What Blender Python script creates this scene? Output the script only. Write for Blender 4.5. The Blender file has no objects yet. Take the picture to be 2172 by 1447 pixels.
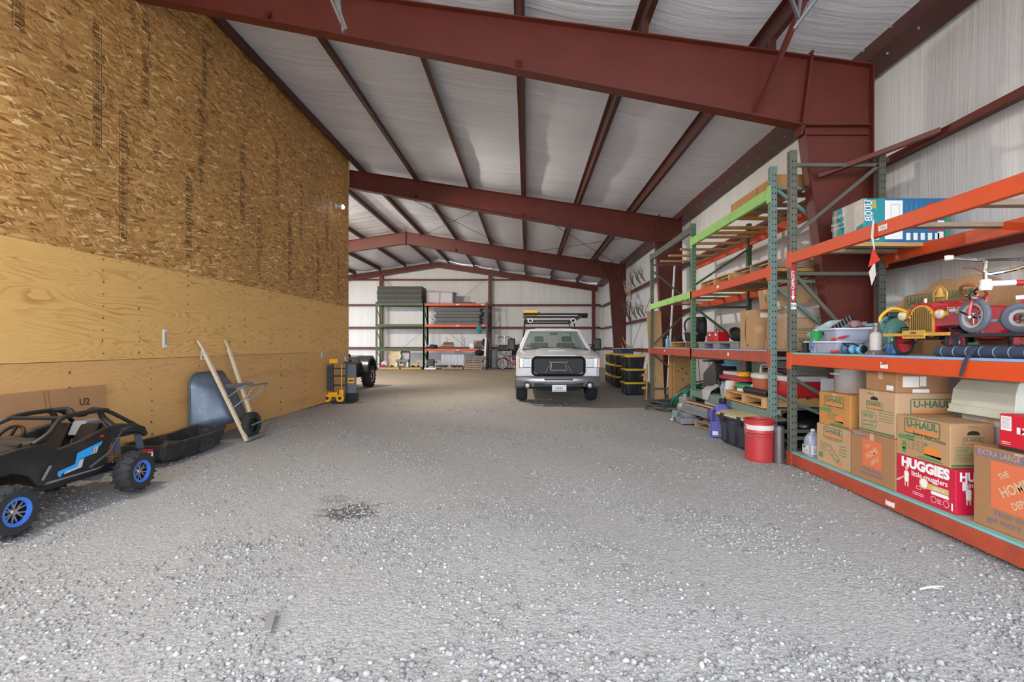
import bpy, bmesh, math, random
import numpy as np
from mathutils import Vector, Matrix, Euler
PI = math.pi
R = math.radians
C = bpy.context.scene.collection
sc = bpy.context.scene

# ---------------------------------------------------------------- camera
F, U0, V0, HC = 1024.0, 1118.0, 731.0, 1.37
cam_d = bpy.data.cameras.new('camera')
cam = bpy.data.objects.new('camera', cam_d)
C.objects.link(cam)
cam.location = (0, 0, HC)
cam.rotation_euler = (R(90), 0, 0)
cam_d.sensor_width = 36
cam_d.lens = F / 2172 * 36
cam_d.shift_x = (1086 - U0) / 2172
cam_d.shift_y = (V0 - 723.5) / 2172
cam_d.clip_start = 0.02
sc.camera = cam
# ---------------------------------------------------------------- sky, exposure
w = bpy.data.worlds.new('sky')
sc.world = w
w.use_nodes = True
bg = w.node_tree.nodes['Background']
bg.inputs[0].default_value = (0.84, 0.92, 1.0, 1)
bg.inputs[1].default_value = 8.0
sc.view_settings.view_transform = 'Standard'
sc.view_settings.look = 'None'
sc.view_settings.gamma = 1
sc.view_settings.exposure = 0.08
sc.view_settings.use_curve_mapping = False
try:
    sc.cycles.max_bounces = 8
    sc.cycles.diffuse_bounces = 6
    sc.cycles.use_denoising = True
    sc.cycles.sample_clamp_indirect = 6
except Exception:
    pass

def portal(name, loc, rot, sx, sy):
    l = bpy.data.lights.new(name, 'AREA')
    l.shape = 'RECTANGLE'; l.size = sx; l.size_y = sy
    l.cycles.is_portal = True
    o = bpy.data.objects.new(name, l); C.objects.link(o)
    o.location = loc; o.rotation_euler = rot
portal('door_daylight_portal', (-0.1, -1.7, 2.4), (R(90), 0, 0), 9.4, 4.8)
portal('added_side_opening_portal', (-14.95, 20.5, 2.2), (0, R(-90), 0), 4.4, 12.0)  # daylight for the rear half, through an opening added out of view

def P(u, v, Y):
    return Vector(((u - U0) * Y / F, Y, HC - (v - V0) * Y / F))

# ---------------------------------------------------------------- materials
MATS = {}
def mat(name, col, rough=0.6, metal=0.0, var=0.0, scale=8.0, bump=0.0, bscale=40.0, dirt=None, dirt_amt=0.0, stretch=None, alpha=None, trans=0.0, coat=0.0, spec=None, emit=None):
    if name in MATS: return MATS[name]
    m = bpy.data.materials.new(name); m.use_nodes = True
    nt = m.node_tree; N = nt.nodes; L = nt.links
    b = N['Principled BSDF']
    b.inputs['Base Color'].default_value = (*col, 1)
    b.inputs['Roughness'].default_value = rough
    b.inputs['Metallic'].default_value = metal
    if coat: b.inputs['Coat Weight'].default_value = coat
    if spec is not None: b.inputs['Specular IOR Level'].default_value = spec
    if trans: b.inputs['Transmission Weight'].default_value = trans
    if alpha is not None: b.inputs['Alpha'].default_value = alpha
    if emit:
        b.inputs['Emission Color'].default_value = (*emit[0], 1); b.inputs['Emission Strength'].default_value = emit[1]
    tc = mp = None
    if var or bump or dirt_amt:
        tc = N.new('ShaderNodeTexCoord'); mp = N.new('ShaderNodeMapping')
        L.new(tc.outputs['Object'], mp.inputs[0])
        if stretch: mp.inputs['Scale'].default_value = stretch
    col_out = None
    if var:
        n = N.new('ShaderNodeTexNoise'); n.inputs['Scale'].default_value = scale; n.inputs['Detail'].default_value = 5
        L.new(mp.outputs[0], n.inputs[0])
        r = N.new('ShaderNodeValToRGB')
        e = r.color_ramp.elements
        e[0].position = 0.3; e[0].color = (*[max(0, c * (1 - var)) for c in col], 1)
        e[1].position = 0.7; e[1].color = (*[min(1, c * (1 + var)) for c in col], 1)
        L.new(n.outputs[0], r.inputs[0]); col_out = r.outputs[0]
    if dirt_amt:
        n2 = N.new('ShaderNodeTexNoise'); n2.inputs['Scale'].default_value = scale * 0.6 + 2; n2.inputs['Detail'].default_value = 8; n2.inputs['Roughness'].default_value = 0.7
        L.new(mp.outputs[0], n2.inputs[0])
        r2 = N.new('ShaderNodeValToRGB'); e = r2.color_ramp.elements
        e[0].position = 0.5; e[0].color = (0, 0, 0, 1); e[1].position = 0.72; e[1].color = (dirt_amt, dirt_amt, dirt_amt, 1)
        L.new(n2.outputs[0], r2.inputs[0])
        mx = N.new('ShaderNodeMix'); mx.data_type = 'RGBA'
        L.new(r2.outputs[0], mx.inputs[0])
        if col_out: L.new(col_out, mx.inputs[6])
        else: mx.inputs[6].default_value = (*col, 1)
        mx.inputs[7].default_value = (*(dirt or (0.3, 0.27, 0.22)), 1)
        col_out = mx.outputs[2]
    if col_out: L.new(col_out, b.inputs['Base Color'])
    if bump:
        n3 = N.new('ShaderNodeTexNoise'); n3.inputs['Scale'].default_value = bscale; n3.inputs['Detail'].default_value = 4
        L.new(mp.outputs[0], n3.inputs[0])
        bp = N.new('ShaderNodeBump'); bp.inputs['Strength'].default_value = bump; bp.inputs['Distance'].default_value = 0.02
        L.new(n3.outputs[0], bp.inputs['Height']); L.new(bp.outputs[0], b.inputs['Normal'])
    MATS[name] = m
    return m

def s2l(r, g, b):
    f = lambda c: (c / 255 / 12.92) if c / 255 <= 0.04045 else ((c / 255 + 0.055) / 1.055) ** 2.4
    return (f(r), f(g), f(b))

steel = mat('red oxide steel', s2l(96, 37, 26), 0.5, 0, 0.12, 3.0)
steel_dk = mat('red oxide purlin steel', s2l(76, 34, 26), 0.45, 0, 0.15, 2.0)
galv = mat('galvanised steel', s2l(160, 165, 170), 0.4, 0.8, 0.1, 20)
bolt_m = mat('zinc bolt', s2l(190, 185, 180), 0.35, 0.7)
orange = mat('orange rack paint', s2l(210, 74, 24), 0.45, 0, 0.08, 5, dirt=s2l(120, 70, 45), dirt_amt=0.35)
rust_orange = mat('rusty orange rack paint', s2l(170, 72, 48), 0.55, 0, 0.12, 6, dirt=s2l(95, 60, 48), dirt_amt=0.5)
lime = mat('lime green rack paint', s2l(154, 208, 116), 0.5, 0, 0.05, 6, dirt=s2l(90, 130, 70), dirt_amt=0.4)
teal = mat('sage green rack paint', s2l(114, 136, 129), 0.5, 0, 0.1, 5, dirt=s2l(84, 88, 80), dirt_amt=0.5)
dkgreen = mat('dark green rack paint', s2l(62, 90, 62), 0.5, 0, 0.12, 5, dirt=s2l(60, 55, 45), dirt_amt=0.4)
olive = mat('olive green rack paint', s2l(88, 90, 80), 0.5, 0, 0.12, 5, dirt=s2l(100, 95, 85), dirt_amt=0.4)
hole_m = mat('upright hole black', (0.012, 0.014, 0.012), 0.9)
blk = mat('black plastic', s2l(30, 30, 32), 0.45, 0, 0.2, 6)
blk_g = mat('glossy black plastic', s2l(22, 22, 24), 0.25, 0, 0.15, 6)
blk_dusty = mat('dusty black plastic', s2l(38, 38, 40), 0.5, 0, 0.2, 8, dirt=s2l(120, 112, 100), dirt_amt=0.4)
rubber = mat('tyre rubber', s2l(40, 40, 41), 0.85, 0, 0.2, 12, bump=0.2)
gray_pl = mat('grey plastic', s2l(120, 122, 126), 0.5, 0, 0.1, 8)
white_pl = mat('white plastic', s2l(225, 226, 230), 0.4)
white_print = mat('white print', s2l(238, 236, 236), 0.6)
paper = mat('white paper label', s2l(228, 226, 224), 0.7, 0, 0.04, 30)
black_print = mat('black print', (0.02, 0.02, 0.02), 0.7)
card = mat('brown cardboard', s2l(178, 140, 102), 0.85, 0, 0.08, 5, dirt=s2l(140, 105, 72), dirt_amt=0.35)
card_dk = mat('dark brown cardboard', s2l(160, 118, 82), 0.85, 0, 0.08, 5, dirt=s2l(125, 92, 65), dirt_amt=0.3)
card_or = mat('amber cardboard', s2l(188, 132, 72), 0.8, 0, 0.08, 5)
card_tan = mat('tan cardboard', s2l(186, 152, 118), 0.85, 0, 0.07, 5, dirt=s2l(150, 118, 88), dirt_amt=0.3)
tape_m = mat('clear packing tape', s2l(196, 166, 132), 0.2, 0, 0.05, 10, coat=0.5)
green_print = mat('green carton print', s2l(88, 138, 88), 0.75)
dkgreen_print = mat('dark green carton print', s2l(66, 112, 78), 0.75)
orange_print = mat('orange carton print', s2l(222, 130, 58), 0.75)
hd_orange = mat('orange square carton print', s2l(212, 112, 74), 0.8)
purple_print = mat('faded purple carton print', s2l(122, 106, 128), 0.8)
wood = mat('pale lumber', s2l(190, 150, 100), 0.75, 0, 0.18, 6, stretch=(1, 8, 8), bump=0.1)
wood_or = mat('yellow pine lumber', s2l(200, 150, 88), 0.7, 0, 0.15, 6, stretch=(1, 8, 8))
wood_gray = mat('weathered lumber', s2l(150, 130, 110), 0.8, 0, 0.2, 6, stretch=(1, 6, 6), bump=0.15)
wood_dk = mat('brown lumber', s2l(128, 100, 76), 0.8, 0, 0.2, 6, stretch=(1, 6, 6))
red_m = mat('red paint', s2l(190, 28, 34), 0.3, 0, 0.06, 6, coat=0.3)
red_pl = mat('red plastic', s2l(196, 40, 42), 0.45, 0, 0.06, 6)
chrome = mat('chrome', s2l(205, 206, 210), 0.12, 1.0)
stainless = mat('stainless steel', s2l(212, 210, 208), 0.32, 0.7, 0.05, 3)
brass = mat('polished brass', s2l(232, 188, 96), 0.3, 0.55)
alum = mat('brushed aluminium', s2l(178, 180, 184), 0.35, 0.85)
blue_m = mat('blue plastic', s2l(58, 112, 190), 0.4)
ltblue = mat('light blue plastic', s2l(112, 172, 216), 0.4)
purple_bl = mat('violet blue plastic', s2l(84, 84, 176), 0.4, 0, 0.06, 5)
yellow = mat('yellow plastic', s2l(242, 186, 40), 0.45)
glass_m = mat('clear glass', (0.9, 0.95, 0.95), 0.03, 0, trans=1.0)
clear_pl = mat('clear frosted plastic', s2l(190, 196, 220), 0.25, 0, alpha=0.55)
green_pl = mat('green plastic', s2l(40, 150, 80), 0.4)
teal_pl = mat('teal green plastic', s2l(78, 128, 118), 0.4, 0, 0.08, 5)
cream = mat('cream plastic', s2l(206, 210, 196), 0.45, 0, 0.04, 4)
navy = mat('navy fabric', s2l(52, 62, 84), 0.8, 0, 0.15, 20)
cloth_blk = mat('black fabric', s2l(32, 32, 36), 0.9, 0, 0.2, 20)
teal_cloth = mat('teal fabric', s2l(40, 120, 130), 0.7, 0, 0.2, 20)
brown_cloth = mat('brown cloth', s2l(120, 84, 62), 0.9, 0, 0.25, 10)

# ---------------------------------------------------------------- mesh helpers
class MB:
    def __init__(s): s.v = []; s.f = []; s.mi = []; s.M = None; s.k = 0
    def _add(s, vs, fs):
        b = len(s.v)
        if s.M is not None: vs = [s.M @ Vector(v) for v in vs]
        s.v += [tuple(v) for v in vs]
        s.f += [tuple(i + b for i in f) for f in fs]
        s.mi += [s.k] * len(fs)
        return s
    def box(s, x0, x1, y0, y1, z0, z1):
        return s._add([(x0,y0,z0),(x1,y0,z0),(x1,y1,z0),(x0,y1,z0),(x0,y0,z1),(x1,y0,z1),(x1,y1,z1),(x0,y1,z1)],
                      [(0,3,2,1),(4,5,6,7),(0,1,5,4),(1,2,6,5),(2,3,7,6),(3,0,4,7)])
    def cbox(s, c, sz, rot=None):
        m = Matrix.Translation(c) @ (Euler(rot).to_matrix().to_4x4() if rot is not None else Matrix.Identity(4))
        a, b, d = sz[0]/2, sz[1]/2, sz[2]/2
        vs = [m @ Vector(q) for q in [(-a,-b,-d),(a,-b,-d),(a,b,-d),(-a,b,-d),(-a,-b,d),(a,-b,d),(a,b,d),(-a,b,d)]]
        return s._add(vs, [(0,3,2,1),(4,5,6,7),(0,1,5,4),(1,2,6,5),(2,3,7,6),(3,0,4,7)])
    def bar(s, p0, p1, w, h, up=(0,0,1)):
        p0 = Vector(p0); p1 = Vector(p1); d = (p1 - p0).normalized(); up = Vector(up)
        if abs(d.dot(up)) > 0.98: up = Vector((1,0,0))
        sd = d.cross(up).normalized(); uu = sd.cross(d)
        a = sd * (w/2); b = uu * (h/2)
        vs = [p0-a-b, p0+a-b, p0+a+b, p0-a+b, p1-a-b, p1+a-b, p1+a+b, p1-a+b]
        return s._add(vs, [(0,1,2,3),(7,6,5,4),(0,4,5,1),(1,5,6,2),(2,6,7,3),(3,7,4,0)])
    def tube(s, pts, r, n=8, closed=False, caps=True, sm=0):
        pts = [Vector(p) for p in pts]
        if sm: pts = smooth_path(pts, sm, closed)
        m = len(pts); rs = r if isinstance(r, (list, tuple)) else [r] * m
        if len(rs) != m:
            rs = [rs[min(len(rs)-1, int(i*(len(rs)-1)/(m-1)))] + (rs[min(len(rs)-1, int(i*(len(rs)-1)/(m-1))+1)] - rs[min(len(rs)-1, int(i*(len(rs)-1)/(m-1)))]) * ((i*(len(rs)-1)/(m-1)) % 1) for i in range(m)]
        vs = []; nrm = None
        for i in range(m):
            if closed: t = pts[(i+1) % m] - pts[i-1]
            else: t = pts[min(i+1, m-1)] - pts[max(i-1, 0)]
            t.normalize()
            if nrm is None:
                a = Vector((0,0,1)) if abs(t.z) < 0.9 else Vector((1,0,0))
                nrm = t.cross(a).normalized()
            else:
                nrm = (nrm - t * nrm.dot(t))
                nrm = nrm.normalized() if nrm.length > 1e-6 else t.orthogonal().normalized()
            bn = t.cross(nrm)
            for k in range(n):
                a = 2*PI*k/n
                vs.append(pts[i] + (nrm*math.cos(a) + bn*math.sin(a)) * rs[i])
        fs = []
        for i in range(m if closed else m-1):
            j = (i+1) % m
            for k in range(n):
                l = (k+1) % n
                fs.append((i*n+k, i*n+l, j*n+l, j*n+k))
        if caps and not closed:
            fs.append(tuple(range(n-1, -1, -1))); fs.append(tuple((m-1)*n+k for k in range(n)))
        return s._add(vs, fs)
    def cyl(s, p0, p1, r, n=16, r1=None):
        return s.tube([p0, p1], [r, r if r1 is None else r1], n)
    def lathe(s, prof, n=24, M=None, close=False):
        vs = []; fs = []; m = len(prof)
        for (r, z) in prof:
            for k in range(n):
                a = 2*PI*k/n
                q = Vector((r*math.cos(a), r*math.sin(a), z))
                vs.append(M @ q if M is not None else q)
        for i in range(m if close else m-1):
            j = (i+1) % m
            for k in range(n):
                l = (k+1) % n
                fs.append((i*n+k, i*n+l, j*n+l, j*n+k))
        if not close:
            if prof[0][0] > 1e-4: fs.append(tuple(range(n-1,-1,-1)))
            if prof[-1][0] > 1e-4: fs.append(tuple((m-1)*n+k for k in range(n)))
        return s._add(vs, fs)
    def ext(s, poly, a, b, ax='x', M=None):
        # polygon in the plane normal to ax (x: (y,z), y: (x,z), z: (x,y)), from a to b
        def q(p, t):
            v = Vector((t, p[0], p[1])) if ax == 'x' else (Vector((p[0], t, p[1])) if ax == 'y' else Vector((p[0], p[1], t)))
            return M @ v if M is not None else v
        n = len(poly)
        vs = [q(p, a) for p in poly] + [q(p, b) for p in poly]
        fs = [tuple(range(n-1,-1,-1)), tuple(range(n, 2*n))] + [(i, (i+1) % n, n+(i+1) % n, n+i) for i in range(n)]
        return s._add(vs, fs)
    def loft(s, rings, caps=True, closed=True):
        n = len(rings[0]); vs = [Vector(p) for r in rings for p in r]; fs = []
        for i in range(len(rings)-1):
            for k in range(n if closed else n-1):
                l = (k+1) % n
                fs.append((i*n+k, i*n+l, (i+1)*n+l, (i+1)*n+k))
        if caps and closed:
            fs.append(tuple(range(n-1,-1,-1))); fs.append(tuple((len(rings)-1)*n+k for k in range(n)))
        return s._add(vs, fs)
    def ell(s, c, r, nu=16, nv=10, rot=None, seed=None, jit=0.0):
        c = Vector(c); vs = []; fs = []; rnd = random.Random(seed)
        m = Euler(rot).to_matrix() if rot is not None else Matrix.Identity(3)
        for j in range(nv+1):
            t = PI*j/nv - PI/2
            for i in range(nu):
                a = 2*PI*i/nu; k = 1 + (rnd.uniform(-jit, jit) if jit else 0)
                vs.append(c + m @ Vector((r[0]*math.cos(t)*math.cos(a)*k, r[1]*math.cos(t)*math.sin(a)*k, r[2]*math.sin(t)*k)))
        for j in range(nv):
            for i in range(nu):
                l = (i+1) % nu
                fs.append((j*nu+i, j*nu+l, (j+1)*nu+l, (j+1)*nu+i))
        return s._add(vs, fs)
    def torus(s, c, Rr, r, n=24, m=8, M=None):
        prof = [(Rr + r*math.cos(2*PI*k/m), r*math.sin(2*PI*k/m)) for k in range(m)]
        mm = Matrix.Translation(c) @ (M if M is not None else Matrix.Identity(4))
        return s.lathe(prof, n, mm, close=True)
    def quad(s, a, b, c, d): return s._add([a,b,c,d], [(0,1,2,3)])
    def build(s, name, m, parent=None, smooth=False, bevel=0, seg=2, ang=40):
        me = bpy.data.meshes.new(name)
        me.from_pydata(s.v, [], s.f)
        for x in (m if isinstance(m, (list, tuple)) else [m]): me.materials.append(x)
        if isinstance(m, (list, tuple)): me.polygons.foreach_set('material_index', s.mi)
        bm = bmesh.new(); bm.from_mesh(me); bmesh.ops.recalc_face_normals(bm, faces=bm.faces); bm.to_mesh(me); bm.free()
        if smooth:
            me.polygons.foreach_set('use_smooth', [True]*len(me.polygons))
            me.set_sharp_from_angle(angle=R(ang))
        o = bpy.data.objects.new(name, me); C.objects.link(o)
        if parent is not None: o.parent = parent
        if bevel:
            b = o.modifiers.new('bevel', 'BEVEL'); b.width = bevel; b.segments = seg; b.limit_method = 'ANGLE'; b.angle_limit = R(35)
            b.harden_normals = False
        return o

def smooth_path(pts, k, closed=False):
    out = []; n = len(pts)
    for i in range(n if closed else n-1):
        p0 = pts[(i-1) % n] if closed or i > 0 else pts[0]; p1 = pts[i]; p2 = pts[(i+1) % n]
        p3 = pts[(i+2) % n] if closed or i+2 < n else pts[-1]
        for j in range(k):
            t = j/k
            out.append(0.5*((2*p1) + (-p0+p2)*t + (2*p0-5*p1+4*p2-p3)*t*t + (-p0+3*p1-3*p2+p3)*t**3))
    if not closed: out.append(pts[-1])
    return out

def rrect(w, d, r, n=4):
    # rounded rectangle outline centred on the origin
    pts = []
    for cx, cy, a0 in ((w/2-r, d/2-r, 0), (-w/2+r, d/2-r, 90), (-w/2+r, -d/2+r, 180), (w/2-r, -d/2+r, 270)):
        for k in range(n+1):
            a = R(a0 + 90*k/n); pts.append((cx + r*math.cos(a), cy + r*math.sin(a)))
    return pts

def box1(name, m, parent, x0, x1, y0, y1, z0, z1, bevel=0):
    return MB().box(x0, x1, y0, y1, z0, z1).build(name, m, parent, bevel=bevel)

def tag(o, label=None, cat=None, group=None, kind=None):
    if label: o['label'] = label
    if cat: o['category'] = cat
    if group: o['group'] = group
    if kind: o['kind'] = kind
    return o
def thing(name, label, cat, loc=(0,0,0), rz=0, group=None, rot=None):
    o = bpy.data.objects.new(name, None); C.objects.link(o)
    o.empty_display_size = 0.05
    o.location = loc; o.rotation_euler = rot if rot is not None else (0, 0, rz)
    return tag(o, label, cat, group)
def struct(o): o['kind'] = 'structure'; return o
def dup(root, loc, rz=None, label=None, group=None, rot=None):
    r = root.copy(); C.objects.link(r); r.location = loc
    if rz is not None: r.rotation_euler = (0, 0, rz)
    if rot is not None: r.rotation_euler = rot
    if label: r['label'] = label
    if group: r['group'] = group
    for ch in list(root.children):
        c = ch.copy(); C.objects.link(c); c.parent = r
        for g in list(ch.children):
            d = g.copy(); C.objects.link(d); d.parent = c
    return r
def share(o, parent, loc=(0,0,0), rot=(0,0,0), scale=None):
    c = o.copy(); C.objects.link(c); c.parent = parent; c.location = loc; c.rotation_euler = rot
    if scale: c.scale = scale
    return c

def text(s, size, m, parent, M, name='lettering', bold=0.0, width=None, align='CENTER', ext=0.0, sx=1.0, shear=0.0):
    cu = bpy.data.curves.new(name, 'FONT'); cu.body = s; cu.size = size; cu.align_x = align; cu.align_y = 'CENTER'
    cu.offset = bold * size; cu.extrude = ext; cu.resolution_u = 3; cu.shear = shear
    ob = bpy.data.objects.new(name, cu); C.objects.link(ob)
    me = bpy.data.meshes.new_from_object(ob)
    C.objects.unlink(ob); bpy.data.objects.remove(ob); bpy.data.curves.remove(cu)
    if width and len(me.vertices):
        xs = [v.co.x for v in me.vertices]; k = width / (max(xs) - min(xs)); me.transform(Matrix.Diagonal((k, 1, 1, 1)))
    elif sx != 1: me.transform(Matrix.Diagonal((sx, 1, 1, 1)))
    me.transform(M); me.materials.clear(); me.materials.append(m)
    o = bpy.data.objects.new(name, me); C.objects.link(o); o.parent = parent
    return o
def frame_m(o, rx, up):
    rx = Vector(rx).normalized(); up = Vector(up).normalized(); n = rx.cross(up)
    M = Matrix(((rx.x, up.x, n.x, o[0]), (rx.y, up.y, n.y, o[1]), (rx.z, up.z, n.z, o[2]), (0, 0, 0, 1)))
    return M

class Face:
    """a flat print surface: fractions (a, b) from its lower left corner"""
    def __init__(s, parent, o, rx, up, w, h, lift=0.0015):
        s.p = parent; s.w = w; s.h = h; s.rx = Vector(rx).normalized(); s.up = Vector(up).normalized(); s.n = s.rx.cross(s.up); s.o = Vector(o) + s.n*lift
        s.l = 0
    def pt(s, a, b, lift=0.0): return s.o + s.rx*(a*s.w) + s.up*(b*s.h) + s.n*lift
    def txt(s, t, a, b, size, m, bold=0.0, width=None, rot=0, lift=0.0, name='lettering', sx=1.0, align='CENTER', shear=0.0):
        rx = s.rx*math.cos(rot) + s.up*math.sin(rot); up = s.up*math.cos(rot) - s.rx*math.sin(rot)
        return text(t, size, m, s.p, frame_m(s.pt(a, b, lift), rx, up), name, bold, width*s.w if width else None, sx=sx, align=align, shear=shear)
    def rect(s, a0, b0, a1, b1, m, lift=0.0, name='print'):
        return MB().quad(s.pt(a0,b0,lift), s.pt(a1,b0,lift), s.pt(a1,b1,lift), s.pt(a0,b1,lift)).build(name, m, s.p)
    def poly(s, pts, m, lift=0.0, name='print'):
        mb = MB(); mb._add([s.pt(a,b,lift) for a,b in pts], [tuple(range(len(pts)))]); return mb.build(name, m, s.p)
    def border(s, a0, b0, a1, b1, t, m, lift=0.0, name='print', r=0.0):
        # an outlined rectangle with line width t (metres)
        w = (a1-a0)*s.w; h = (b1-b0)*s.h; c = s.pt((a0+a1)/2, (b0+b1)/2, lift)
        o = rrect(w, h, max(r, 0.001), 3); i = rrect(w-2*t, h-2*t, max(r-t, 0.0005), 3); n = len(o)
        mb = MB(); mb._add([c + s.rx*x + s.up*y for x, y in o] + [c + s.rx*x + s.up*y for x, y in i], [(k, (k+1) % n, n+(k+1) % n, n+k) for k in range(n)])
        return mb.build(name, m, s.p)
    def ellipse(s, a, b, ra, rb, m, lift=0.0, name='print', n=16):
        return s.poly([(a + ra/s.w*math.cos(2*PI*k/n), b + rb/s.h*math.sin(2*PI*k/n)) for k in range(n)], m, lift, name)
# ================================================================ the building
RIDGE, EAVE_X, EAVE_Z, SLOPE = -5.3, 4.3, 4.84, 0.15
WL, WR, YB, YF = -4.75, 4.56, 29.0, -1.6
XFL = -14.9
def zt(x): return EAVE_Z + SLOPE*(EAVE_X - x) if x >= RIDGE else EAVE_Z + SLOPE*(EAVE_X - RIDGE) - SLOPE*(RIDGE - x)
FY = [5.8, 13.5, 21.1, 28.7]

def nodes_of(m):
    m.use_nodes = True; nt = m.node_tree
    return nt.nodes, nt.links, nt.nodes['Principled BSDF']
def ramp(N, stops):
    r = N.new('ShaderNodeValToRGB'); e = r.color_ramp.elements
    while len(e) < len(stops): e.new(0.5)
    for i, (p, c) in enumerate(stops): e[i].position = p; e[i].color = (*c, 1)
    return r
def mapping(N, L, scale, rot=(0,0,0), coord='Object'):
    tc = N.new('ShaderNodeTexCoord'); mp = N.new('ShaderNodeMapping'); L.new(tc.outputs[coord], mp.inputs[0])
    mp.inputs['Scale'].default_value = scale; mp.inputs['Rotation'].default_value = rot
    return mp
def noise(N, L, vec, scale, detail=4, rough=0.5, dist=0.0):
    n = N.new('ShaderNodeTexNoise'); n.inputs['Scale'].default_value = scale; n.inputs['Detail'].default_value = detail
    n.inputs['Roughness'].default_value = rough; n.inputs['Distortion'].default_value = dist
    if vec is not None: L.new(vec, n.inputs[0])
    return n
def mixc(N, L, fac, a, b, blend='MIX'):
    m = N.new('ShaderNodeMix'); m.data_type = 'RGBA'; m.blend_type = blend
    for i, x in ((0, fac), (6, a), (7, b)):
        if isinstance(x, (int, float)): m.inputs[i].default_value = x
        elif isinstance(x, tuple): m.inputs[i].default_value = (*x, 1)
        else: L.new(x, m.inputs[i])
    return m.outputs[2]
def math_n(N, L, op, a, b=None):
    m = N.new('ShaderNodeMath'); m.operation = op
    for i, x in ((0, a), (1, b)):
        if x is None: continue
        if isinstance(x, (int, float)): m.inputs[i].default_value = x
        else: L.new(x, m.inputs[i])
    return m.outputs[0]

def insulation_mat(name, sx, sy, sz, col, strength=0.5):
    m = bpy.data.materials.new(name); N, L, b = nodes_of(m)
    mp = mapping(N, L, (sx, sy, sz))
    n1 = noise(N, L, mp.outputs[0], 1.0, 6, 0.65, 0.6)
    mp2 = mapping(N, L, (sx*0.3, sy*0.3, sz*0.3)); n2 = noise(N, L, mp2.outputs[0], 1.0, 3, 0.5, 0.8)
    mx = math_n(N, L, 'ADD', n1.outputs[0], math_n(N, L, 'MULTIPLY', n2.outputs[0], 1.6))
    bp = N.new('ShaderNodeBump'); bp.inputs['Strength'].default_value = strength; bp.inputs['Distance'].default_value = 0.03
    L.new(mx, bp.inputs['Height']); L.new(bp.outputs[0], b.inputs['Normal'])
    r = ramp(N, [(0.35, tuple(c*0.93 for c in col)), (0.65, col)]); L.new(n2.outputs[0], r.inputs[0]); L.new(r.outputs[0], b.inputs['Base Color'])
    b.inputs['Roughness'].default_value = 0.38
    b.inputs['Specular IOR Level'].default_value = 0.35
    return m
ins_roof = insulation_mat('white vinyl roof insulation', 0.5, 9.0, 0.5, s2l(226, 230, 240), 1.0)
ins_wall = insulation_mat('white vinyl wall insulation', 10.0, 10.0, 0.35, s2l(228, 228, 228), 0.36)

# floor and outside ground
def ground_mat():
    m = bpy.data.materials.new('dusty gravel ground'); N, L, b = nodes_of(m)
    mp = mapping(N, L, (1, 1, 1))
    big = noise(N, L, mp.outputs[0], 0.55, 4, 0.6)
    fine = noise(N, L, mp.outputs[0], 38, 6, 0.7)
    v = N.new('ShaderNodeTexVoronoi'); v.inputs['Scale'].default_value = 55; L.new(mp.outputs[0], v.inputs[0])
    base = ramp(N, [(0.3, s2l(150, 148, 147)), (0.7, s2l(168, 167, 168))]); L.new(big.outputs[0], base.inputs[0])
    fr = ramp(N, [(0.25, s2l(114, 112, 111)), (0.5, s2l(158, 157, 157)), (0.8, s2l(184, 183, 183))]); L.new(fine.outputs[0], fr.inputs[0])
    c1 = mixc(N, L, 0.55, base.outputs[0], fr.outputs[0])
    # far ground is browner, bare dirt
    sep = N.new('ShaderNodeSeparateXYZ'); L.new(mp.outputs[0], sep.inputs[0])
    far = N.new('ShaderNodeMapRange'); far.inputs[1].default_value = 9.0; far.inputs[2].default_value = 20.0; L.new(sep.outputs[1], far.inputs[0])
    dirt = ramp(N, [(0.3, s2l(160, 136, 106)), (0.7, s2l(188, 164, 134))]); L.new(fine.outputs[0], dirt.inputs[0])
    c2 = mixc(N, L, math_n(N, L, 'MULTIPLY', far.outputs[0], 0.8), c1, dirt.outputs[0])
    # stone cells
    vc = ramp(N, [(0.0, (0.72,0.72,0.72)), (1.0, (1.1,1.1,1.1))]); L.new(v.outputs['Color'], vc.inputs[0])
    c3 = mixc(N, L, 0.55, c2, vc.outputs[0], 'MULTIPLY')
    # oil stain by the aisle
    def stain(cx, cy, r):
        s = N.new('ShaderNodeVectorMath'); s.operation = 'SUBTRACT'; L.new(mp.outputs[0], s.inputs[0]); s.inputs[1].default_value = (cx, cy, 0)
        ln = N.new('ShaderNodeVectorMath'); ln.operation = 'LENGTH'; L.new(s.outputs[0], ln.inputs[0])
        sn = noise(N, L, mp.outputs[0], 14, 5, 0.7)
        d = math_n(N, L, 'ADD', math_n(N, L, 'DIVIDE', ln.outputs['Value'], r), math_n(N, L, 'MULTIPLY', math_n(N, L, 'SUBTRACT', sn.outputs[0], 0.5), 2.6))
        q = ramp(N, [(0.55, (1,1,1)), (0.95, (0,0,0))]); L.new(d, q.inputs[0]); return q.outputs[0]
    c4 = mixc(N, L, math_n(N, L, 'MULTIPLY', stain(-1.46, 3.98, 0.27), 0.85), c3, s2l(60, 57, 53))
    c5 = mixc(N, L, math_n(N, L, 'MULTIPLY', stain(-1.72, 4.3, 0.16), 0.4), c4, s2l(90, 86, 80))
    L.new(c5, b.inputs['Base Color'])
    b.inputs['Roughness'].default_value = 0.95
    h = math_n(N, L, 'ADD', fine.outputs[0], math_n(N, L, 'MULTIPLY', v.outputs['Distance'], -1.2))
    bp = N.new('ShaderNodeBump'); bp.inputs['Strength'].default_value = 0.45; bp.inputs['Distance'].default_value = 0.012
    L.new(h, bp.inputs['Height']); L.new(bp.outputs[0], b.inputs['Normal'])
    return m
ground_m = ground_mat()
def gz(x, y):
    return 0.012*math.sin(x*1.3+0.5)*math.sin(y*0.9) + 0.008*math.sin(x*3.1+y*2.3) - 0.012
mb = MB(); nx, ny = 90, 130
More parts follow.
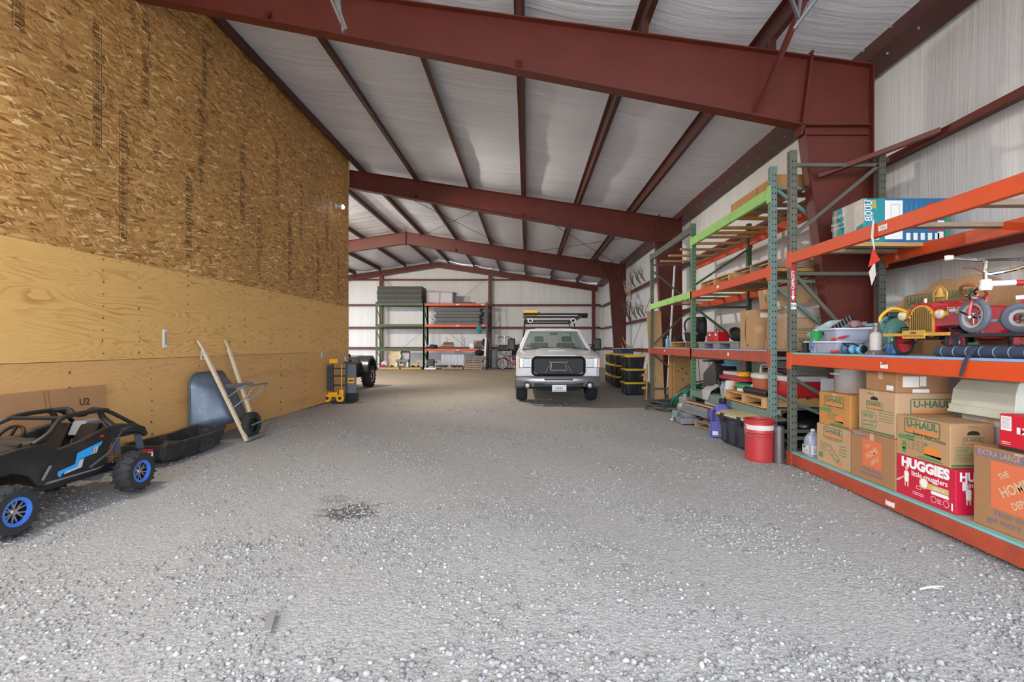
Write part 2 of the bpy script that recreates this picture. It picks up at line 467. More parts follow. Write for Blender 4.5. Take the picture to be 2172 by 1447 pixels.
xs = [XFL + (WR - XFL)*i/nx for i in range(nx+1)]; ys = [-1.7 + (YB+1.7)*j/ny for j in range(ny+1)]
mb._add([(x, y, min(0.004, gz(x, y))) for y in ys for x in xs], [(j*(nx+1)+i, j*(nx+1)+i+1, (j+1)*(nx+1)+i+1, (j+1)*(nx+1)+i) for j in range(ny) for i in range(nx)])
struct(mb.build('floor', ground_m, smooth=True))
out_m = mat('outdoor yard gravel', s2l(178, 172, 164), 0.95, 0, 0.1, 2)
struct(MB().quad((-60,-60,-0.04),(60,-60,-0.04),(60,80,-0.04),(-60,80,-0.04)).build('ground', out_m))

# purlins, ceiling
PUR = [4.12, 2.94, 1.42, -0.1, -1.62, -3.14, -4.66, -5.75, -7.25, -8.75, -10.25, -11.75, -13.25, -14.6]
def zc(x): return zt(x) + 0.205
def ceil_mesh():
    mb = MB(); sx = sorted([WR] + PUR + [RIDGE, XFL]); xs = []
    for a, b in zip(sx[:-1], sx[1:]):
        for k in range(6): xs.append((a + (b-a)*k/6, math.sin(PI*k/6) * min(0.055, 0.04*(b-a))))
    xs.append((WR, 0)); ys = [YF + (YB-YF)*j/160 for j in range(161)]
    rnd = random.Random(4); jit = [rnd.uniform(-1, 1) for _ in ys]
    n = len(xs)
    mb._add([(x, y, zc(x) - s*(1 + 0.35*math.sin(y*2.1+x) + 0.3*jit[j])) for j, y in enumerate(ys) for x, s in xs],
            [(j*n+i, j*n+i+1, (j+1)*n+i+1, (j+1)*n+i) for j in range(160) for i in range(n-1)])
    return mb
ceiling = struct(ceil_mesh().build('ceiling', ins_roof, smooth=True, ang=80))
def zee(mb, x, z0, y0, y1, lean):
    # Z purlin, 0.2 deep, flanges 0.065, lean = side of lower flange
    t = 0.012; f = 0.07
    mb.ext([(x-t/2, z0), (x+f, z0), (x+f, z0+t), (x+t/2, z0+t), (x+t/2, z0+0.2-t), (x+t/2, z0+0.2), (x-f, z0+0.2), (x-f, z0+0.2-t), (x-t/2, z0+0.2-t)], y0, y1, 'y')
    return mb
for x in PUR[1:]:
    zee(MB(), x, zt(x), YF, YB-0.05, 1).build('purlin', steel_dk, ceiling)
# eave strut at the right wall
es = MB().ext([(4.2, 4.87), (4.5, 4.82), (4.5, 4.85), (4.23, 4.9), (4.23, 5.05), (4.5, 5.0), (4.5, 5.03), (4.2, 5.085)], YF, YB-0.05, 'y').build('eave_strut', steel_dk, ceiling)
bm_ = MB()
for k in range(60):
    y = 0.5 + k*0.46
    bm_.cyl((4.185, y, 5.03), (4.2, y, 5.03), 0.012, 6); 
    bm_.cyl((4.30, y+0.2, 4.835), (4.30, y+0.2, 4.855), 0.012, 6)
tag(bm_.build('bolts', bolt_m, ceiling), kind='stuff')

# right wall
def ins_wall_mesh(axis, c, a0, a1, ztop, n, amp, seed):
    mb = MB(); rnd = random.Random(seed); ph = [rnd.uniform(0, 6.28) for _ in range(8)]
    vs = []; m = 10
    for i in range(n+1):
        a = a0 + (a1-a0)*i/n
        d = sum(math.sin(a*(1.3+1.7*k) + ph[k])/(1+0.55*k) for k in range(8))
        for j in range(m+1):
            t = j/m; z = -0.1 + (ztop(a)+0.1)*t
            o = amp*d*(0.6+0.4*math.sin(t*9+a*0.7)) + 0.012*math.sin(a*0.8+t*14)
            vs.append((c - o, a, z) if axis == 'x' else (a, c - o, z))
    mb._add(vs, [(i*(m+1)+j, (i+1)*(m+1)+j, (i+1)*(m+1)+j+1, i*(m+1)+j+1) for i in range(n) for j in range(m)])
    return mb
wall_r = struct(ins_wall_mesh('x', WR, YF, YB+0.12, lambda a: 5.12, 400, 0.006, 2).build('wall_right', ins_wall, smooth=True, ang=80))
def girt(mb, y0, y1, z):   # horizontal zee: inner flange down, web level
    t = 0.012
    mb.ext([(4.31, z-0.07), (4.322, z-0.07), (4.322, z-t), (4.53, z-t), (4.53, z+0.06), (4.518, z+0.06), (4.518, z), (4.31, z)], y0, y1, 'y'); return mb
for z in (3.62, 2.33, 1.16):
    yy = [YF] + FY[:3] + [28.7]
    for k in range(4):
        girt(MB(), yy[k]+0.003, yy[k+1]-0.003, z).build('girt', steel, wall_r)
# back wall
wall_b = struct(ins_wall_mesh('y', YB, XFL, WR+0.12, lambda a: zc(a)+0.02, 300, 0.006, 5).build('wall_back', ins_wall, smooth=True, ang=80))
BC = [-8.66, -2.2, 3.95]
xb = [XFL] + BC + [WR-0.05]
for z in (3.73, 2.38, 1.16):
    for k in range(4):
        t = 0.012
        MB().ext([(28.74, z-0.07), (28.752, z-0.07), (28.752, z-t), (28.96, z-t), (28.96, z+0.06), (28.948, z+0.06), (28.948, z), (28.74, z)], xb[k]+0.1, xb[k+1]-0.1, 'x').build('girt', steel, wall_b)
for a, b in ((-14, -8.76), (-8.56, -2.3), (-2.1, 0.35)):
    MB().ext([(28.74, 5.18), (28.752, 5.18), (28.752, 5.238), (28.96, 5.238), (28.96, 5.31), (28.948, 5.31), (28.948, 5.25), (28.74, 5.25)], a, b, 'x').build('girt', steel, wall_b)
# far left wall with an unseen opening added for daylight, room return wall behind the partition
plain_w = ins_wall
wl = struct(MB().box(XFL-0.1, XFL, YF, 14.6, 0, 4.6).build('wall_far_left', plain_w))
MB().box(XFL-0.1, XFL, 26.4, YB, 0, 4.6).build('wall_panel', plain_w, wl)
MB().box(XFL-0.1, XFL, 14.6, 26.4, 4.3, 4.6).build('wall_header', plain_w, wl)
struct(MB().box(XFL, WL-0.12, 12.75, 12.85, 0, 6.3).build('wall_room', plain_w))
struct(MB().box(XFL, WL-0.12, YF, YF+0.1, 0, 6.3).build('wall_front', plain_w))
fh = struct(MB().box(WL, WR, YF-0.1, YF, 4.75, 6.6).build('wall_front_header', plain_w))

# ---------------------------------------------------------------- rigid frames
def plate(mb, pts, y0, y1): return mb.ext(pts, y0, y1, 'y')
def rigid_frame(Y, knee_d, mid_d, col_top, col_bot, label, xl, bot=None, xo=EAVE_X, top=zt, fw=0.2):
    T = thing('roof_beam', label, 'steel frame', (0, Y, 0), group='red steel frames along the shed'); struct(T)
    xk = xo - col_top; h = fw/2
    def zb(x):
        if bot: return bot(x)
        if x >= RIDGE: return top(x) - (mid_d + (knee_d-mid_d)*max(0, (x+4.7)/(xk+4.7)))
        return top(x) - mid_d
    kz = zb(xk)
    plate(MB(), [(xo-col_bot, 0), (xo, 0), (xo, kz), (xk, kz)], -0.006, 0.006).build('column_web', steel, T)
    MB().bar((xo, 0, 0), (xo, 0, top(xo)), fw, 0.014, (1,0,0)).build('column_flange', steel, T)
    MB().bar((xo-col_bot, 0, 0), (xk, 0, kz), fw, 0.014, (1,0,0)).build('column_flange', steel, T)
    MB().bar((xk, 0, kz), (xo, 0, kz), fw, 0.014).build('stiffener', steel, T)
    MB().bar((xk+0.03, -0.02, kz-0.1), (xo-0.01, -0.02, kz-0.1), 0.03, 0.012).build('stiffener', steel, T)
    segs = [xo, xk, 0.5, xl] if xl > RIDGE else [xo, xk, 0.5, RIDGE, xl]
    tp = [(x, top(x)-0.014) for x in segs]; bo = [(x, zb(x) if x != xo else kz) for x in segs]
    plate(MB(), tp + bo[::-1], -0.006, 0.006).build('rafter_web', steel, T)
    for a, b in zip(segs[:-1], segs[1:]):
        MB().bar((a, 0, top(a)-0.007), (b, 0, top(b)-0.007), fw, 0.014).build('rafter_flange', steel, T)
        if a != xo: MB().bar((a, 0, zb(a)), (b, 0, zb(b)), fw, 0.014).build('rafter_flange', steel, T)
    MB().bar((xk-0.03, 0, kz-0.12), (xk+0.1, 0, top(xk+0.1)+0.06), fw, 0.022, (1,0,0)).build('knee_plate', steel, T)
    if xl < RIDGE: MB().bar((RIDGE, 0, zb(RIDGE)-0.06), (RIDGE, 0, top(RIDGE)+0.06), 0.22, 0.03, (1,0,0)).build('splice_plate', steel, T)
    for x in (-0.1, -3.1):
        if x > xl: MB().bar((x, -h, zb(x)+0.02), (x, -0.006, zb(x)+0.14), 0.012, 0.06, (1,0,0)).build('stiffener', steel, T)
    if top is not zt:
        for x in PUR[1:]:
            if x > xl: MB().box(x-0.03, x+0.03, -0.04, 0.04, top(x)-0.01, zt(x)+0.005).build('purlin_stand', steel_dk, T)
    box1('base_plate', steel, T, xo-col_bot-0.05, xo+0.05, -h-0.02, h+0.02, -0.005, 0.02)
    return T, zb, xk, kz
def bot1(x): return 3.99 + 0.1947*(3.25 - x)
def top1(x): return 4.70 + 0.135*(4.15 - x)
T1, zb1, xk1, kz1 = rigid_frame(FY[0], 0.9, 0.6, 0.82, 0.31, 'nearest red steel frame, its column standing behind the orange rack', WL, bot1, 4.11, top1, 0.16)
T2, zb2, xk2, kz2 = rigid_frame(FY[1], 0.72, 0.48, 0.72, 0.42, 'red steel frame whose rafter starts at the end of the plywood partition', -5.2)
T3, zb3, xk3, kz3 = rigid_frame(FY[2], 0.72, 0.5, 0.72, 0.42, 'peaked red steel frame spanning above the white pickup', XFL)
# flange braces on the first frame
MB().bar((2.72, -0.09, bot1(2.72)+0.05), (2.94, -0.75, zt(2.94)+0.02), 0.05, 0.05).build('flange_brace', steel, T1)
MB().bar((xk1+0.16, -0.1, 3.36), (EAVE_X+0.0, -0.78, 3.60), 0.06, 0.05).build('flange_brace', steel, T1)
for (x, z) in ((xk1+0.2, 3.37),):
    MB().cyl((x, -0.14, z+0.0), (x, -0.1, z), 0.02, 6).build('bolt', bolt_m, T1)
for x in (2.94, 4.0): MB().bar((xk3 if x < 3.2 else 3.9, -0.1, zb3(x) if x < 3.2 else 3.4), (x, -0.6, zt(x)+.02), 0.05, 0.05).build('flange_brace', steel, T3)
# end frame on the back wall
T4 = thing('roof_beam', 'peaked end frame with posts against the white back wall', 'steel frame', (0, FY[3], 0), group='red steel frames along the shed'); struct(T4)
for a, b in ((EAVE_X-0.1, RIDGE), (RIDGE, XFL)):
    MB().bar((a, 0, zt(a)-0.17), (b, 0, zt(b)-0.17), 0.1, 0.33).build('rafter', steel, T4)
for x in BC: MB().box(x-0.1, x+0.1, -0.1, 0.1, 0, zt(x)-0.32).build('post', steel, T4)
for x in PUR[1:]: MB().bar((x, -0.06, zt(x)-0.28), (x, -0.06, zt(x)+0.02), 0.02, 0.08, (1,0,0)).build('purlin_clip', steel_dk, T4)
# galvanised struts hanging from the near roof
def strut(label, pts):
    T = thing('hanging_strut', label, 'strut', pts[0][0], group='galvanised struts hanging by the first rafter')
    o = Vector(pts[0][0])
    for a, b in pts: 
        M_ = MB().bar(Vector(a)-o, Vector(b)-o, 0.035, 0.02); M_.build('angle_bar', galv, T)
strut('perforated galvanised strut hanging over the plywood side of the nearest rafter', [(P(690, -30, 4.9), P(724, 50, 4.9)), (P(716, -30, 5.0), P(728, 68, 5.0)), (P(700, -30, 4.6), P(733, 62, 4.7))])
strut('galvanised strut hanging near the roof edge over the red boxes', [(P(1672, -20, 4.6), P(1694, 40, 4.6)), (P(1700, -20, 4.7), P(1690, 60, 4.7)), (P(1745, -20, 4.4), P(1684, 62, 4.5))])
# cross-bracing rods under the roof and in the walls
rod_m = mat('bracing rod', s2l(60, 52, 50), 0.5, 0.5)
def rod(p0, p1, label, r=0.008):
    o = MB().tube([p0, p1], r, 6).build('bracing_rod', rod_m); tag(o, label, 'bracing rod', 'cross bracing rods')
rod((-4.2, 14.0, zt(-4.2)-0.1), (-0.6, 20.6, zt(-0.6)-0.2), 'thin steel rod crossing roof bay beside the partition end, falling to the pickup side')
rod((-0.9, 14.0, zt(-0.9)-0.1), (-4.6, 20.6, zt(-4.6)-0.2), 'thin steel rod crossing roof bay beside the partition end, rising to the ridge')
rod((0.2, 14.0, zt(0.2)-0.25), (4.0, 20.6, zt(4.0)-0.2), 'thin steel rod under the roof over the pickup, running down to the eave')
rod((4.0, 14.0, zt(4.0)-0.25), (0.0, 20.6, zt(0)-0.2), 'thin steel rod under the roof over the pickup, running up from the eave')
rod((-10, 20.9, zt(-10)-0.1), (-6.2, 15.5, zt(-6.2)-0.1), 'thin steel rod under the far roof slope beyond the ridge')
rod((-8.4, 28.55, 5.2), (-2.5, 28.55, 0.3), 'thin steel rod on back wall sloping down towards the orange bay')
rod((-2.5, 28.55, 5.2), (-8.4, 28.55, 0.3), 'thin steel rod on back wall sloping down towards the green bay')
rod((4.25, 14.0, 0.5), (4.25, 20.7, 4.6), 'thin steel rod on antler wall rising away')
rod((4.25, 20.7, 0.5), (4.25, 14.0, 4.6), 'thin steel rod on antler wall falling away')

# ---------------------------------------------------------------- the wooden partition
def osb_mat():
    m = bpy.data.materials.new('oriented strand board'); N, L, b = nodes_of(m)
    mp = mapping(N, L, (1, 1, 1))
    sep = N.new('ShaderNodeSeparateXYZ'); L.new(mp.outputs[0], sep.inputs[0])
    cmb = N.new('ShaderNodeCombineXYZ'); L.new(sep.outputs[1], cmb.inputs[0]); L.new(sep.outputs[2], cmb.inputs[1])
    wn = noise(N, L, cmb.outputs[0], 7.0, 2, 0.5)
    ws = N.new('ShaderNodeVectorMath'); ws.operation = 'SCALE'; ws.inputs['Scale'].default_value = 0.05; L.new(wn.outputs['Color'], ws.inputs[0])
    wv = N.new('ShaderNodeVectorMath'); wv.operation = 'ADD'; L.new(cmb.outputs[0], wv.inputs[0]); L.new(ws.outputs[0], wv.inputs[1])
    cols = None; hs = []
    for k, (ang, sx, sy, seed) in enumerate(((0.22, 12, 58, 0), (-0.4, 11, 52, 7), (0.8, 14, 60, 13), (-0.1, 9, 44, 21))):
        rt = N.new('ShaderNodeVectorRotate'); rt.rotation_type = 'Z_AXIS'; L.new(wv.outputs[0], rt.inputs['Vector'])
        rt.inputs['Angle'].default_value = ang
        ms = N.new('ShaderNodeMapping'); ms.inputs['Scale'].default_value = (sx, sy, 1); ms.inputs['Location'].default_value = (seed, seed*1.7, 0); L.new(rt.outputs[0], ms.inputs[0])
        vo = N.new('ShaderNodeTexVoronoi'); vo.inputs['Scale'].default_value = 1.0; vo.inputs['Randomness'].default_value = 1.0; vo.voronoi_dimensions = '2D'; L.new(ms.outputs[0], vo.inputs[0])
        sp = N.new('ShaderNodeSeparateColor'); L.new(vo.outputs['Color'], sp.inputs[0])
        r = ramp(N, [(0.0, s2l(126, 84, 42)), (0.15, s2l(166, 120, 66)), (0.6, s2l(192, 146, 86)), (0.9, s2l(208, 164, 104)), (1.0, s2l(238, 206, 152))]); L.new(sp.outputs[0], r.inputs[0])
        if cols is None: cols = r.outputs[0]
        else:
            gate = ramp(N, [(0.5, (0,0,0)), (0.54, (1,1,1))]); L.new(sp.outputs[1], gate.inputs[0])
            cols = mixc(N, L, gate.outputs[0], cols, r.outputs[0])
        hs.append(sp.outputs[2])
    big = noise(N, L, mp.outputs[0], 0.9, 3); tr = ramp(N, [(0.3, (0.88,0.86,0.82)), (0.7, (1.05,1.04,1.0))]); L.new(big.outputs[0], tr.inputs[0])
    c = mixc(N, L, 1.0, cols, tr.outputs[0], 'MULTIPLY')
    L.new(c, b.inputs['Base Color']); b.inputs['Roughness'].default_value = 0.62
    bp = N.new('ShaderNodeBump'); bp.inputs['Strength'].default_value = 0.25; bp.inputs['Distance'].default_value = 0.004
    L.new(hs[0], bp.inputs['Height']); L.new(bp.outputs[0], b.inputs['Normal'])
    return m
osb_m = osb_mat()
def ply_mat(name, hue, sc_=1.0, stain_amt=0.3, contrast=0.5):
    m = bpy.data.materials.new(name); N, L, b = nodes_of(m)
    mp = mapping(N, L, (1, 0.75*sc_, 3.4*sc_)); oi = N.new('ShaderNodeObjectInfo')
    ad = N.new('ShaderNodeVectorMath'); ad.operation = 'ADD'; L.new(mp.outputs[0], ad.inputs[0])
    sc2 = N.new('ShaderNodeVectorMath'); sc2.operation = 'SCALE'; sc2.inputs['Scale'].default_value = 30; L.new(oi.outputs['Random'], sc2.inputs[0]); L.new(sc2.outputs[0], ad.inputs[1])
    n = noise(N, L, ad.outputs[0], 0.75, 3, 0.42, 0.35)
    fr = math_n(N, L, 'FRACT', math_n(N, L, 'MULTIPLY', n.outputs[0], 26))
    lines = ramp(N, [(0.0, (0.35,)*3), (0.12, (0,0,0)), (0.55, (0,0,0)), (1.0, (1,1,1))]); L.new(fr, lines.inputs[0])
    gate = noise(N, L, ad.outputs[0], 1.3, 3, 0.6); gr = ramp(N, [(0.35, (0.12,)*3), (0.65, (1,1,1))]); L.new(gate.outputs[0], gr.inputs[0])
    mp2 = mapping(N, L, (1, 3, 60)); fine = noise(N, L, mp2.outputs[0], 2.0, 4, 0.6)
    basec = ramp(N, [(0.3, tuple(c*0.92 for c in hue)), (0.7, tuple(min(1, c*1.06) for c in hue))]); L.new(fine.outputs[0], basec.inputs[0])
    dark = (hue[0]*0.62, hue[1]*0.5, hue[2]*0.36)
    fac = math_n(N, L, 'MULTIPLY', math_n(N, L, 'MULTIPLY', lines.outputs[0], gr.outputs[0]), contrast)
    c = mixc(N, L, fac, basec.outputs[0], dark)
    mp3 = mapping(N, L, (1, 0.7, 3.0)); st = noise(N, L, mp3.outputs[0], 1.1, 5, 0.65); sr = ramp(N, [(0.55, (0,0,0)), (0.75, (stain_amt,)*3)]); L.new(st.outputs[0], sr.inputs[0])
    c = mixc(N, L, sr.outputs[0], c, (hue[0]*0.66, hue[1]*0.52, hue[2]*0.4))
    L.new(c, b.inputs['Base Color']); b.inputs['Roughness'].default_value = 0.5
    return m
ply_up = ply_mat('amber plywood', s2l(226, 180, 110), 1.0, 0.18, 0.85)
ply_lo = ply_mat('worn lower plywood', s2l(214, 166, 106), 0.9, 0.6, 0.35)
wall_l = struct(MB().box(WL-0.12, WL-0.02, YF, 12.85, 0, 6.28).build('wall_left', wood_dk))
def panel(m, y0, y1, z0, z1, x=WL):
    return MB().box(x-0.018, x, y0+0.0015, y1-0.0015, z0+0.001, z1-0.001).build('panel', m, wall_l)
ZM, ZP = 1.195, 2.36
seams_u = [YF, 0.9, 3.55, 6.32, 9.09, 11.05, 12.85]; seams_d = [YF, 2.1, 4.92, 6.55, 10.46, 12.85]
for a, b in zip(seams_u[:-1], seams_u[1:]): panel(ply_up, a, b, ZM, ZP, WL+0.004)
for a, b in zip(seams_d[:-1], seams_d[1:]): panel(ply_lo, a, b, 0.0, ZM-0.004 if b < 12 else ZM+0.02, WL)
oy = [YF] + [4.91 - 1.3*k for k in (4, 3, 2, 1, 0)][0:0] + [0.95, 2.25, 3.58, 4.91, 6.26, 7.58, 8.9, 10.22, 11.54, 12.85]
for i, (a, b) in enumerate(zip(oy[:-1], oy[1:])):
    zs = [ZP, 4.55, 6.29] if i % 2 else [ZP, 4.15, 6.29]
    for z0, z1 in zip(zs[:-1], zs[1:]): panel(osb_m, a, b, z0, z1, WL)
# screw heads and knots
scr = MB(); rnd = random.Random(3)
for y in (5.4, 6.75, 8.1, 9.5, 10.1, 10.6, 11.3, 12.0, 4.05, 5.9, 7.7, 8.9):
    for k in range(9):
        z = ZM + 0.08 + k*0.132 + rnd.uniform(-0.01, 0.01)
        scr.cyl((WL+0.0035, y + rnd.uniform(-.01,.01), z), (WL+0.0055, y, z), rnd.choice((0.008, 0.009, 0.014)), 7)
for y in (5.0, 6.1, 7.0, 8.3, 9.3, 10.3, 11.4):
    for k in range(8):
        z = 0.12 + k*0.135 + rnd.uniform(-0.02, 0.02)
        scr.cyl((WL-0.0005, y + rnd.uniform(-.02,.02), z), (WL+0.0015, y, z), rnd.choice((0.008, 0.01, 0.016)), 7)
tag(scr.build('screw_heads', mat('dark screw head', s2l(88, 58, 34), 0.6), wall_l), kind='stuff')
# pale filler rings round some screws
knot = MB()
for y in (4.35, 5.25, 6.0):
    for k in range(6):
        z = ZM+0.15+k*0.19; knot.cyl((WL+0.0035, y, z), (WL+0.0044, y, z), 0.02, 10)
tag(knot.build('filler_rings', mat('pale wood filler', s2l(222, 180, 118), 0.6), wall_l), kind='stuff')
# printed stamps on the strand board
stamp = mat('grey stamp ink', s2l(92, 66, 40), 0.7)
def stamp_strip(y, z0, z1, w=0.11):
    t_ = ['RATED SHEATHING', '24/16', 'APA', 'EXPOSURE 1']
    mb = MB(); rnd = random.Random(int(y*100)); z = z0
    x = WL + 0.0012
    def q(ya, yb, za, zb): mb.quad((x, ya, za), (x, yb, za), (x, yb, zb), (x, ya, zb))
    q(y, y+0.006, z0, z1); q(y+w-0.006, y+w, z0, z1)
    while z < z1:
        h = rnd.choice((0.006, 0.009, 0.012, 0.02)); a = rnd.uniform(0.0, 0.3)*w; bb = w - rnd.uniform(0, 0.3)*w
        if rnd.random() < 0.8: q(y+a, y+bb, z, z+h)
        z += h + rnd.choice((0.006, 0.01, 0.02))
    tag(mb.build('stamp_print', stamp, wall_l), kind='stuff')
    text('APA', 0.05, stamp, wall_l, frame_m((x+0.001, y+w+0.02, (z0+z1)/2), (0,0,-1), (0,1,0)), 'lettering', 0.03)
    text('24/16', 0.05, stamp, wall_l, frame_m((x+0.001, y+w+0.02, (z0+z1)/2+0.35), (0,0,-1), (0,1,0)), 'lettering', 0.03)
for y, z0, z1 in ((5.28, 3.55, 4.9), (5.62, 2.55, 4.1), (5.95, 4.3, 5.5), (6.72, 2.5, 3.7), (6.98, 3.7, 4.95), (7.05, 5.0, 5.9), (8.0, 3.4, 4.7), (8.5, 2.6, 3.6), (9.1, 4.2, 5.2), (9.6, 2.6, 4.0), (10.1, 3.6, 4.8), (10.9, 2.6, 3.8), (11.4, 3.6, 4.9), (12.1, 2.6, 3.6), (4.45, 4.3, 5.6), (4.2, 2.5, 3.2)):
    stamp_strip(y, z0, z1)
# batten lip along the partition top
for k in range(14):
    box1('batten', osb_m, wall_l, WL, WL+0.02, 4.0+k*0.62, 4.3+k*0.62, 6.22, 6.29)
box1('corner_trim', wood_or, wall_l, WL-0.005, WL+0.014, 12.82, 12.87, 5.6, 6.2)

# things on the partition
lamp_glow = mat('lit lamp lens', (1, 1, 1), 0.4, emit=((1.0, 0.95, 0.85), 60))
def wall_lamp(p, rz, label, power, tilt=20, col=(1.0, 0.9, 0.76)):
    T = thing('wall_lamp', label, 'wall lamp', p, rz, group='flood lamps on the partition')
    MB().box(0, 0.03, -0.05, 0.05, -0.06, 0.06).build('mount', white_pl, T, bevel=0.006)
    MB().cyl((0.03, 0, 0), (0.1, 0, 0.0), 0.02, 10).build('arm', white_pl, T)
    MB().lathe([(0.02, 0.0), (0.05, 0.02), (0.06, 0.07), (0.06, 0.075), (0.0, 0.075)], 16, Matrix.Translation((0.1, 0, 0)) @ Matrix.Rotation(R(100), 4, 'Y')).build('housing', white_pl, T)
    MB().ell((0.185, -0.0, -0.015), (0.03, 0.05, 0.05)).build('lens', lamp_glow, T, smooth=True)
    l = bpy.data.lights.new('flood', 'SPOT'); l.energy = power; l.color = col; l.shadow_soft_size = 0.1; l.spot_size = R(125); l.spot_blend = 1.0
    o = bpy.data.objects.new('flood', l); C.objects.link(o); o.parent = T; o.location = (0.26, 0, -0.02); o.rotation_euler = (0, R(-90+tilt), 0)
    return T
wall_lamp((WL, 11.98, 4.8), 0, 'lit white flood lamp high on the strand board near its end', 1300, 32)
wall_lamp((WL, 3.35, 5.1), 0, 'flood lamp high on the strand board just above the nearest corner', 600, 62)
for k, x in enumerate((-6.6, -9.4)):  # two lamps added out of view to brighten the rear area
    wall_lamp((x, 12.86, 4.9), R(90), ('added unseen flood lamp behind the partition facing the back wall, nearer one', 'added unseen flood lamp behind the partition facing the back wall, farther one')[k], 1700, 24)
T = thing('thermometer', 'white strip thermometer on the amber plywood', 'thermometer', (WL+0.005, 6.32, 1.44))
MB().ext([(-0.03,-0.11),(0.03,-0.11),(0.033,-0.1),(0.033,0.1),(0.02,0.125),(-0.02,0.125),(-0.033,0.1),(-0.033,-0.1)], 0, 0.008, 'x').build('plate', white_pl, T)
MB().box(0.008, 0.011, -0.004, 0.004, -0.07, 0.1).build('glass_tube', mat('thermometer tube grey', s2l(150,150,155), 0.3), T)
MB().box(0.0085, 0.0095, 0.008, 0.022, -0.07, 0.1).build('scale_marks', mat('scale marks', s2l(120,120,122), 0.6), T)
def cover(y, z, label, hh=0.115, ww=0.075):
    T = thing('outlet_cover', label, 'outlet', (WL+0.001, y, z), group='white outlet covers on the partition')
    MB().box(0, 0.008, -ww/2, ww/2, -hh/2, hh/2).build('plate', white_pl, T, bevel=0.003)
    for s in (-1, 1): MB().box(0.006, 0.0095, -0.016, 0.016, s*0.024-0.014, s*0.024+0.014).build('socket', gray_pl, T)
cover(7.06, 1.205, 'white outlet cover on plywood seam beside wheelbarrow handles')
cover(11.18, 1.14, 'white outlet cover on lower plywood near the yellow hand truck')
# ================================================================ left side things
def W(T, rz=0):
    mb = MB(); mb.M = Matrix.Rotation(-rz, 4, 'Z') @ Matrix.Translation(-Vector(T.location)); return mb

def wheel(T, c, r, w, side, ring=None, rim_m=None, lugs=18, spokes=6, name='wheel', rimr=0.55, lug_h=0.05, lug_m=None, lug_w=0.5):
    """axis along X; side +1 shows its face to +X"""
    c = Vector(c)
    A = Matrix.Translation(c) @ Matrix.Rotation(R(90)*side, 4, 'Y')
    h = w/2; ri = r*rimr
    mb = MB()
    mb.lathe([(ri, -h*0.8), (ri*1.06, -h), (r*0.86, -h), (r*0.97, -h*0.7), (r, -h*0.3), (r, h*0.3), (r*0.97, h*0.7), (r*0.86, h), (ri*1.06, h), (ri, h*0.8)], 40, A, close=True)
    for k in range(lugs):
        a = 2*PI*k/lugs
        for s in (-1, 1):
            m = A @ Matrix.Rotation(a + s*PI/lugs*0.5, 4, 'Z')
            l = w*lug_w
            vs = [m @ Vector(q) for q in [(r*0.97, -r*0.05, s*0.02*w), (r*0.97, r*0.05, s*0.02*w), (r*0.9, r*0.1, s*l), (r*0.9, 0.0, s*l),
                                        (r*(1+lug_h), -r*0.045, s*0.03*w), (r*(1+lug_h), r*0.045, s*0.03*w), (r*(0.93+lug_h), r*0.095, s*l*1.02), (r*(0.93+lug_h), 0.005, s*l*1.02)]]
            mb._add(vs, [(0,3,2,1),(4,5,6,7),(0,1,5,4),(1,2,6,5),(2,3,7,6),(3,0,4,7)])
    o = mb.build(name, lug_m or rubber, T, smooth=True, ang=35)
    rm = rim_m or alum
    MB().lathe([(ri*0.98, -h*0.7), (ri*0.98, h*0.75), (ri*0.82, h*0.8), (ri*0.8, h*0.35), (0.0, h*0.3)], 32, A).build('rim', blk_g, o, smooth=True)
    if ring:
        MB().lathe([(ri*0.8, h*0.72), (ri*0.8, h*0.92), (ri*1.03, h*0.98), (ri*1.1, h*0.85), (ri*1.0, h*0.7)], 36, A, close=True).build('rim_ring', ring, o, smooth=True)
    for k in range(spokes):
        a = 2*PI*k/spokes
        for d in (-0.14, 0.14):
            p0 = A @ Vector((ri*0.2*math.cos(a), ri*0.2*math.sin(a), h*0.55)); p1 = A @ Vector((ri*0.84*math.cos(a+d*1.6), ri*0.84*math.sin(a+d*1.6), h*0.62))
            MB().bar(p0, p1, ri*0.09, ri*0.09, A.to_3x3() @ Vector((0,0,1))).build('spoke', rm, o)
    MB().lathe([(ri*0.26, h*0.3), (ri*0.26, h*0.62), (ri*0.2, h*0.72), (0, h*0.74)], 16, A).build('hub_cap', rm, o, smooth=True)
    return o

# ---------------------------------------------------------------- ride-on buggy
loc = Vector((-4.05, 4.0, 0))
B = thing('ride_on_buggy', 'black ride-on toy buggy with blue stripes parked along the plywood', 'toy vehicle', loc)
ringm = mat('blue rim ring', s2l(58, 108, 206), 0.4)
buggy_blue = mat('sky blue sticker', s2l(38, 150, 226), 0.4)
gray_st = mat('light grey sticker', s2l(176, 180, 186), 0.5)
for y in (3.40, 4.5):
    wheel(B, (-3.66+4.05, y-4.0, 0.19), 0.178, 0.15, 1, ringm, lugs=16, lug_h=0.075)
    wheel(B, (-4.44+4.05, y-4.0, 0.19), 0.178, 0.15, -1, ringm, lugs=16, lug_h=0.075)
prof = [(3.2, 0.36), (3.2, 0.5), (3.3, 0.565), (3.55, 0.6), (3.78, 0.6), (3.84, 0.53), (4.05, 0.56), (4.28, 0.625), (4.42, 0.64), (4.6, 0.62), (4.72, 0.57), (4.76, 0.49), (4.72, 0.47), (4.66, 0.53), (4.5, 0.56), (4.36, 0.52), (4.3, 0.42), (4.27, 0.3), (4.22, 0.265), (3.75, 0.265), (3.68, 0.29), (3.62, 0.38), (3.5, 0.43), (3.34, 0.43), (3.24, 0.4)]
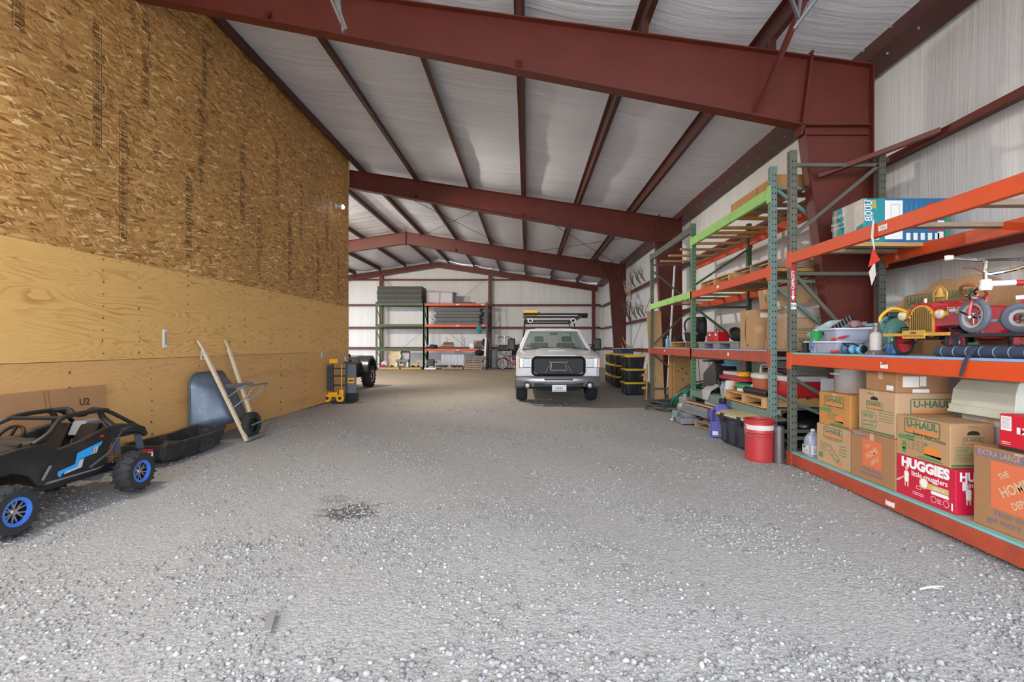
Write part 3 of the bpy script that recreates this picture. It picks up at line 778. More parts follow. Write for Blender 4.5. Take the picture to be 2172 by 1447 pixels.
for sx, nm in ((-3.76, 'side_panel'), (-4.38, 'side_panel')):
    W(B).ext(prof, sx-0.03, sx+0.03, 'x').build(nm, blk_dusty if sx < -4 else mat('black moulded panel', s2l(28, 28, 30), 0.38, 0, 0.15, 5, dirt=s2l(90,84,76), dirt_amt=0.22), B, bevel=0.012)
# hood, nose, tub, dash, deck
W(B).loft([[(x, 3.16, z) for x, z in ((-3.8,0.36),(-4.34,0.36),(-4.3,0.46),(-4.07,0.5),(-3.84,0.46))],
           [(x, 3.3, z) for x, z in ((-3.78,0.4),(-4.36,0.4),(-4.32,0.56),(-4.07,0.6),(-3.82,0.56))],
           [(x, 3.6, z) for x, z in ((-3.78,0.42),(-4.36,0.42),(-4.33,0.6),(-4.07,0.645),(-3.81,0.6))],
           [(x, 3.78, z) for x, z in ((-3.78,0.42),(-4.36,0.42),(-4.33,0.62),(-4.07,0.66),(-3.81,0.62))]]).build('hood', blk_dusty, B, smooth=True)
W(B).box(-4.36, -3.78, 3.3, 4.6, 0.22, 0.3).build('floor_pan', blk, B, bevel=0.01)
W(B).box(-4.3, -3.84, 3.76, 3.84, 0.45, 0.63).build('dashboard', blk_g, B, bevel=0.015)
for x in (-4.2, -3.94):
    s = W(B).loft([[(x-0.1, 4.0, 0.36),(x+0.1, 4.0, 0.36),(x+0.1,4.0,0.42),(x-0.1,4.0,0.42)], [(x-0.1, 4.2, 0.34),(x+0.1, 4.2, 0.34),(x+0.1,4.2,0.42),(x-0.1,4.2,0.42)], [(x-0.1, 4.32, 0.4),(x+0.1, 4.32, 0.4),(x+0.09,4.24,0.47),(x-0.09,4.24,0.47)], [(x-0.08, 4.4, 0.66),(x+0.08, 4.4, 0.66),(x+0.08,4.35,0.66),(x-0.08,4.35,0.66)]]).build('seat', blk_g, B, bevel=0.01)
W(B).box(-4.34, -3.8, 4.42, 4.74, 0.5, 0.6).build('rear_deck', blk_dusty, B, bevel=0.02)
W(B).ext([(4.3,0.56),(4.36,0.68),(4.5,0.68),(4.56,0.6)], -4.1, -3.98, 'x').build('air_box', gray_pl, B, bevel=0.01)
# roll cage
def cage(pts, r=0.02): W(B).tube(pts, r, 8, sm=4).build('cage_bar', blk, B, smooth=True)
for x, xi in ((-3.79, -3.86), (-4.36, -4.3)):
    cage([(x, 3.7, 0.6), (x, 3.82, 0.66), (xi, 4.0, 0.755), (xi, 4.16, 0.775), (xi, 4.36, 0.775), (xi, 4.44, 0.765)])
    cage([(xi, 4.4, 0.77), (xi, 4.48, 0.74), (x, 4.66, 0.6)], 0.018)
    cage([(xi, 4.36, 0.77), (xi, 4.4, 0.7), (x, 4.44, 0.61)], 0.024)
cage([(-3.86, 4.38, 0.775), (-3.97, 4.4, 0.78), (-4.03, 4.4, 0.735), (-4.12, 4.4, 0.735), (-4.18, 4.4, 0.78), (-4.3, 4.38, 0.775)])
cage([(-3.86, 4.02, 0.757), (-4.3, 4.02, 0.757)], 0.016)
cage([(-3.8, 3.62, 0.612), (-4.36, 3.62, 0.612)], 0.016)
# steering wheel
MM = Matrix.Translation(Vector((-4.18, 3.9, 0.62)) - loc) @ Matrix.Rotation(R(55), 4, 'X')
sw = MB().torus((0,0,0), 0.1, 0.013, 24, 8, MM).build('steering_wheel', blk_g, B, smooth=True)
for k in range(3):
    a = R(90+120*k); MB().bar(MM @ Vector((0,0,0)), MM @ Vector((0.095*math.cos(a), 0.095*math.sin(a), 0)), 0.02, 0.012).build('spoke', blk_g, sw)
MB().cyl(Vector((-4.18, 3.9, 0.62))-loc, Vector((-4.18, 3.8, 0.57))-loc, 0.015).build('column', blk_g, sw)
# side graphics
fc = Face(B, Vector((-3.728, 3.2, 0.2)) - loc, (0,1,0), (0,0,1), 1.0, 1.0)
def yz(l): return [(y-3.2, z-0.2) for y, z in l]
fc.poly(yz([(3.83,0.33),(3.835,0.36),(3.98,0.385),(4.0,0.47),(4.06,0.485),(4.24,0.525),(4.22,0.49),(4.15,0.475),(4.14,0.43),(4.02,0.415),(4.0,0.35),(3.87,0.335),(3.86,0.315),(3.85,0.31)]), buggy_blue, name='sticker')
fc.poly(yz([(4.02,0.41),(4.06,0.415),(4.04,0.345),(3.88,0.325),(3.9,0.345),(4.0,0.355)]), gray_st, 0.001, 'sticker')
fc.poly(yz([(4.13,0.43),(4.18,0.435),(4.2,0.492),(4.15,0.48)]), gray_st, 0.001, 'sticker')
for i in range(2):
    for j in range(2): fc.ellipse(0.945+0.02*i, 0.245+0.02*j, 0.006, 0.006, black_print, 0.002, 'sticker')
fc.rect(1.02-0.01, 0.36, 1.055, 0.375, red_pl, name='reflector')
fc.poly(yz([(3.72,0.32),(3.79,0.42),(3.76,0.425),(3.7,0.33)]), gray_pl, 0.001, 'accent')
fc.poly(yz([(4.1,0.33),(4.3,0.42),(4.45,0.6),(4.6,0.6),(4.45,0.585),(4.31,0.40),(4.12,0.315)]), mat('grey accent', s2l(84,86,90),0.45), 0.0005, 'accent')
fc.poly(yz([(3.72,0.285),(4.2,0.29),(4.26,0.31),(4.2,0.30),(3.75,0.30)]), gray_pl, 0.0005, 'accent')
# rear suspension
for x in (-3.78, -4.34):
    W(B).bar((x, 4.68, 0.5), (x, 4.72, 0.36), 0.03, 0.05, (1,0,0)).build('strut_bracket', mat('slate bracket', s2l(70,76,92),0.5), B)
    W(B).bar((x, 4.44, 0.5), (x, 4.44, 0.36), 0.03, 0.045, (1,0,0)).build('strut_bracket', MATS['slate bracket'], B)
    sp = MB()
    pts = [Vector((x + 0.02*math.cos(t*0.9), 4.38 + 0.02*math.sin(t*0.9), 0.3 + t*0.0028)) - loc for t in range(50)]
    sp.tube(pts, 0.006, 5); sp.build('coil_spring', mat('copper spring', s2l(150,100,84),0.4,0.5), B)
W(B).cyl((-3.98, 4.48, 0.2), (-4.1, 4.48, 0.2), 0.09).build('gearbox', gray_pl, B)
W(B).cyl((-3.72, 4.5, 0.19), (-4.4, 4.5, 0.19), 0.022).build('axle', gray_pl, B)
W(B).cyl((-3.72, 3.4, 0.19), (-4.4, 3.4, 0.19), 0.02).build('axle', blk, B)

# ---------------------------------------------------------------- cardboard sheet
loc = Vector((-4.6, 4.4, 0))
T = thing('cardboard_sheet', 'flattened brown carton leaning on the plywood behind the toy buggy', 'cardboard', loc)
W(T).loft([[(-4.59, y, 0.01) for y in (3.3, 5.22)] + [(-4.58, y, 0.01) for y in (5.22, 3.3)], [(-4.725, y, 0.92) for y in (3.3, 5.40)] + [(-4.715, y, 0.92) for y in (5.40, 3.3)]]).build('sheet', card_dk, T)
M0 = frame_m(Vector((-4.707, 3.3, 0.92))-loc, (0,1,0), (-0.275, 0, 0.91)); 
fc = Face(T, Vector((-4.578, 3.3, 0.01))-loc, (0,1,0), (-0.135,0,0.91), 2.0, 0.95, 0.002)
fc.txt('U2', 0.905, 0.80, 0.1, black_print, 0.015, shear=0.12)
for a in (0.70, 0.72): fc.rect(a, 0.02, a+0.004, 0.97, mat('crease brown', s2l(132,94,62),0.8), 0.001, 'crease')
fc.rect(0.35, 0.45, 1.0, 0.456, MATS['crease brown'], 0.001, 'crease')
fc.txt('LIMIT', 0.69, 0.55, 0.05, black_print, 0.02, rot=R(90))

# ---------------------------------------------------------------- black cargo sled
loc = Vector((-4.35, 6.3, 0)); rz = 0.0
T = thing('cargo_sled', 'shallow black plastic sled tub lying between buggy and wheelbarrow', 'sled', loc)
def sled_ring(y, w, z, lift=0): return [(-4.35+x, y, z) for x in (-w/2, w/2)]
out = []; 
stations = [(5.42, 0.34, 0.12, 0.2), (5.5, 0.44, 0.04, 0.235), (5.7, 0.5, 0.012, 0.22), (6.2, 0.5, 0.012, 0.215), (6.5, 0.46, 0.05, 0.24), (6.62, 0.36, 0.14, 0.26)]
rings = []
for y, wd, z0, z1 in stations:
    h = wd/2; x0 = -4.33
    rings.append([(x0-h-0.03, y, z1), (x0-h-0.03, y, z1+0.015), (x0-h+0.02, y, z1+0.015), (x0-h*0.8, y, z0+0.015), (x0+h*0.8, y, z0+0.015), (x0+h-0.02, y, z1+0.015), (x0+h+0.03, y, z1+0.015), (x0+h+0.03, y, z1-0.012), (x0+h+0.005, y, z1-0.012), (x0+h*0.84, y, z0), (x0-h*0.84, y, z0), (x0-h-0.005, y, z1-0.012)])
W(T).loft(rings).build('tub', blk_dusty, T, smooth=True, ang=30)
W(T).box(-4.55, -4.1, 5.40, 5.43, 0.1, 0.235).build('end_wall', blk_dusty, T, bevel=0.008)
W(T).box(-4.5, -4.16, 6.6, 6.63, 0.14, 0.27).build('end_wall', blk_dusty, T, bevel=0.008)
W(T).ext([(-4.57, 0.02), (-4.09, 0.02), (-4.06, 0.16), (-4.6, 0.16)], 6.05, 6.1, 'y').build('divider', blk_dusty, T, bevel=0.006)
fc = Face(T, Vector((-4.3, 5.398, 0.12))-loc, (1,0,0), (0,0,1), 0.12, 0.08); fc.rect(0, 0, 1, 1, paper, name='warning_label'); fc.rect(0, 0.6, 1, 1, red_pl, 0.001, 'warning_label')

# ---------------------------------------------------------------- wheelbarrow stood on its nose
loc = Vector((-4.2, 7.1, 0))
T = thing('wheelbarrow', 'grey steel wheelbarrow stood on its nose, wooden handles leaning on plywood', 'wheelbarrow', loc)
hand = mat('weathered handle wood', s2l(196, 178, 152), 0.7, 0, 0.15, 8, stretch=(8, 8, 1))
W(T).bar((-3.98, 6.86, 0.0), (-4.62, 6.88, 1.3), 0.045, 0.05, (0,1,0)).build('handle', hand, T, bevel=0.005)
W(T).bar((-4.61, 6.88, 1.29), (-4.7, 6.885, 1.43), 0.03, 0.036, (0,1,0)).build('handle_grip', hand, T, bevel=0.008)
W(T).bar((-4.05, 7.2, 0.12), (-4.62, 7.48, 1.3), 0.045, 0.05, (0,1,0)).build('handle', hand, T, bevel=0.005)
W(T).bar((-4.61, 7.477, 1.29), (-4.7, 7.51, 1.43), 0.03, 0.036, (0,1,0)).build('handle_grip', hand, T, bevel=0.008)
W(T).bar((-3.97, 6.84, 0.02), (-3.98, 7.24, 0.03), 0.05, 0.04).build('nose_bar', gray_pl, T)
# tray: a bowl seen from below, rim against the wall
dirn = (Vector((-4.62, 0, 1.3)) - Vector((-3.98, 0, 0))).normalized(); nrm = Vector((dirn.z, 0, -dirn.x))
tray_m = mat('blue grey painted steel', s2l(84, 94, 110), 0.4, 0.3, 0.12, 4, dirt=s2l(140,150,165), dirt_amt=0.35)
def xpan(z): return -4.05 - 0.49*z
def tring(z0, z1, y0, y1, t, r, dx=0.0):
    out = []
    for a, b in rrect(z1-z0, y1-y0, r, 5):
        z = (z0+z1)/2 + a; out.append((xpan(z)*(1-t) + t*-4.66 + dx, (y0+y1)/2 + b, z))
    return out
W(T).loft([tring(0.3, 0.78, 6.9, 7.26, 0.0, 0.1), tring(0.25, 0.84, 6.84, 7.32, 0.1, 0.13), tring(0.14, 0.95, 6.69, 7.46, 0.92, 0.15), tring(0.12, 0.97, 6.67, 7.48, 1.0, 0.16), tring(0.12, 0.97, 6.67, 7.48, 1.0, 0.16, -0.012)]).build('tray', tray_m, T, smooth=True, ang=50)
W(T).tube(tring(0.12, 0.97, 6.67, 7.48, 1.0, 0.16), 0.012, 6, closed=True).build('tray_rim', tray_m, T, smooth=True)
fc = Face(T, Vector((-4.50, 6.78, 0.42))-loc, (0.45,1,0), (0,0,1), 0.05, 0.15, 0.012); fc.rect(0, 0, 1, 1, mat('peeled label', s2l(196,170,130),0.7), name='peeled_label')
# steel legs
legm = mat('grey steel strap', s2l(120,124,130), 0.45, 0.4)
W(T).tube([(-4.25, 6.86, 0.62), (-4.05, 6.87, 0.76), (-3.98, 7.0, 0.78), (-3.98, 7.36, 0.78), (-4.02, 7.44, 0.76), (-4.12, 7.4, 0.62), (-4.25, 7.3, 0.5)], 0.013, 8, sm=4).build('leg_loop', legm, T, smooth=True)
W(T).bar((-4.28, 6.86, 0.78), (-4.2, 7.4, 0.76), 0.006, 0.06).build('cross_strap', legm, T)
W(T).tube([(-4.18, 6.88, 0.47), (-4.05, 7.0, 0.62), (-4.0, 7.06, 0.75)], 0.01, 6).build('leg_brace', legm, T)
# wheel, tilted with the barrow
wo = wheel(T, Vector((-4.02, 7.04, 0.2))-loc, 0.19, 0.1, 1, None, blk, lugs=22, spokes=0, rimr=0.6, lug_h=0.02)
MB().cyl(Vector((-3.93, 6.9, 0.22))-loc, Vector((-3.93, 7.18, 0.24))-loc, 0.01).build('axle', galv, T)
wo.rotation_euler = (0, 0, 0)

# ---------------------------------------------------------------- yellow folding hand truck
loc = Vector((-4.5, 11.5, 0))
T = thing('folding_hand_truck', 'yellow and black folding hand truck standing at the partition end', 'hand truck', loc)
yel = mat('tool yellow plastic', s2l(244, 180, 30), 0.45); drk = mat('charcoal plastic', s2l(58, 62, 68), 0.5)
for x in (-4.72+0.1, -4.32):
    W(T).tube([(x, 11.5, 0.08), (x, 11.5, 0.92), (x+0.02 if x < -4.5 else x-0.02, 11.5, 0.98)], 0.018, 8).build('rail', blk, T, smooth=True)
W(T).box(-4.7, -4.5, 11.44, 11.5, 0.92, 1.03).build('top_cap', yel, T, bevel=0.02)
W(T).box(-4.72, -4.5, 11.42, 11.52, 0.12, 0.24).build('lower_bracket', yel, T, bevel=0.02)
W(T).box(-4.46, -4.36, 11.44, 11.5, 0.16, 0.3).build('lower_bracket', yel, T, bevel=0.02)
for z in (0.4, 0.62, 0.8): W(T).box(-4.62, -4.32, 11.49, 11.51, z-0.015, z+0.015).build('cross_bar', blk, T)
for k in range(3): W(T).bar((-4.72+0.05*k, 11.44, 0.28), (-4.72+0.045*k, 11.44, 0.88), 0.03, 0.03, (0,1,0)).build('folded_leg', drk, T)
W(T).bar((-4.4, 11.46, 0.2), (-4.4, 11.46, 0.9), 0.02, 0.02, (0,1,0)).build('release_rod', yel, T)
for x in (-4.72, -4.42):
    MB().lathe([(0.03, -0.025), (0.085, -0.025), (0.095, 0), (0.085, 0.025), (0.03, 0.025)], 24, Matrix.Translation(Vector((x, 11.42, 0.095))-loc) @ Matrix.Rotation(R(75), 4, 'X')).build('wheel', yel, T, smooth=True)
    MB().lathe([(0.0, -0.035), (0.04, -0.035), (0.04, 0.035), (0.0, 0.035)], 16, Matrix.Translation(Vector((x, 11.42, 0.095))-loc) @ Matrix.Rotation(R(75), 4, 'X')).build('wheel_hub', blk, T)
W(T).box(-4.58, -4.1, 11.3, 11.44, 0.0, 0.02).build('toe_plate', blk, T)
loc = Vector((-4.24, 11.6, 0))
T = thing('panel_cart', 'dark grey panel with a yellow sticker standing beside the yellow hand truck', 'panel', loc)
W(T).box(-4.36, -4.12, 11.6, 11.66, 0.2, 0.93).build('panel', mat('slate grey panel', s2l(104,110,118),0.5), T, bevel=0.008)
W(T).box(-4.4, -4.04, 11.57, 11.7, 0.9, 0.95).build('top_shelf', drk, T, bevel=0.006)
W(T).cyl((-4.36, 11.57, 0.1), (-4.36, 11.57, 1.08), 0.018).build('pole', alum, T)
W(T).box(-4.38, -4.08, 11.58, 11.7, 0.0, 0.2).build('foot', blk, T, bevel=0.01)
fc = Face(T, Vector((-4.31, 11.6, 0.44))-loc, (1,0,0), (0,0,1), 0.16, 0.13); fc.rect(0,0,1,1, yel, name='sticker'); fc.rect(0.1,0.35,0.9,0.6, black_print, 0.001, 'sticker')

# ---------------------------------------------------------------- dark utility vehicle behind the partition end
loc = Vector((-5.7, 14.4, 0))
T = thing('utility_vehicle', 'black off-road quad half hidden behind the partition end', 'utility vehicle', loc)
dg = mat('gunmetal body paint', s2l(44, 44, 46), 0.3, 0.2, coat=0.4)
for y in (13.55, 15.6):
    wheel(T, Vector((-5.12, y, 0.36))-loc, 0.35, 0.26, 1, alum if y > 15 else None, alum, lugs=18, spokes=6, rimr=0.5, lug_h=0.08)
    wheel(T, Vector((-6.5, y, 0.36))-loc, 0.35, 0.26, -1, None, alum, lugs=18, spokes=6, rimr=0.5, lug_h=0.08)
    for x in (-5.14, -6.48):
        W(T).loft([[(x-0.2, y+0.44*math.cos(R(a)), 0.42+0.52*math.sin(R(a))), (x+0.15, y+0.44*math.cos(R(a)), 0.42+0.52*math.sin(R(a))), (x+0.13, y+0.5*math.cos(R(a)), 0.42+0.6*math.sin(R(a))), (x-0.2, y+0.5*math.cos(R(a)), 0.42+0.6*math.sin(R(a)))] for a in range(10, 190, 18)]).build('fender', dg, T, smooth=True)
W(T).loft([[(-6.35, y, 0.35), (-5.25, y, 0.35), (-5.2, y, z*0.8), (-5.4, y, z), (-6.2, y, z), (-6.4, y, z*0.8)] for y, z in ((13.1, 0.75), (13.3, 0.95), (13.9, 1.08), (14.2, 1.0), (15.3, 0.98), (15.9, 1.02), (16.1, 0.85))]).build('body', dg, T, smooth=True)
W(T).box(-6.1, -5.5, 14.2, 15.1, 0.95, 1.08).build('seat', cloth_blk, T, bevel=0.05)
W(T).tube([(-5.3, 14.0, 1.2), (-5.6, 13.9, 1.12), (-6.0, 13.9, 1.12), (-6.3, 14.0, 1.2)], 0.02, 8).build('handlebar', blk, T, smooth=True)
W(T).cyl((-5.8, 13.9, 0.95), (-5.8, 13.9, 1.12), 0.03).build('steering_stem', blk, T)
W(T).tube([(-5.35, 15.95, 0.9), (-5.3, 16.15, 0.95), (-6.3, 16.15, 0.95), (-6.25, 15.95, 0.9)], 0.02, 8).build('rack_bar', alum, T, smooth=True)
for y in (13.55, 15.6): W(T).cyl((-5.2, y, 0.36), (-6.4, y, 0.36), 0.04).build('axle', blk, T)
W(T).box(-6.1, -5.5, 13.08, 13.12, 0.6, 0.75).build('grille', blk_g, T)
# a stick and a scrap of lath on the gravel
tag(MB().bar(P(566, 1345, 2.28)*1.0, P(579, 1302, 2.46), 0.035, 0.008).build('wood_lath', mat('grey lath', s2l(132,130,128),0.9)), 'short grey wood lath lying flat on the gravel', 'lath')
bpy.data.objects['wood_lath'].location.z = 0.012
# ================================================================ white pickup
loc = Vector((0.71, 12.5, 0))
T = thing('pickup_truck', 'white pickup truck with black grille and ladder rack parked facing out', 'truck', loc)
tw = mat('white car paint', s2l(214, 216, 222), 0.28, 0, 0.02, 2, coat=0.5)
glassw = mat('windshield glass', s2l(120, 138, 132), 0.03, 0, alpha=0.42, coat=0.5)
interior = mat('dark cabin grey', s2l(62, 62, 62), 0.8)
amber = mat('amber lens', s2l(226, 140, 50), 0.25, coat=0.5)
lens = mat('headlight lens', s2l(190, 196, 202), 0.3, 0.2)
cx = 0.71
def X(a): return cx + a
def ring(y, w, zb, zs, zc): 
    return [(X(-w), y, zb), (X(w), y, zb), (X(w), y, zs-0.06), (X(w*0.97), y, zs), (X(w*0.72), y, zc-0.015), (X(w*0.35), y, zc), (X(-w*0.35), y, zc), (X(-w*0.72), y, zc-0.015), (X(-w*0.97), y, zs), (X(-w), y, zs-0.06)]
W(T).loft([ring(10.95, 0.86, 0.66, 1.06, 1.09), ring(11.0, 0.93, 0.64, 1.08, 1.11), ring(11.15, 0.965, 0.62, 1.11, 1.14), ring(11.42, 0.975, 0.62, 1.14, 1.18)]).build('front_clip', tw, T, smooth=True, ang=30)
W(T).loft([ring(11.42, 0.975, 0.86, 1.14, 1.18), ring(11.9, 0.98, 0.92, 1.19, 1.235), ring(12.25, 0.975, 0.86, 1.22, 1.27)]).build('fender_top', tw, T, smooth=True, ang=30)
W(T).loft([ring(12.25, 0.975, 0.45, 1.2, 1.25), ring(12.6, 0.98, 0.45, 1.24, 1.26), ring(14.8, 0.98, 0.45, 1.27, 1.28)]).build('cab_lower', tw, T, smooth=True, ang=30)
W(T).loft([[(X(-0.5), y, z), (X(-0.36), y, z+0.03), (X(0.36), y, z+0.03), (X(0.5), y, z)] for y, z in ((10.99, 1.1), (11.15, 1.135), (11.6, 1.195), (12.25, 1.262))], caps=True).build('hood_bulge', tw, T, smooth=True)
W(T).box(X(-0.2), X(0.2), 11.55, 11.9, 1.2, 1.235).build('hood_scoop', tw, T, bevel=0.012)
# bed
W(T).box(X(-0.98), X(0.98), 14.85, 16.9, 0.55, 1.3).build('bed', tw, T, bevel=0.05)
# cab greenhouse
def gh(y0, y1, w0, w1, z0, z1): pass
roof = [[(X(-0.60), 12.98, 1.775), (X(0.60), 12.98, 1.775), (X(0.60), 14.45, 1.78), (X(-0.60), 14.45, 1.78)], [(X(-0.62), 12.93, 1.755), (X(0.62), 12.93, 1.755), (X(0.66), 14.6, 1.745), (X(-0.66), 14.6, 1.745)]]
W(T).loft([[(X(-0.69), y, 1.72), (X(0.69), y, 1.72), (X(0.66), y, 1.77), (X(0.45), y, 1.80+d), (X(-0.45), y, 1.80+d), (X(-0.66), y, 1.77)] for y, d in ((12.95, -0.02), (13.1, 0.015), (14.3, 0.02), (14.55, -0.02))]).build('roof', tw, T, smooth=True, ang=40)
for s in (-1, 1):
    W(T).bar((X(s*0.86), 12.2, 1.24), (X(s*0.66), 12.98, 1.74), 0.09, 0.06).build('pillar', tw, T, bevel=0.012)
    W(T).bar((X(s*0.9), 13.75, 1.25), (X(s*0.69), 13.72, 1.74), 0.12, 0.05).build('pillar', tw, T, bevel=0.012)
    W(T).bar((X(s*0.9), 14.7, 1.25), (X(s*0.68), 14.48, 1.74), 0.16, 0.05).build('pillar', tw, T, bevel=0.012)
    for ya, yb in ((12.5, 13.7), (13.8, 14.6)):
        W(T)._add([(X(s*0.9), ya, 1.26), (X(s*0.9), yb, 1.26), (X(s*0.7), yb-0.05, 1.73), (X(s*0.7), max(ya+0.5, 12.95) if ya < 13 else ya, 1.73)], [(0,1,2,3)]).build('side_window', glassw, T)
W(T)._add([(X(-0.83), 12.18, 1.245), (X(0.83), 12.18, 1.245), (X(0.65), 12.93, 1.745), (X(-0.65), 12.93, 1.745), (X(0), 12.1, 1.27), (X(0), 12.88, 1.76)], [(0,4,5,3), (4,1,2,5)]).build('windshield', glassw, T)
W(T)._add([(X(-0.78), 14.72, 1.26), (X(0.78), 14.72, 1.26), (X(0.64), 14.52, 1.73), (X(-0.64), 14.52, 1.73)], [(0,1,2,3)]).build('rear_window', glassw, T)
W(T).bar((X(-0.82), 12.14, 1.25), (X(0.82), 12.14, 1.25), 0.1, 0.03).build('cowl', blk, T)
for s in (-1, 1): W(T).bar((X(-0.55 if s < 0 else 0.12), 12.1, 1.275), (X(-0.05 if s < 0 else 0.62), 12.2, 1.3), 0.02, 0.015).build('wiper', blk, T)
W(T).box(X(-0.85), X(0.85), 12.3, 12.6, 0.9, 1.25).build('dashboard', interior, T, bevel=0.05)
for s in (-1, 1):
    W(T).box(X(s*0.38-0.26), X(s*0.38+0.26), 13.4, 13.55, 0.8, 1.42).build('seat_back', interior, T, bevel=0.05)
    W(T).box(X(s*0.38-0.13), X(s*0.38+0.13), 13.42, 13.52, 1.44, 1.6).build('headrest', interior, T, bevel=0.04)
MB().torus(Vector((X(0.38), 12.75, 1.22))-loc, 0.18, 0.016, 24, 8, Matrix.Rotation(R(65), 4, 'X')).build('steering_wheel', blk, T, smooth=True)
W(T).box(X(-0.1), X(0.1), 12.86, 12.9, 1.62, 1.69).build('inner_mirror', blk, T, bevel=0.01)
# grille
gy = 10.94
gr = W(T).ext([(X(a), b) for a, b in ((-0.57,1.06),(0.57,1.06),(0.58,0.84),(0.54,0.74),(0.46,0.70),(-0.46,0.70),(-0.54,0.74),(-0.58,0.84))], gy-0.03, gy+0.05, 'y').build('grille', mat('grille mesh black', s2l(34,35,38),0.55,0.2), T, bevel=0.01)
fr = rrect(1.17, 0.4, 0.09, 4)
W(T).tube([(X(a*1.0), gy-0.035, 0.88+b) for a, b in fr], 0.03, 6, closed=True).build('grille_surround', blk_g, gr, smooth=True)
for s in (-1, 1):
    W(T).tube([(X(s*0.14), gy-0.05, 0.76), (X(s*0.18), gy-0.06, 0.8), (X(s*0.16), gy-0.06, 0.92), (X(s*0.2), gy-0.05, 1.0)], 0.014, 6).build('bracket', alum, gr)
    W(T).bar((X(s*0.3), gy-0.04, 0.74), (X(s*0.2), gy-0.045, 0.9), 0.02, 0.012).build('bracket_arm', gray_pl, gr)
for z in (0.79, 0.97): W(T).box(X(-0.16), X(0.16), gy-0.05, gy-0.04, z-0.01, z+0.01).build('cross_bar', gray_pl, gr)
for k in range(7): W(T).cyl((X(-0.5+k*0.165), gy-0.03, 1.085), (X(-0.5+k*0.165), gy+0.01, 1.085), 0.012, 8).build('rivet', gray_pl, gr)
# headlights
for s in (-1, 1):
    hl = W(T).box(X(s*0.74)-0.15, X(s*0.74)+0.15, 10.92, 11.0, 0.84, 1.07).build('headlight', alum, T, bevel=0.015)
    for z in (0.9, 1.01): 
        W(T).box(X(s*0.72)-0.085, X(s*0.72)+0.085, 10.905, 10.93, z-0.045, z+0.045).build('lens', lens, hl, bevel=0.012)
    W(T).box(X(s*0.59)-0.028, X(s*0.59)+0.028, 10.908, 10.93, 0.85, 1.06).build('turn_lens', amber, hl, bevel=0.006)
    W(T).bar((X(s*0.905), 10.95, 0.85), (X(s*0.905), 10.98, 1.06), 0.06, 0.04, (0,1,0)).build('marker_lens', amber, hl)
    # mirrors
    mr = W(T).box(X(s*1.12)-0.1, X(s*1.12)+0.1, 12.55, 12.68, 1.22, 1.53).build('mirror', blk, T, bevel=0.035)
    for z in (1.3, 1.36): W(T).bar((X(s*0.9), 12.55, z), (X(s*1.04), 12.6, z), 0.03, 0.03).build('mirror_arm', blk, mr)
# bumper
bp_ = []
for a in range(-10, 11):
    t = a/10; bp_.append((X(t*0.97), 10.86 + 0.14*abs(t)**2.5))
bump_m = mat('dull chrome bumper', s2l(150, 150, 156), 0.28, 0.75, 0.08, 4)
mb = W(T); rr = []
for x, y in bp_:
    rr.append([(x, y+0.1, 0.66), (x, y, 0.655), (x, y-0.03, 0.6), (x, y-0.03, 0.52), (x, y, 0.42), (x, y+0.12, 0.40)])
mb.loft(rr, caps=True).build('bumper', bump_m, T, smooth=True, ang=40)
W(T).box(X(-0.32), X(0.32), 10.815, 10.86, 0.565, 0.605).build('bumper_slot', blk, T)
va = W(T).loft([[(X(-0.56), 10.85, 0.50), (X(0.56), 10.85, 0.50), (X(0.56), 11.0, 0.5), (X(-0.56), 11.0, 0.5)], [(X(-0.55), 10.83, 0.44), (X(0.55), 10.83, 0.44), (X(0.55), 11.0, 0.44), (X(-0.55), 11.0, 0.44)], [(X(-0.48), 10.88, 0.33), (X(0.48), 10.88, 0.33), (X(0.48), 11.0, 0.33), (X(-0.48), 11.0, 0.33)]]).build('valance', blk, T, bevel=0.01)
for s in (-1, 1):
    W(T).box(X(s*0.42)-0.08, X(s*0.42)+0.08, 10.81, 10.85, 0.43, 0.47).build('tow_slot', blk_g, va, bevel=0.01)
    MB().lathe([(0.0, 0.03), (0.065, 0.03), (0.085, 0.0), (0.085, -0.04), (0.0, -0.04)], 20, Matrix.Translation(Vector((X(s*0.7), 10.86, 0.45))-loc) @ Matrix.Rotation(R(90), 4, 'X')).build('fog_lamp', blk_g, T, smooth=True)
    MB().ell(Vector((X(s*0.7), 10.83, 0.45))-loc, (0.05, 0.015, 0.05)).build('fog_lens', lens, T, smooth=True)
    W(T).box(X(s*0.9)-0.09, X(s*0.9)+0.09, 11.25, 11.45, 0.35, 0.62).build('mud_guard', blk, T)
pl = W(T).box(X(-0.16)+0.01, X(0.16)+0.01, 10.8, 10.81, 0.31, 0.465).build('license_plate', white_pl, T, bevel=0.003)
fc = Face(pl, Vector((X(-0.15), 10.8, 0.31))-loc, (1,0,0), (0,0,1), 0.32, 0.155)
fc.rect(0.05, 0.1, 0.95, 0.2, green_print, name='print')
for k in range(5): fc.rect(0.24+k*0.11, 0.36, 0.29+k*0.11, 0.66, mat('plate blue ink', s2l(96, 104, 140),0.6), name='print')
# wheels and underside
for s in (-1, 1):
    wheel(T, Vector((X(s*0.84), 11.83, 0.4))-loc, 0.385, 0.27, s, None, alum, lugs=26, spokes=6, rimr=0.55, lug_h=0.025, lug_w=0.46)
    wheel(T, Vector((X(s*0.84), 15.6, 0.4))-loc, 0.385, 0.27, s, None, alum, lugs=26, spokes=6, rimr=0.55, lug_h=0.025, lug_w=0.46)
W(T).box(X(-0.5), X(0.5), 11.1, 16.5, 0.36, 0.5).build('chassis', blk, T)
W(T).cyl((X(-0.8), 11.83, 0.4), (X(0.8), 11.83, 0.4), 0.06).build('axle', blk, T)
for s in (-1, 1): W(T).bar((X(s*0.5), 11.5, 0.35), (X(s*0.68), 11.8, 0.32), 0.06, 0.05).build('control_arm', blk, T)
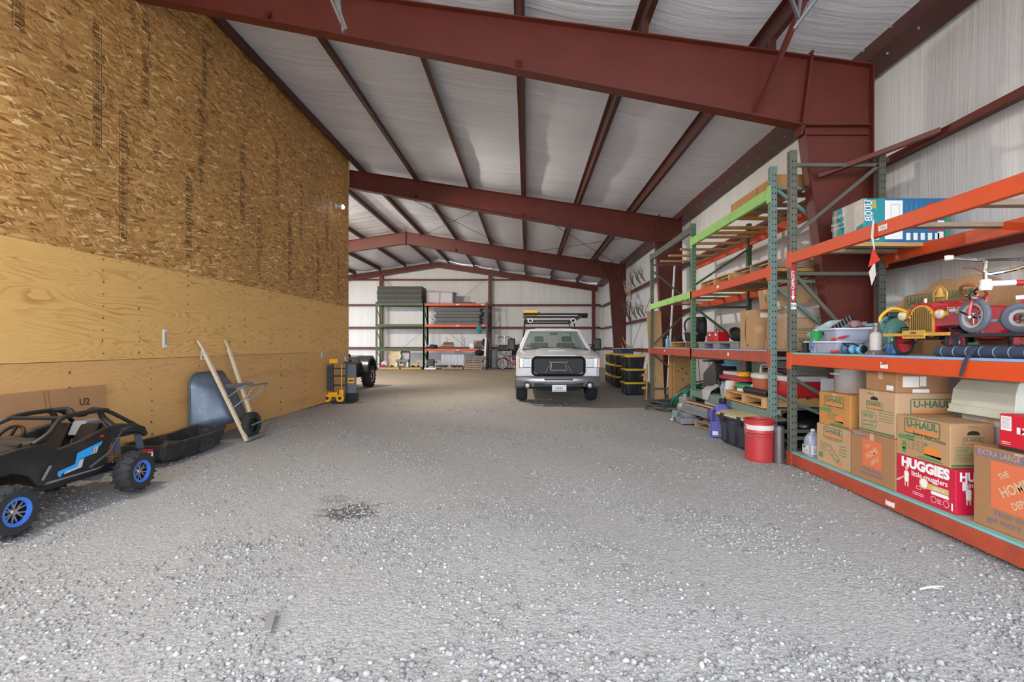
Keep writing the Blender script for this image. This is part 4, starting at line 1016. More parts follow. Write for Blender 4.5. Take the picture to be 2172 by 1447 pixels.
# ladder rack
rk = W(T).tube([(X(-0.84), 14.95, 1.3), (X(-0.80), 14.95, 2.1), (X(0.74), 14.95, 2.1), (X(0.84), 14.95, 1.3)], 0.03, 8).build('ladder_rack', blk, T, smooth=True)
W(T).tube([(X(-0.84), 16.6, 1.3), (X(-0.78), 16.6, 2.1), (X(0.74), 16.6, 2.1), (X(0.84), 16.6, 1.3)], 0.03, 8).build('rack_hoop', blk, rk, smooth=True)
for s in (-1, 1): W(T).box(X(s*0.76)-0.03, X(s*0.76)+0.03, 13.3, 17.0, 2.1, 2.16).build('side_rail', blk, rk)
for z in (2.14, 2.22): W(T).cyl((X(-0.82), 13.5, z), (X(0.98), 13.5, z), 0.028, 10).build('front_rail', blk, rk)
W(T).cyl((X(0.7), 13.35, 2.15), (X(0.98), 13.5, 2.2), 0.03).build('rail_tip', blk, rk)
for s in (-1, 1):
    MB().torus(Vector((X(s*0.62 - (0 if s < 0 else 0.05)), 13.42, 2.04))-loc, 0.06, 0.012, 16, 6, Matrix.Rotation(R(90), 4, 'X')).build('clamp', alum, rk, smooth=True)
loc = Vector((X(-0.6), 13.62, 2.16))
T = thing('yellow_case', 'small yellow box carried on the pickup ladder rack', 'case', loc)
W(T).box(X(-0.8), X(-0.4), 13.53, 13.85, 2.252, 2.33).build('lid', yellow, T, bevel=0.012)
W(T).box(X(-0.79), X(-0.41), 13.54, 13.84, 2.19, 2.252).build('body', yellow, T, bevel=0.006)
W(T)._add([(X(-0.39), 13.53, 2.3), (X(-0.3), 13.53, 2.22), (X(-0.39), 13.53, 2.22), (X(-0.39), 13.7, 2.3), (X(-0.3), 13.7, 2.22), (X(-0.39), 13.7, 2.22)], [(0,1,2),(3,5,4),(0,3,4,1),(1,4,5,2),(2,5,3,0)]).build('latch', wood_dk, T)

# ---------------------------------------------------------------- totes
tote_m = mat('black tote plastic', s2l(34, 36, 40), 0.35, 0, 0.1, 5); lid_m = mat('tote lid yellow', s2l(236, 196, 40), 0.4)
def make_tote(bm_=None, lm=None):
    T = thing('storage_tote', 'x', 'tote', (0,0,0))
    w, d, h = 0.56, 0.7, 0.36
    MB().loft([[(x, y, 0) for x, y in rrect(w*0.8, d*0.84, 0.05)], [(x, y, h*0.8) for x, y in rrect(w*0.93, d*0.95, 0.05)], [(x, y, h*0.8) for x, y in rrect(w*0.97, d*0.98, 0.05)], [(x, y, h-0.045) for x, y in rrect(w*0.98, d*0.98, 0.05)]]).build('body', bm_ or tote_m, T, smooth=True, ang=40)
    for s in (-1, 1):
        MB().box(s*0.16-0.05, s*0.16+0.05, -d*0.5+0.02, -d*0.5+0.06, 0.05, h*0.78).build('rib', bm_ or tote_m, T, bevel=0.01)
        MB().box(-w*0.5+0.01, -w*0.5+0.05, s*0.2-0.05, s*0.2+0.05, 0.05, h*0.78).build('rib', bm_ or tote_m, T, bevel=0.01)
    MB().loft([[(x, y, h-0.05) for x, y in rrect(w*1.02, d*1.02, 0.05)], [(x, y, h-0.015) for x, y in rrect(w*1.03, d*1.03, 0.05)], [(x, y, h) for x, y in rrect(w*0.94, d*0.94, 0.05)]]).build('lid', lm or lid_m, T, smooth=True, ang=40)
    return T
t0 = make_tote(); used = False
lev = ['bottom', 'middle', 'top']
cols_ = [(2.9, 13.3, 'nearest stack beside the rack post'), (3.08, 15.7, 'second stack along the antler wall'), (3.06, 16.45, 'third stack along the antler wall'), (3.1, 17.25, 'farthest stack by the antler wall')]
for ci, (x, y, nm) in enumerate(cols_):
    for k in range(3):
        lb = 'black tote with yellow lid, %s one of the %s' % (lev[k], nm)
        if not used: t0.location = (x, y, 0); t0['label'] = lb; t0['group'] = 'black and yellow totes'; used = True
        else: dup(t0, (x + 0.008*((ci*3+k) % 3), y, k*0.361), 0.0, lb, 'black and yellow totes')
tb = make_tote(mat('blue tote plastic', s2l(48, 66, 120), 0.4), lid_m); tb['label'] = 'blue storage tub with yellow lid on top of the tote stacks'; tb['group'] = 'black and yellow totes'
tb.location = (3.15, 15.75, 1.075); tb.scale = (1.1, 1.1, 0.5)

# ---------------------------------------------------------------- antlers on the wall girts
bone = mat('dark antler', s2l(96, 82, 68), 0.7, 0, 0.25, 12); bone_l = mat('pale antler', s2l(176, 158, 132), 0.7, 0, 0.2, 12)
def antler(loc, size, seed, label, m, mirror=False, rz=0):
    T = thing('antler', label, 'antler', loc, rz, group='antlers resting on the wall girts')
    rnd = random.Random(seed)
    for s in ((-1, 1) if mirror else (1,)):
        pts = []
        for k in range(9):
            t = k/8; pts.append(Vector((-0.05*math.sin(t*3), s*(0.05 + 0.42*math.sin(t*2.2))*size, (0.05 + 0.95*t)*size)))
        o = MB().tube(pts, [0.045*size, 0.036*size, 0.03*size, 0.01*size], 7, sm=2).build('main_beam', m, T, smooth=True)
        for k in range(1, 8):
            p = pts[k]; ln = size*rnd.uniform(0.28, 0.5)
            d = Vector((-0.55 - 0.2*rnd.random(), s*rnd.uniform(-0.5, 0.7), 0.75)).normalized()
            MB().tube([p, p + d*ln*0.6 + Vector((-0.03,0,0)), p + d*ln + Vector((0.0, 0, ln*0.25))], [0.026*size, 0.02*size, 0.005], 6, sm=3).build('tine', m, o, smooth=True)
    if mirror:
        MB().ell((0.02, 0, 0.03), (0.06, 0.1, 0.09)).build('skull_plate', m, T, smooth=True)
antler((4.3, 18.3, 3.66), 0.55, 1, 'branching antler on upper girt nearest the white pole', bone)
antler((4.3, 17.6, 3.66), 0.5, 2, 'dark antler on upper girt next to the column', bone)
antler((4.3, 19.2, 3.66), 0.5, 3, 'dark antler on upper girt, farther one', bone)
antler((4.25, 19.9, 3.3), 0.62, 4, 'pale antler pair hung below the upper girt by the far column', bone_l, True)
antler((4.3, 20.3, 2.4), 0.75, 5, 'wide curved antler pair on lower girt by the far column', bone, True, 0.0)
antler((4.3, 18.9, 2.37), 0.5, 6, 'spiky antler in the middle of the lower girt', bone)
antler((4.3, 18.2, 2.37), 0.55, 7, 'spiky antler on lower girt nearest the rack post', bone)
antler((4.3, 17.6, 2.37), 0.45, 8, 'small antler on lower girt behind the rack post', bone)
antler((4.2, 18.6, 0.0), 1.35, 9, 'thin pale antler standing behind the stacked totes', bone_l)
# ================================================================ pallet racks
def post(T, x, y, h, m, w=0.078):
    mb = W(T); mb.box(x-w/2, x+w/2, y-w/2, y+w/2, 0, h); o = mb.build('upright_post', m, T, bevel=0.004)
    hb = W(T); n = int((h-0.1)/0.0508/1.5)
    for k in range(n):
        z = 0.1 + k*0.0762
        for d in (-0.018, 0.018):
            hb.quad((x+d-0.007, y-w/2-0.0012, z-0.009), (x+d+0.007, y-w/2-0.0012, z-0.009), (x+d+0.005, y-w/2-0.0012, z+0.01), (x+d-0.005, y-w/2-0.0012, z+0.01))
        hb.quad((x-w/2-0.0012, y-0.007, z+0.029), (x-w/2-0.0012, y+0.007, z+0.029), (x-w/2-0.0012, y+0.005, z+0.048), (x-w/2-0.0012, y-0.005, z+0.048))
    tag(hb.build('slot_holes', hole_m, o), kind='stuff')
    W(T).box(x-0.08, x+0.06, y-0.06, y+0.06, 0, 0.01).build('foot_plate', m, T)
    return o
def upright(T, y, h, m, braces, xf=3.03, xr=4.04, mr=None):
    post(T, xf, y, h, m); post(T, xr, y, h, mr or m)
    for (a, b) in braces:
        W(T).bar((xf+0.02, y, a), (xr-0.02, y, b), 0.032, 0.038).build('brace', mr or m, T)
def beam(T, y0, y1, z, m, x, hgt=0.12, front=True, plate=True):
    """z = top of the beam"""
    d = 0.05
    s = -1 if front else 1
    xx = x + s*0.016
    W(T).ext([(xx-d/2, z-hgt), (xx+d/2, z-hgt), (xx+d/2, z-(0.04 if front else 0)), (xx+d/2-(0.02 if front else 0), z-(0.04 if front else 0)), (xx+d/2-(0.02 if front else 0), z), (xx-d/2, z)], y0+0.04, y1-0.04, 'y').build('beam', m, T, bevel=0.006)
    if plate:
        for y, q in ((y0, 1), (y1, -1)):
            W(T).box(x + s*0.043-0.004, x + s*0.043+0.004, y-0.035*q if q > 0 else y-0.06, y+0.06 if q > 0 else y+0.035, z-hgt-0.05, z+0.02).build('beam_plate', m, T, bevel=0.003)
def slats(T, ys, z, mats_, x0=3.02, x1=4.08, w=0.09, t=0.038, seed=0):
    rnd = random.Random(seed)
    for i, y in enumerate(ys):
        a = rnd.uniform(-0.02, 0.02)
        W(T).bar((x0 + rnd.uniform(-0.0, 0.05), y+a, z-t/2), (x1, y-a, z-t/2), w*rnd.uniform(0.85, 1.15), t).build('slat', mats_[i % len(mats_)], T)

# near rack
loc = Vector((3.5, 4.05, 0))
RN = thing('pallet_rack', 'nearest orange-beamed pallet rack holding cartons and toys', 'pallet rack', loc, group='pallet racks on the right wall')
YA, YN = 2.6, 5.52
upright(RN, YN, 3.58, olive, [(3.42, 3.42), (2.62, 3.42), (2.18, 2.18), (2.18, 1.1), (1.05, 1.05), (0.98, 0.4), (0.3, 0.3)])
upright(RN, YA, 3.58, olive, [(3.42, 3.42), (2.62, 3.42), (2.18, 2.18), (2.18, 1.1)])
for z, m in ((2.41, orange), (1.26, orange), (0.135, rust_orange)):
    beam(RN, YA, YN, z, m, 3.03)
    beam(RN, YA, YN, z, m, 4.04, front=False)
slats(RN, [5.3, 4.95, 4.14, 3.5, 2.95], 2.41, [wood_gray, wood, wood_gray, wood_gray])
board_m = mat('painted shelf board', s2l(178, 168, 150), 0.7, 0, 0.15, 4, dirt=s2l(120,104,86), dirt_amt=0.4)
edge_m = mat('turquoise shelf edge', s2l(120, 184, 186), 0.5, 0, 0.08, 6)
edge_b = mat('pale blue shelf edge', s2l(132, 170, 212), 0.5, 0, 0.08, 6)
for z in (1.262, 0.137):
    W(RN).box(3.035, 4.05, YA+0.05, YN-0.03, z, z+0.018).build('shelf_board', board_m, RN)
    W(RN).box(3.0, 3.034, YA+0.05, 4.3, z, z+0.018).build('shelf_edge', edge_b if z > 1 else edge_m, RN)
    W(RN).box(3.0, 3.034, 4.3, YN-0.03, z, z+0.018).build('shelf_edge', edge_m, RN)
# stickers on the beams and post
def beam_label(T, y, z, m=paper, w=0.1, h=0.045, x=2.986): 
    f = Face(T, Vector((x, y, z))-Vector(T.location), (0,-1,0), (0,0,1), w, h); f.rect(0,0,1,1,m,name='label_sticker'); return f
f = beam_label(RN, 4.1, 2.33); f.txt('A2Q', 0.5, 0.5, 0.03, black_print, 0.0)
f = beam_label(RN, 4.08, 1.17, w=0.09, h=0.05); f.poly([(0.0,0.6),(1,0.7),(0.9,1.1),(0.3,1.0)], red_pl, 0.001, 'label_sticker')
f = beam_label(RN, 4.02, 0.04, w=0.1, h=0.045); f.poly([(0.0,0.8),(1,0.9),(0.8,1.2),(0.3,1.2)], red_pl, 0.001, 'label_sticker')
fp = Face(RN, Vector((3.03-0.0375, YN-0.0405, 1.86))-loc, (1,0,0), (0,0,1), 0.05, 0.42)
fp.rect(0, 0, 1, 1, mat('red warning sticker', s2l(188, 44, 48), 0.5), name='warning_sticker')
fp.txt('CAPACITY', 0.5, 0.58, 0.045, white_print, 0.02, rot=R(90), lift=0.001)
fp.poly([(0.5, 0.02), (0.9, 0.14), (0.62, 0.14), (0.62, 0.3), (0.38, 0.3), (0.38, 0.14), (0.1, 0.14)], white_print, 0.001, 'arrow_print')
fp = Face(RN, Vector((3.03-0.036, YN-0.0405, 1.77))-loc, (1,0,0), (0,0,1), 0.06, 0.075); fp.rect(0,0,1,1,paper,name='label_sticker'); fp.txt('BA', 0.5, 0.5, 0.05, black_print, 0.01, lift=0.001)

# middle rack, two bays
loc = Vector((3.5, 8.8, 0))
RM = thing('pallet_rack', 'two-bay pallet rack with lime green and orange beams by the red column', 'pallet rack', loc, group='pallet racks on the right wall')
Y1_, Y2_, Y3_ = 5.96, 8.8, 11.72
upright(RM, Y1_, 3.56, teal, [(3.3, 3.3), (2.55, 3.3)[::-1], (2.15, 2.15), (2.1, 1.3), (1.2, 1.2), (0.35, 0.75)[::-1], (0.3, 0.3)])
upright(RM, Y2_, 3.57, mat('green rack paint', s2l(86, 124, 92), 0.5, 0, 0.1, 5, dirt=s2l(70,75,65), dirt_amt=0.4), [(2.45, 3.1), (2.05, 2.05), (2.05, 1.3), (1.2, 1.2), (0.4, 0.75), (0.3, 0.3)], mr=dkgreen)
upright(RM, Y3_, 3.57, mat('grey green rack paint', s2l(96, 104, 88), 0.5, 0, 0.1, 5, dirt=s2l(140,138,130), dirt_amt=0.4), [(3.3, 3.3), (3.15, 2.35), (1.35, 2.3), (1.2, 1.2), (1.15, 0.35), (0.3, 0.3)], mr=olive)
beam(RM, Y1_, Y2_, 3.31, lime, 3.03, 0.14); beam(RM, Y1_, Y2_, 3.31, orange, 4.04, 0.14, False)
beam(RM, Y2_, Y3_, 3.54, olive, 3.03, 0.13); beam(RM, Y2_, Y3_, 3.3, orange, 4.04, 0.13, False)
beam(RM, Y1_, Y2_, 2.33, orange, 3.03); beam(RM, Y1_, Y2_, 2.33, orange, 4.04, 0.12, False)
beam(RM, Y2_, Y3_, 2.35, lime, 3.03, 0.13); beam(RM, Y2_, Y3_, 2.33, orange, 4.04, 0.12, False)
beam(RM, Y1_, Y2_, 1.285, rust_orange, 3.03, 0.14); beam(RM, Y1_, Y2_, 1.285, rust_orange, 4.04, 0.14, False)
beam(RM, Y2_, Y3_, 1.285, rust_orange, 3.03, 0.14); beam(RM, Y2_, Y3_, 1.285, rust_orange, 4.04, 0.14, False)
beam(RM, Y1_, Y2_, 0.55, teal, 3.03, 0.11); beam(RM, Y1_, Y2_, 0.55, teal, 4.04, 0.11, False)
slats(RM, [6.2, 6.65, 6.97, 7.35, 7.94, 8.3, 8.62], 3.31, [wood_dk, wood_gray, wood_gray, wood_or, wood_or, wood_or, wood], seed=1)
slats(RM, [9.3, 9.9, 10.6, 11.3], 3.34, [wood_or, wood, wood_or], x0=3.1, seed=2)
slats(RM, [6.1, 6.6, 7.2, 7.8, 8.4], 2.33, [wood_or, wood_dk, wood_or, wood_gray], seed=3)
slats(RM, [9.2, 9.9, 10.7, 11.4], 2.34, [wood, wood_dk], seed=4)
W(RM).box(3.04, 4.05, Y1_+0.05, Y2_-0.05, 1.286, 1.304).build('shelf_board', board_m, RM)
W(RM).box(3.0, 3.038, Y1_+0.05, Y2_-0.05, 1.286, 1.304).build('shelf_edge', edge_b, RM)
W(RM).box(3.04, 4.05, Y2_+0.05, Y3_-0.05, 1.286, 1.304).build('shelf_board', board_m, RM)
W(RM).box(3.02, 4.05, Y1_+0.05, Y2_-0.05, 0.552, 0.568).build('shelf_board', mat('grey green shelf sheet', s2l(110,120,106),0.7,0,0.12,4), RM)
beam_label(RM, 7.2, 1.2, w=0.06, h=0.05); beam_label(RM, 7.6, 2.255, w=0.09, h=0.04); beam_label(RM, 10.5, 1.21, w=0.05, h=0.05)
# ================================================================ things on the near rack
def carton(name, label, x0, x1, y0, y1, z0, z1, m, rz=0.0, cat='box', group=None, flaps=True, rot=None, seam=True):
    cxx, cyy = (x0+x1)/2, (y0+y1)/2; w, d, h = x1-x0, y1-y0, z1-z0
    T = thing(name, label, cat, (cxx, cyy, z0), rz, group, rot)
    b = MB().box(-w/2, w/2, -d/2, d/2, 0, h).build('body', m, T, bevel=0.006)
    if seam:
        MB().box(-w/2-0.0012, w/2+0.0012, -0.025, 0.025, h-0.06, h+0.0015).build('tape', tape_m, T)
    if flaps:
        for s in (-1, 1): MB().box(-w/2+0.004, w/2-0.004, min(s*0.004, s*(d/2-0.004)), max(s*0.004, s*(d/2-0.004)), h, h+0.004).build('flap', m, T)
    T_faces = {'L': Face(T, (-w/2, d/2, 0), (0,-1,0), (0,0,1), d, h), 'F': Face(T, (-w/2, -d/2, 0), (1,0,0), (0,0,1), w, h)}
    return T, T_faces['L'], T_faces['F']
def van_logo(f, a, b, w, t='U-HAUL', g=None, orange_bar=True, rot=0.0):
    """outlined moving-company logo centred at (a, b), w metres wide"""
    g = g or dkgreen_print; h = w*0.36
    f.border(a-w/2/f.w, b-h/2/f.h, a+w/2/f.w, b+h/2/f.h, w*0.025, g, r=w*0.06)
    f.txt(t, a, b+h*0.13/f.h, h*0.62, g, 0.03, width=w*0.86/f.w)
    if orange_bar: f.rect(a-w*0.43/f.w, b-h*0.40/f.h, a+w*0.43/f.w, b-h*0.22/f.h, orange_print)
def save_tag(f, a, b, w, g=None):
    g = g or green_print; h = w*0.8
    def q(x, y): return (a + x*w/f.w, b + y*h/f.h)
    o = [q(*p) for p in ((-0.5,-0.5),(0.32,-0.5),(0.5,-0.25),(0.5,0.25),(0.32,0.5),(-0.5,0.5))]
    i = [q(*p) for p in ((-0.47,-0.46),(0.305,-0.46),(0.465,-0.23),(0.465,0.23),(0.305,0.46),(-0.47,0.46))]
    mb = MB(); n = 6; mb._add([f.pt(*p) for p in o] + [f.pt(*p) for p in i], [(k, (k+1) % n, n+(k+1) % n, n+k) for k in range(n)]); mb.build('print', g, f.p)
    f.txt('SAVE!', a-0.05*w/f.w, b+0.24*h/f.h, h*0.36, g, 0.03, width=w*0.66/f.w)
    f.txt('BEST PRICE', a-0.03*w/f.w, b-0.08*h/f.h, h*0.2, g, 0.02, width=w*0.74/f.w)
    f.txt('GUARANTEED', a-0.06*w/f.w, b-0.31*h/f.h, h*0.2, g, 0.02, width=w*0.72/f.w)
    f.ellipse(a+0.4*w/f.w, b, 0.008, 0.008, g)
def scribble(f, a0, b0, a1, b1, rows, m, seed=0, th=0.16):
    """rows of tiny unreadable print"""
    rnd = random.Random(seed); mb = MB()
    for r in range(rows):
        b = b1 - (b1-b0)*(r+0.5)/rows; hh = (b1-b0)/rows*th; a = a0
        while a < a1 - 0.02:
            l = rnd.uniform(0.03, 0.1)*(a1-a0)*2; e = min(a1, a+l)
            mb.quad(f.pt(a, b-hh), f.pt(e, b-hh), f.pt(e, b+hh), f.pt(a, b+hh)); a = e + 0.02*(a1-a0)*1.5
    tag(mb.build('small_print', m, f.p), kind='stuff')
def van_drawing(f, a, b, w, m, seed=0):
    """small drawing of a loaded van with crates"""
    h = w*0.42
    def q(x, y): return (a + x*w/f.w, b + y*h/f.h)
    f.border(*q(-0.5, -0.1), *q(-0.05, 0.5), 0.003, m)
    for k in range(3): f.rect(*q(-0.47, 0.02+k*0.15), *q(-0.08, 0.035+k*0.15), m)
    for k in range(2): f.rect(*q(-0.36+k*0.15, -0.1), *q(-0.35+k*0.15, 0.5), m)
    f.poly([q(0.0,-0.2), q(0.5,-0.3), q(0.5,0.05), q(0.4,0.28), q(0.14,0.34), q(0.0,0.3)], orange_print)
    f.rect(*q(0.0,-0.3), *q(0.5,-0.16), m); f.rect(*q(-0.02, 0.3), *q(0.1, 0.5), m)
    f.poly([q(-0.3,-0.5), q(0.6,-0.5), q(0.45,-0.36), q(-0.1,-0.38)], m)
hole = mat('carton hand hole', (0.02, 0.016, 0.012), 0.9)
def hand_hole(f, a, b, w=0.09, h=0.032):
    n = 10; pts = [(a - w/2/f.w, b - h/2/f.h), (a + w/2/f.w, b - h/2/f.h)] + [(a + w/2/f.w*math.cos(PI*k/n), b - h*0.2/f.h + h*0.7/f.h*math.sin(PI*k/n)) for k in range(n+1)]
    f.poly(pts, hole, 0.0004, 'hand_hole')

Z0 = 0.1565
# A: lower small carton
T, L_, F_ = carton('moving_carton', 'small brown moving carton on the bottom shelf beside the water jug', 3.06, 3.5, 4.57, 5.1, Z0, 0.545, card_tan, group='cartons on the bottom shelf')
van_logo(L_, 0.5, 0.83, 0.3); scribble(L_, 0.3, 0.62, 0.75, 0.70, 1, green_print, 1); scribble(L_, 0.1, 0.32, 0.32, 0.55, 5, green_print, 2); scribble(L_, 0.7, 0.3, 0.9, 0.6, 4, green_print, 3)
L_.poly([(0.25,0.5),(0.42,0.52),(0.72,0.2),(0.62,0.1)], green_print); L_.poly([(0.27,0.48),(0.41,0.5),(0.68,0.22),(0.62,0.14)], card_tan, 0.0006); 
for k in range(4): L_.poly([(0.31+k*0.08,0.46-k*0.085),(0.4+k*0.08,0.47-k*0.085),(0.41+k*0.08,0.455-k*0.085),(0.32+k*0.08,0.445-k*0.085)], green_print, 0.001)
L_.rect(0.66, 0.06, 0.76, 0.15, orange_print, 0.001); L_.rect(0.08,0.12,0.2,0.26, green_print)
save_tag(F_, 0.22, 0.4, 0.12); F_.rect(0.02, 0.03, 0.95, 0.08, dkgreen_print); F_.rect(0.02, 0.1, 0.95, 0.115, orange_print)
# B: amber carton on A
T, L_, F_ = carton('moving_carton', 'amber moving carton on top of the small carton, under the steel pot', 3.06, 3.46, 4.57, 5.06, 0.5515, 0.88, card_or, group='cartons on the bottom shelf')
van_logo(L_, 0.5, 0.76, 0.3); scribble(L_, 0.15, 0.52, 0.85, 0.62, 2, green_print, 4); van_drawing(L_, 0.55, 0.24, 0.24, green_print); L_.rect(0.03, 0.42, 0.4, 0.52, green_print)
save_tag(F_, 0.35, 0.28, 0.14); van_logo(F_, 0.75, 0.62, 0.14); F_.rect(0.02, 0.03, 0.95, 0.07, dkgreen_print); L_.rect(0.35, 0.03, 0.97, 0.07, dkgreen_print)
# D: medium carton with orange square
T, L_, F_ = carton('stencilled_carton', 'medium brown carton with an orange square stencil, under the pale carton', 3.04, 3.5, 3.985, 4.53, Z0, 0.58, card_dk, group='cartons on the bottom shelf')
L_.rect(0.02, 0.90, 0.36, 0.985, purple_print); L_.txt('MEDIUM', 0.19, 0.943, 0.035, card_tan, 0.02, width=0.3, lift=0.001)
def depot(f, a, b, s):
    hw = s/2
    f.rect(a-hw/f.w, b-hw/f.h, a+hw/f.w, b+hw/f.h, hd_orange)
    for t, da, db, sz, wd in (('THE', -0.22, 0.24, 0.17, 0.24), ('HOME', 0.0, 0.02, 0.28, 0.66), ('DEPOT', 0.17, -0.23, 0.2, 0.5)):
        f.txt(t, a + da*s/f.w, b + db*s/f.h, sz*s, stencil, 0.03, width=wd*s/f.w, rot=R(32), lift=0.001)
stencil = mat('bare stencil tan', s2l(206, 172, 136), 0.85)
depot(L_, 0.5, 0.58, 0.24); L_.txt('How doers', 0.5, 0.24, 0.045, purple_print, 0.01); L_.txt('get more done.', 0.5, 0.15, 0.045, purple_print, 0.01)
# C: pale moving carton with hand hole
T, L_, F_ = carton('moving_carton', 'pale moving carton with a hand hole on top of the medium carton', 3.05, 3.55, 3.995, 4.44, 0.5865, 0.962, card_tan, group='cartons on the bottom shelf')
hand_hole(L_, 0.45, 0.83); van_logo(L_, 0.45, 0.66, 0.2); save_tag(L_, 0.3, 0.3, 0.19); scribble(L_, 0.58, 0.3, 0.95, 0.6, 5, green_print, 5); L_.rect(0, 0.03, 0.98, 0.07, dkgreen_print)
van_logo(F_, 0.6, 0.72, 0.36); L_.txt('SMALL', 0.35, 0.93, 0.03, green_print, 0.0)
# diaper box
red_box = mat('crimson printed carton', s2l(196, 28, 62), 0.45, 0, 0.04, 4)
T, L_, F_ = carton('diaper_box', 'crimson printed diaper box under the largest moving carton', 3.045, 3.5, 3.43, 3.975, Z0, 0.474, red_box, flaps=False, seam=False, group='cartons on the bottom shelf')
skin = mat('printed skin tone', s2l(222, 170, 140), 0.6); gold = mat('printed gold', s2l(204, 178, 112), 0.5)
L_.txt('HUGGIES', 0.5, 0.84, 0.1, white_print, 0.06, width=0.82); L_.txt('little snugglers', 0.58, 0.62, 0.055, white_print, 0.015, width=0.6)
def infant(f, a, b, k):
    f.ellipse(a, b+0.16*k/f.h, 0.028*k, 0.034*k, skin, 0.0005)
    f.poly([(a-0.035*k/f.w, b+0.12*k/f.h), (a+0.035*k/f.w, b+0.12*k/f.h), (a+0.04*k/f.w, b-0.0*k/f.h), (a+0.025*k/f.w, b-0.03*k/f.h), (a-0.025*k/f.w, b-0.03*k/f.h), (a-0.04*k/f.w, b)], white_print, 0.0006)
    for s in (-1, 1):
        f.poly([(a+s*0.03*k/f.w, b+0.12*k/f.h), (a+s*0.055*k/f.w, b+0.07*k/f.h), (a+s*0.03*k/f.w, b+0.06*k/f.h)], skin, 0.0005)
        f.poly([(a+s*0.005*k/f.w, b-0.02*k/f.h), (a+s*0.04*k/f.w, b-0.01*k/f.h), (a+s*0.035*k/f.w, b-0.1*k/f.h), (a+s*0.015*k/f.w, b-0.1*k/f.h)], skin, 0.0004)
infant(L_, 0.19, 0.42, 0.56); infant(F_, 0.2, 0.38, 0.5)
L_.poly([(0.0,0.36),(0.07,0.42),(0.14,0.5),(0.14,0.45),(0.06,0.35),(0,0.3)], skin, 0.0007)
L_.rect(0.56, 0.36, 0.9, 0.5, gold); L_.ellipse(0.5, 0.47, 0.045, 0.045, gold, 0.001); L_.ellipse(0.5, 0.47, 0.034, 0.034, white_print, 0.0014); L_.rect(0.62, 0.28, 0.9, 0.37, white_print); L_.txt('GENTLE', 0.74, 0.43, 0.03, white_print, 0.0, width=0.2, lift=0.001)
L_.border(0.37, 0.28, 0.45, 0.36, 0.003, white_print); scribble(L_, 0.3, 0.11, 0.5, 0.2, 2, white_print, 9)
for a in (0.66, 0.86): 
    n_ = L_.border(a-0.045, 0.09, a+0.045, 0.09+0.09*0.545/0.318, 0.003, white_print, r=0.022)
scribble(L_, 0.72, 0.1, 0.8, 0.22, 3, white_print, 10); L_.txt('1', 0.95, 0.14, 0.07, white_print, 0.04)
F_.txt('HUGGIES', 0.42, 0.84, 0.085, white_print, 0.05, width=0.72); F_.txt('little snugglers', 0.5, 0.66, 0.045, white_print, 0.01, width=0.6); F_.ellipse(0.5, 0.5, 0.03, 0.03, gold); F_.rect(0.1, 0.55, 0.18, 0.75, paper, 0.001)
# E: large moving carton on the diaper box
T, L_, F_ = carton('moving_carton', 'large moving carton with handwriting on top of the crimson diaper box', 3.05, 3.37, 3.48, 3.985, 0.476, 0.795, card, group='cartons on the bottom shelf')
van_logo(L_, 0.5, 0.78, 0.34); L_.txt('Spare bed room', 0.62, 0.58, 0.045, black_print, 0.0, width=0.6, shear=0.3, rot=R(-6)); scribble(L_, 0.2, 0.5, 0.8, 0.56, 1, green_print, 6); van_drawing(L_, 0.55, 0.24, 0.3, green_print); L_.rect(0.04, 0.42, 0.36, 0.53, green_print)
L_.ellipse(0.16, 0.27, 0.025, 0.035, green_print); L_.rect(0.12, 0.08, 0.2, 0.2, green_print)
hand_hole(F_, 0.52, 0.8); van_logo(F_, 0.52, 0.62, 0.15); save_tag(F_, 0.3, 0.32, 0.13); F_.rect(0.02, 0.03, 0.97, 0.08, dkgreen_print); F_.txt('SMALL', 0.5, 0.93, 0.025, green_print)
# extra large carton
T, L_, F_ = carton('stencilled_carton', 'extra large brown carton at the shelf front with an orange square stencil', 3.06, 3.62, 2.7, 3.31, Z0, 0.685, card_dk, group='cartons on the bottom shelf')
L_.rect(0.03, 0.88, 0.56, 0.975, purple_print); L_.txt('EXTRA LARGE', 0.29, 0.928, 0.05, card_tan, 0.02, width=0.46, lift=0.001)
depot(L_, 0.46, 0.56, 0.31); L_.txt('How doers', 0.47, 0.22, 0.06, purple_print, 0.01); L_.txt('get more done.', 0.47, 0.12, 0.06, purple_print, 0.01)
# red tool box carton
T, L_, F_ = carton('tool_carton', 'red printed power tool box lying on the extra large carton', 3.09, 3.45, 2.75, 3.16, 0.6905, 0.92, mat('red tool carton', s2l(206, 24, 46), 0.45), flaps=False, seam=False)
L_.rect(0.28, 0.5, 1.0, 0.68, white_print); L_.txt('M18', 0.45, 0.585, 0.055, red_pl, 0.03, lift=0.001); L_.rect(0.03, 0.55, 0.2, 0.95, white_print); scribble(L_, 0.04, 0.6, 0.19, 0.92, 9, black_print, 12); scribble(L_, 0.04, 0.15, 0.2, 0.25, 2, white_print, 13); L_.rect(0, 0, 1, 0.1, black_print)
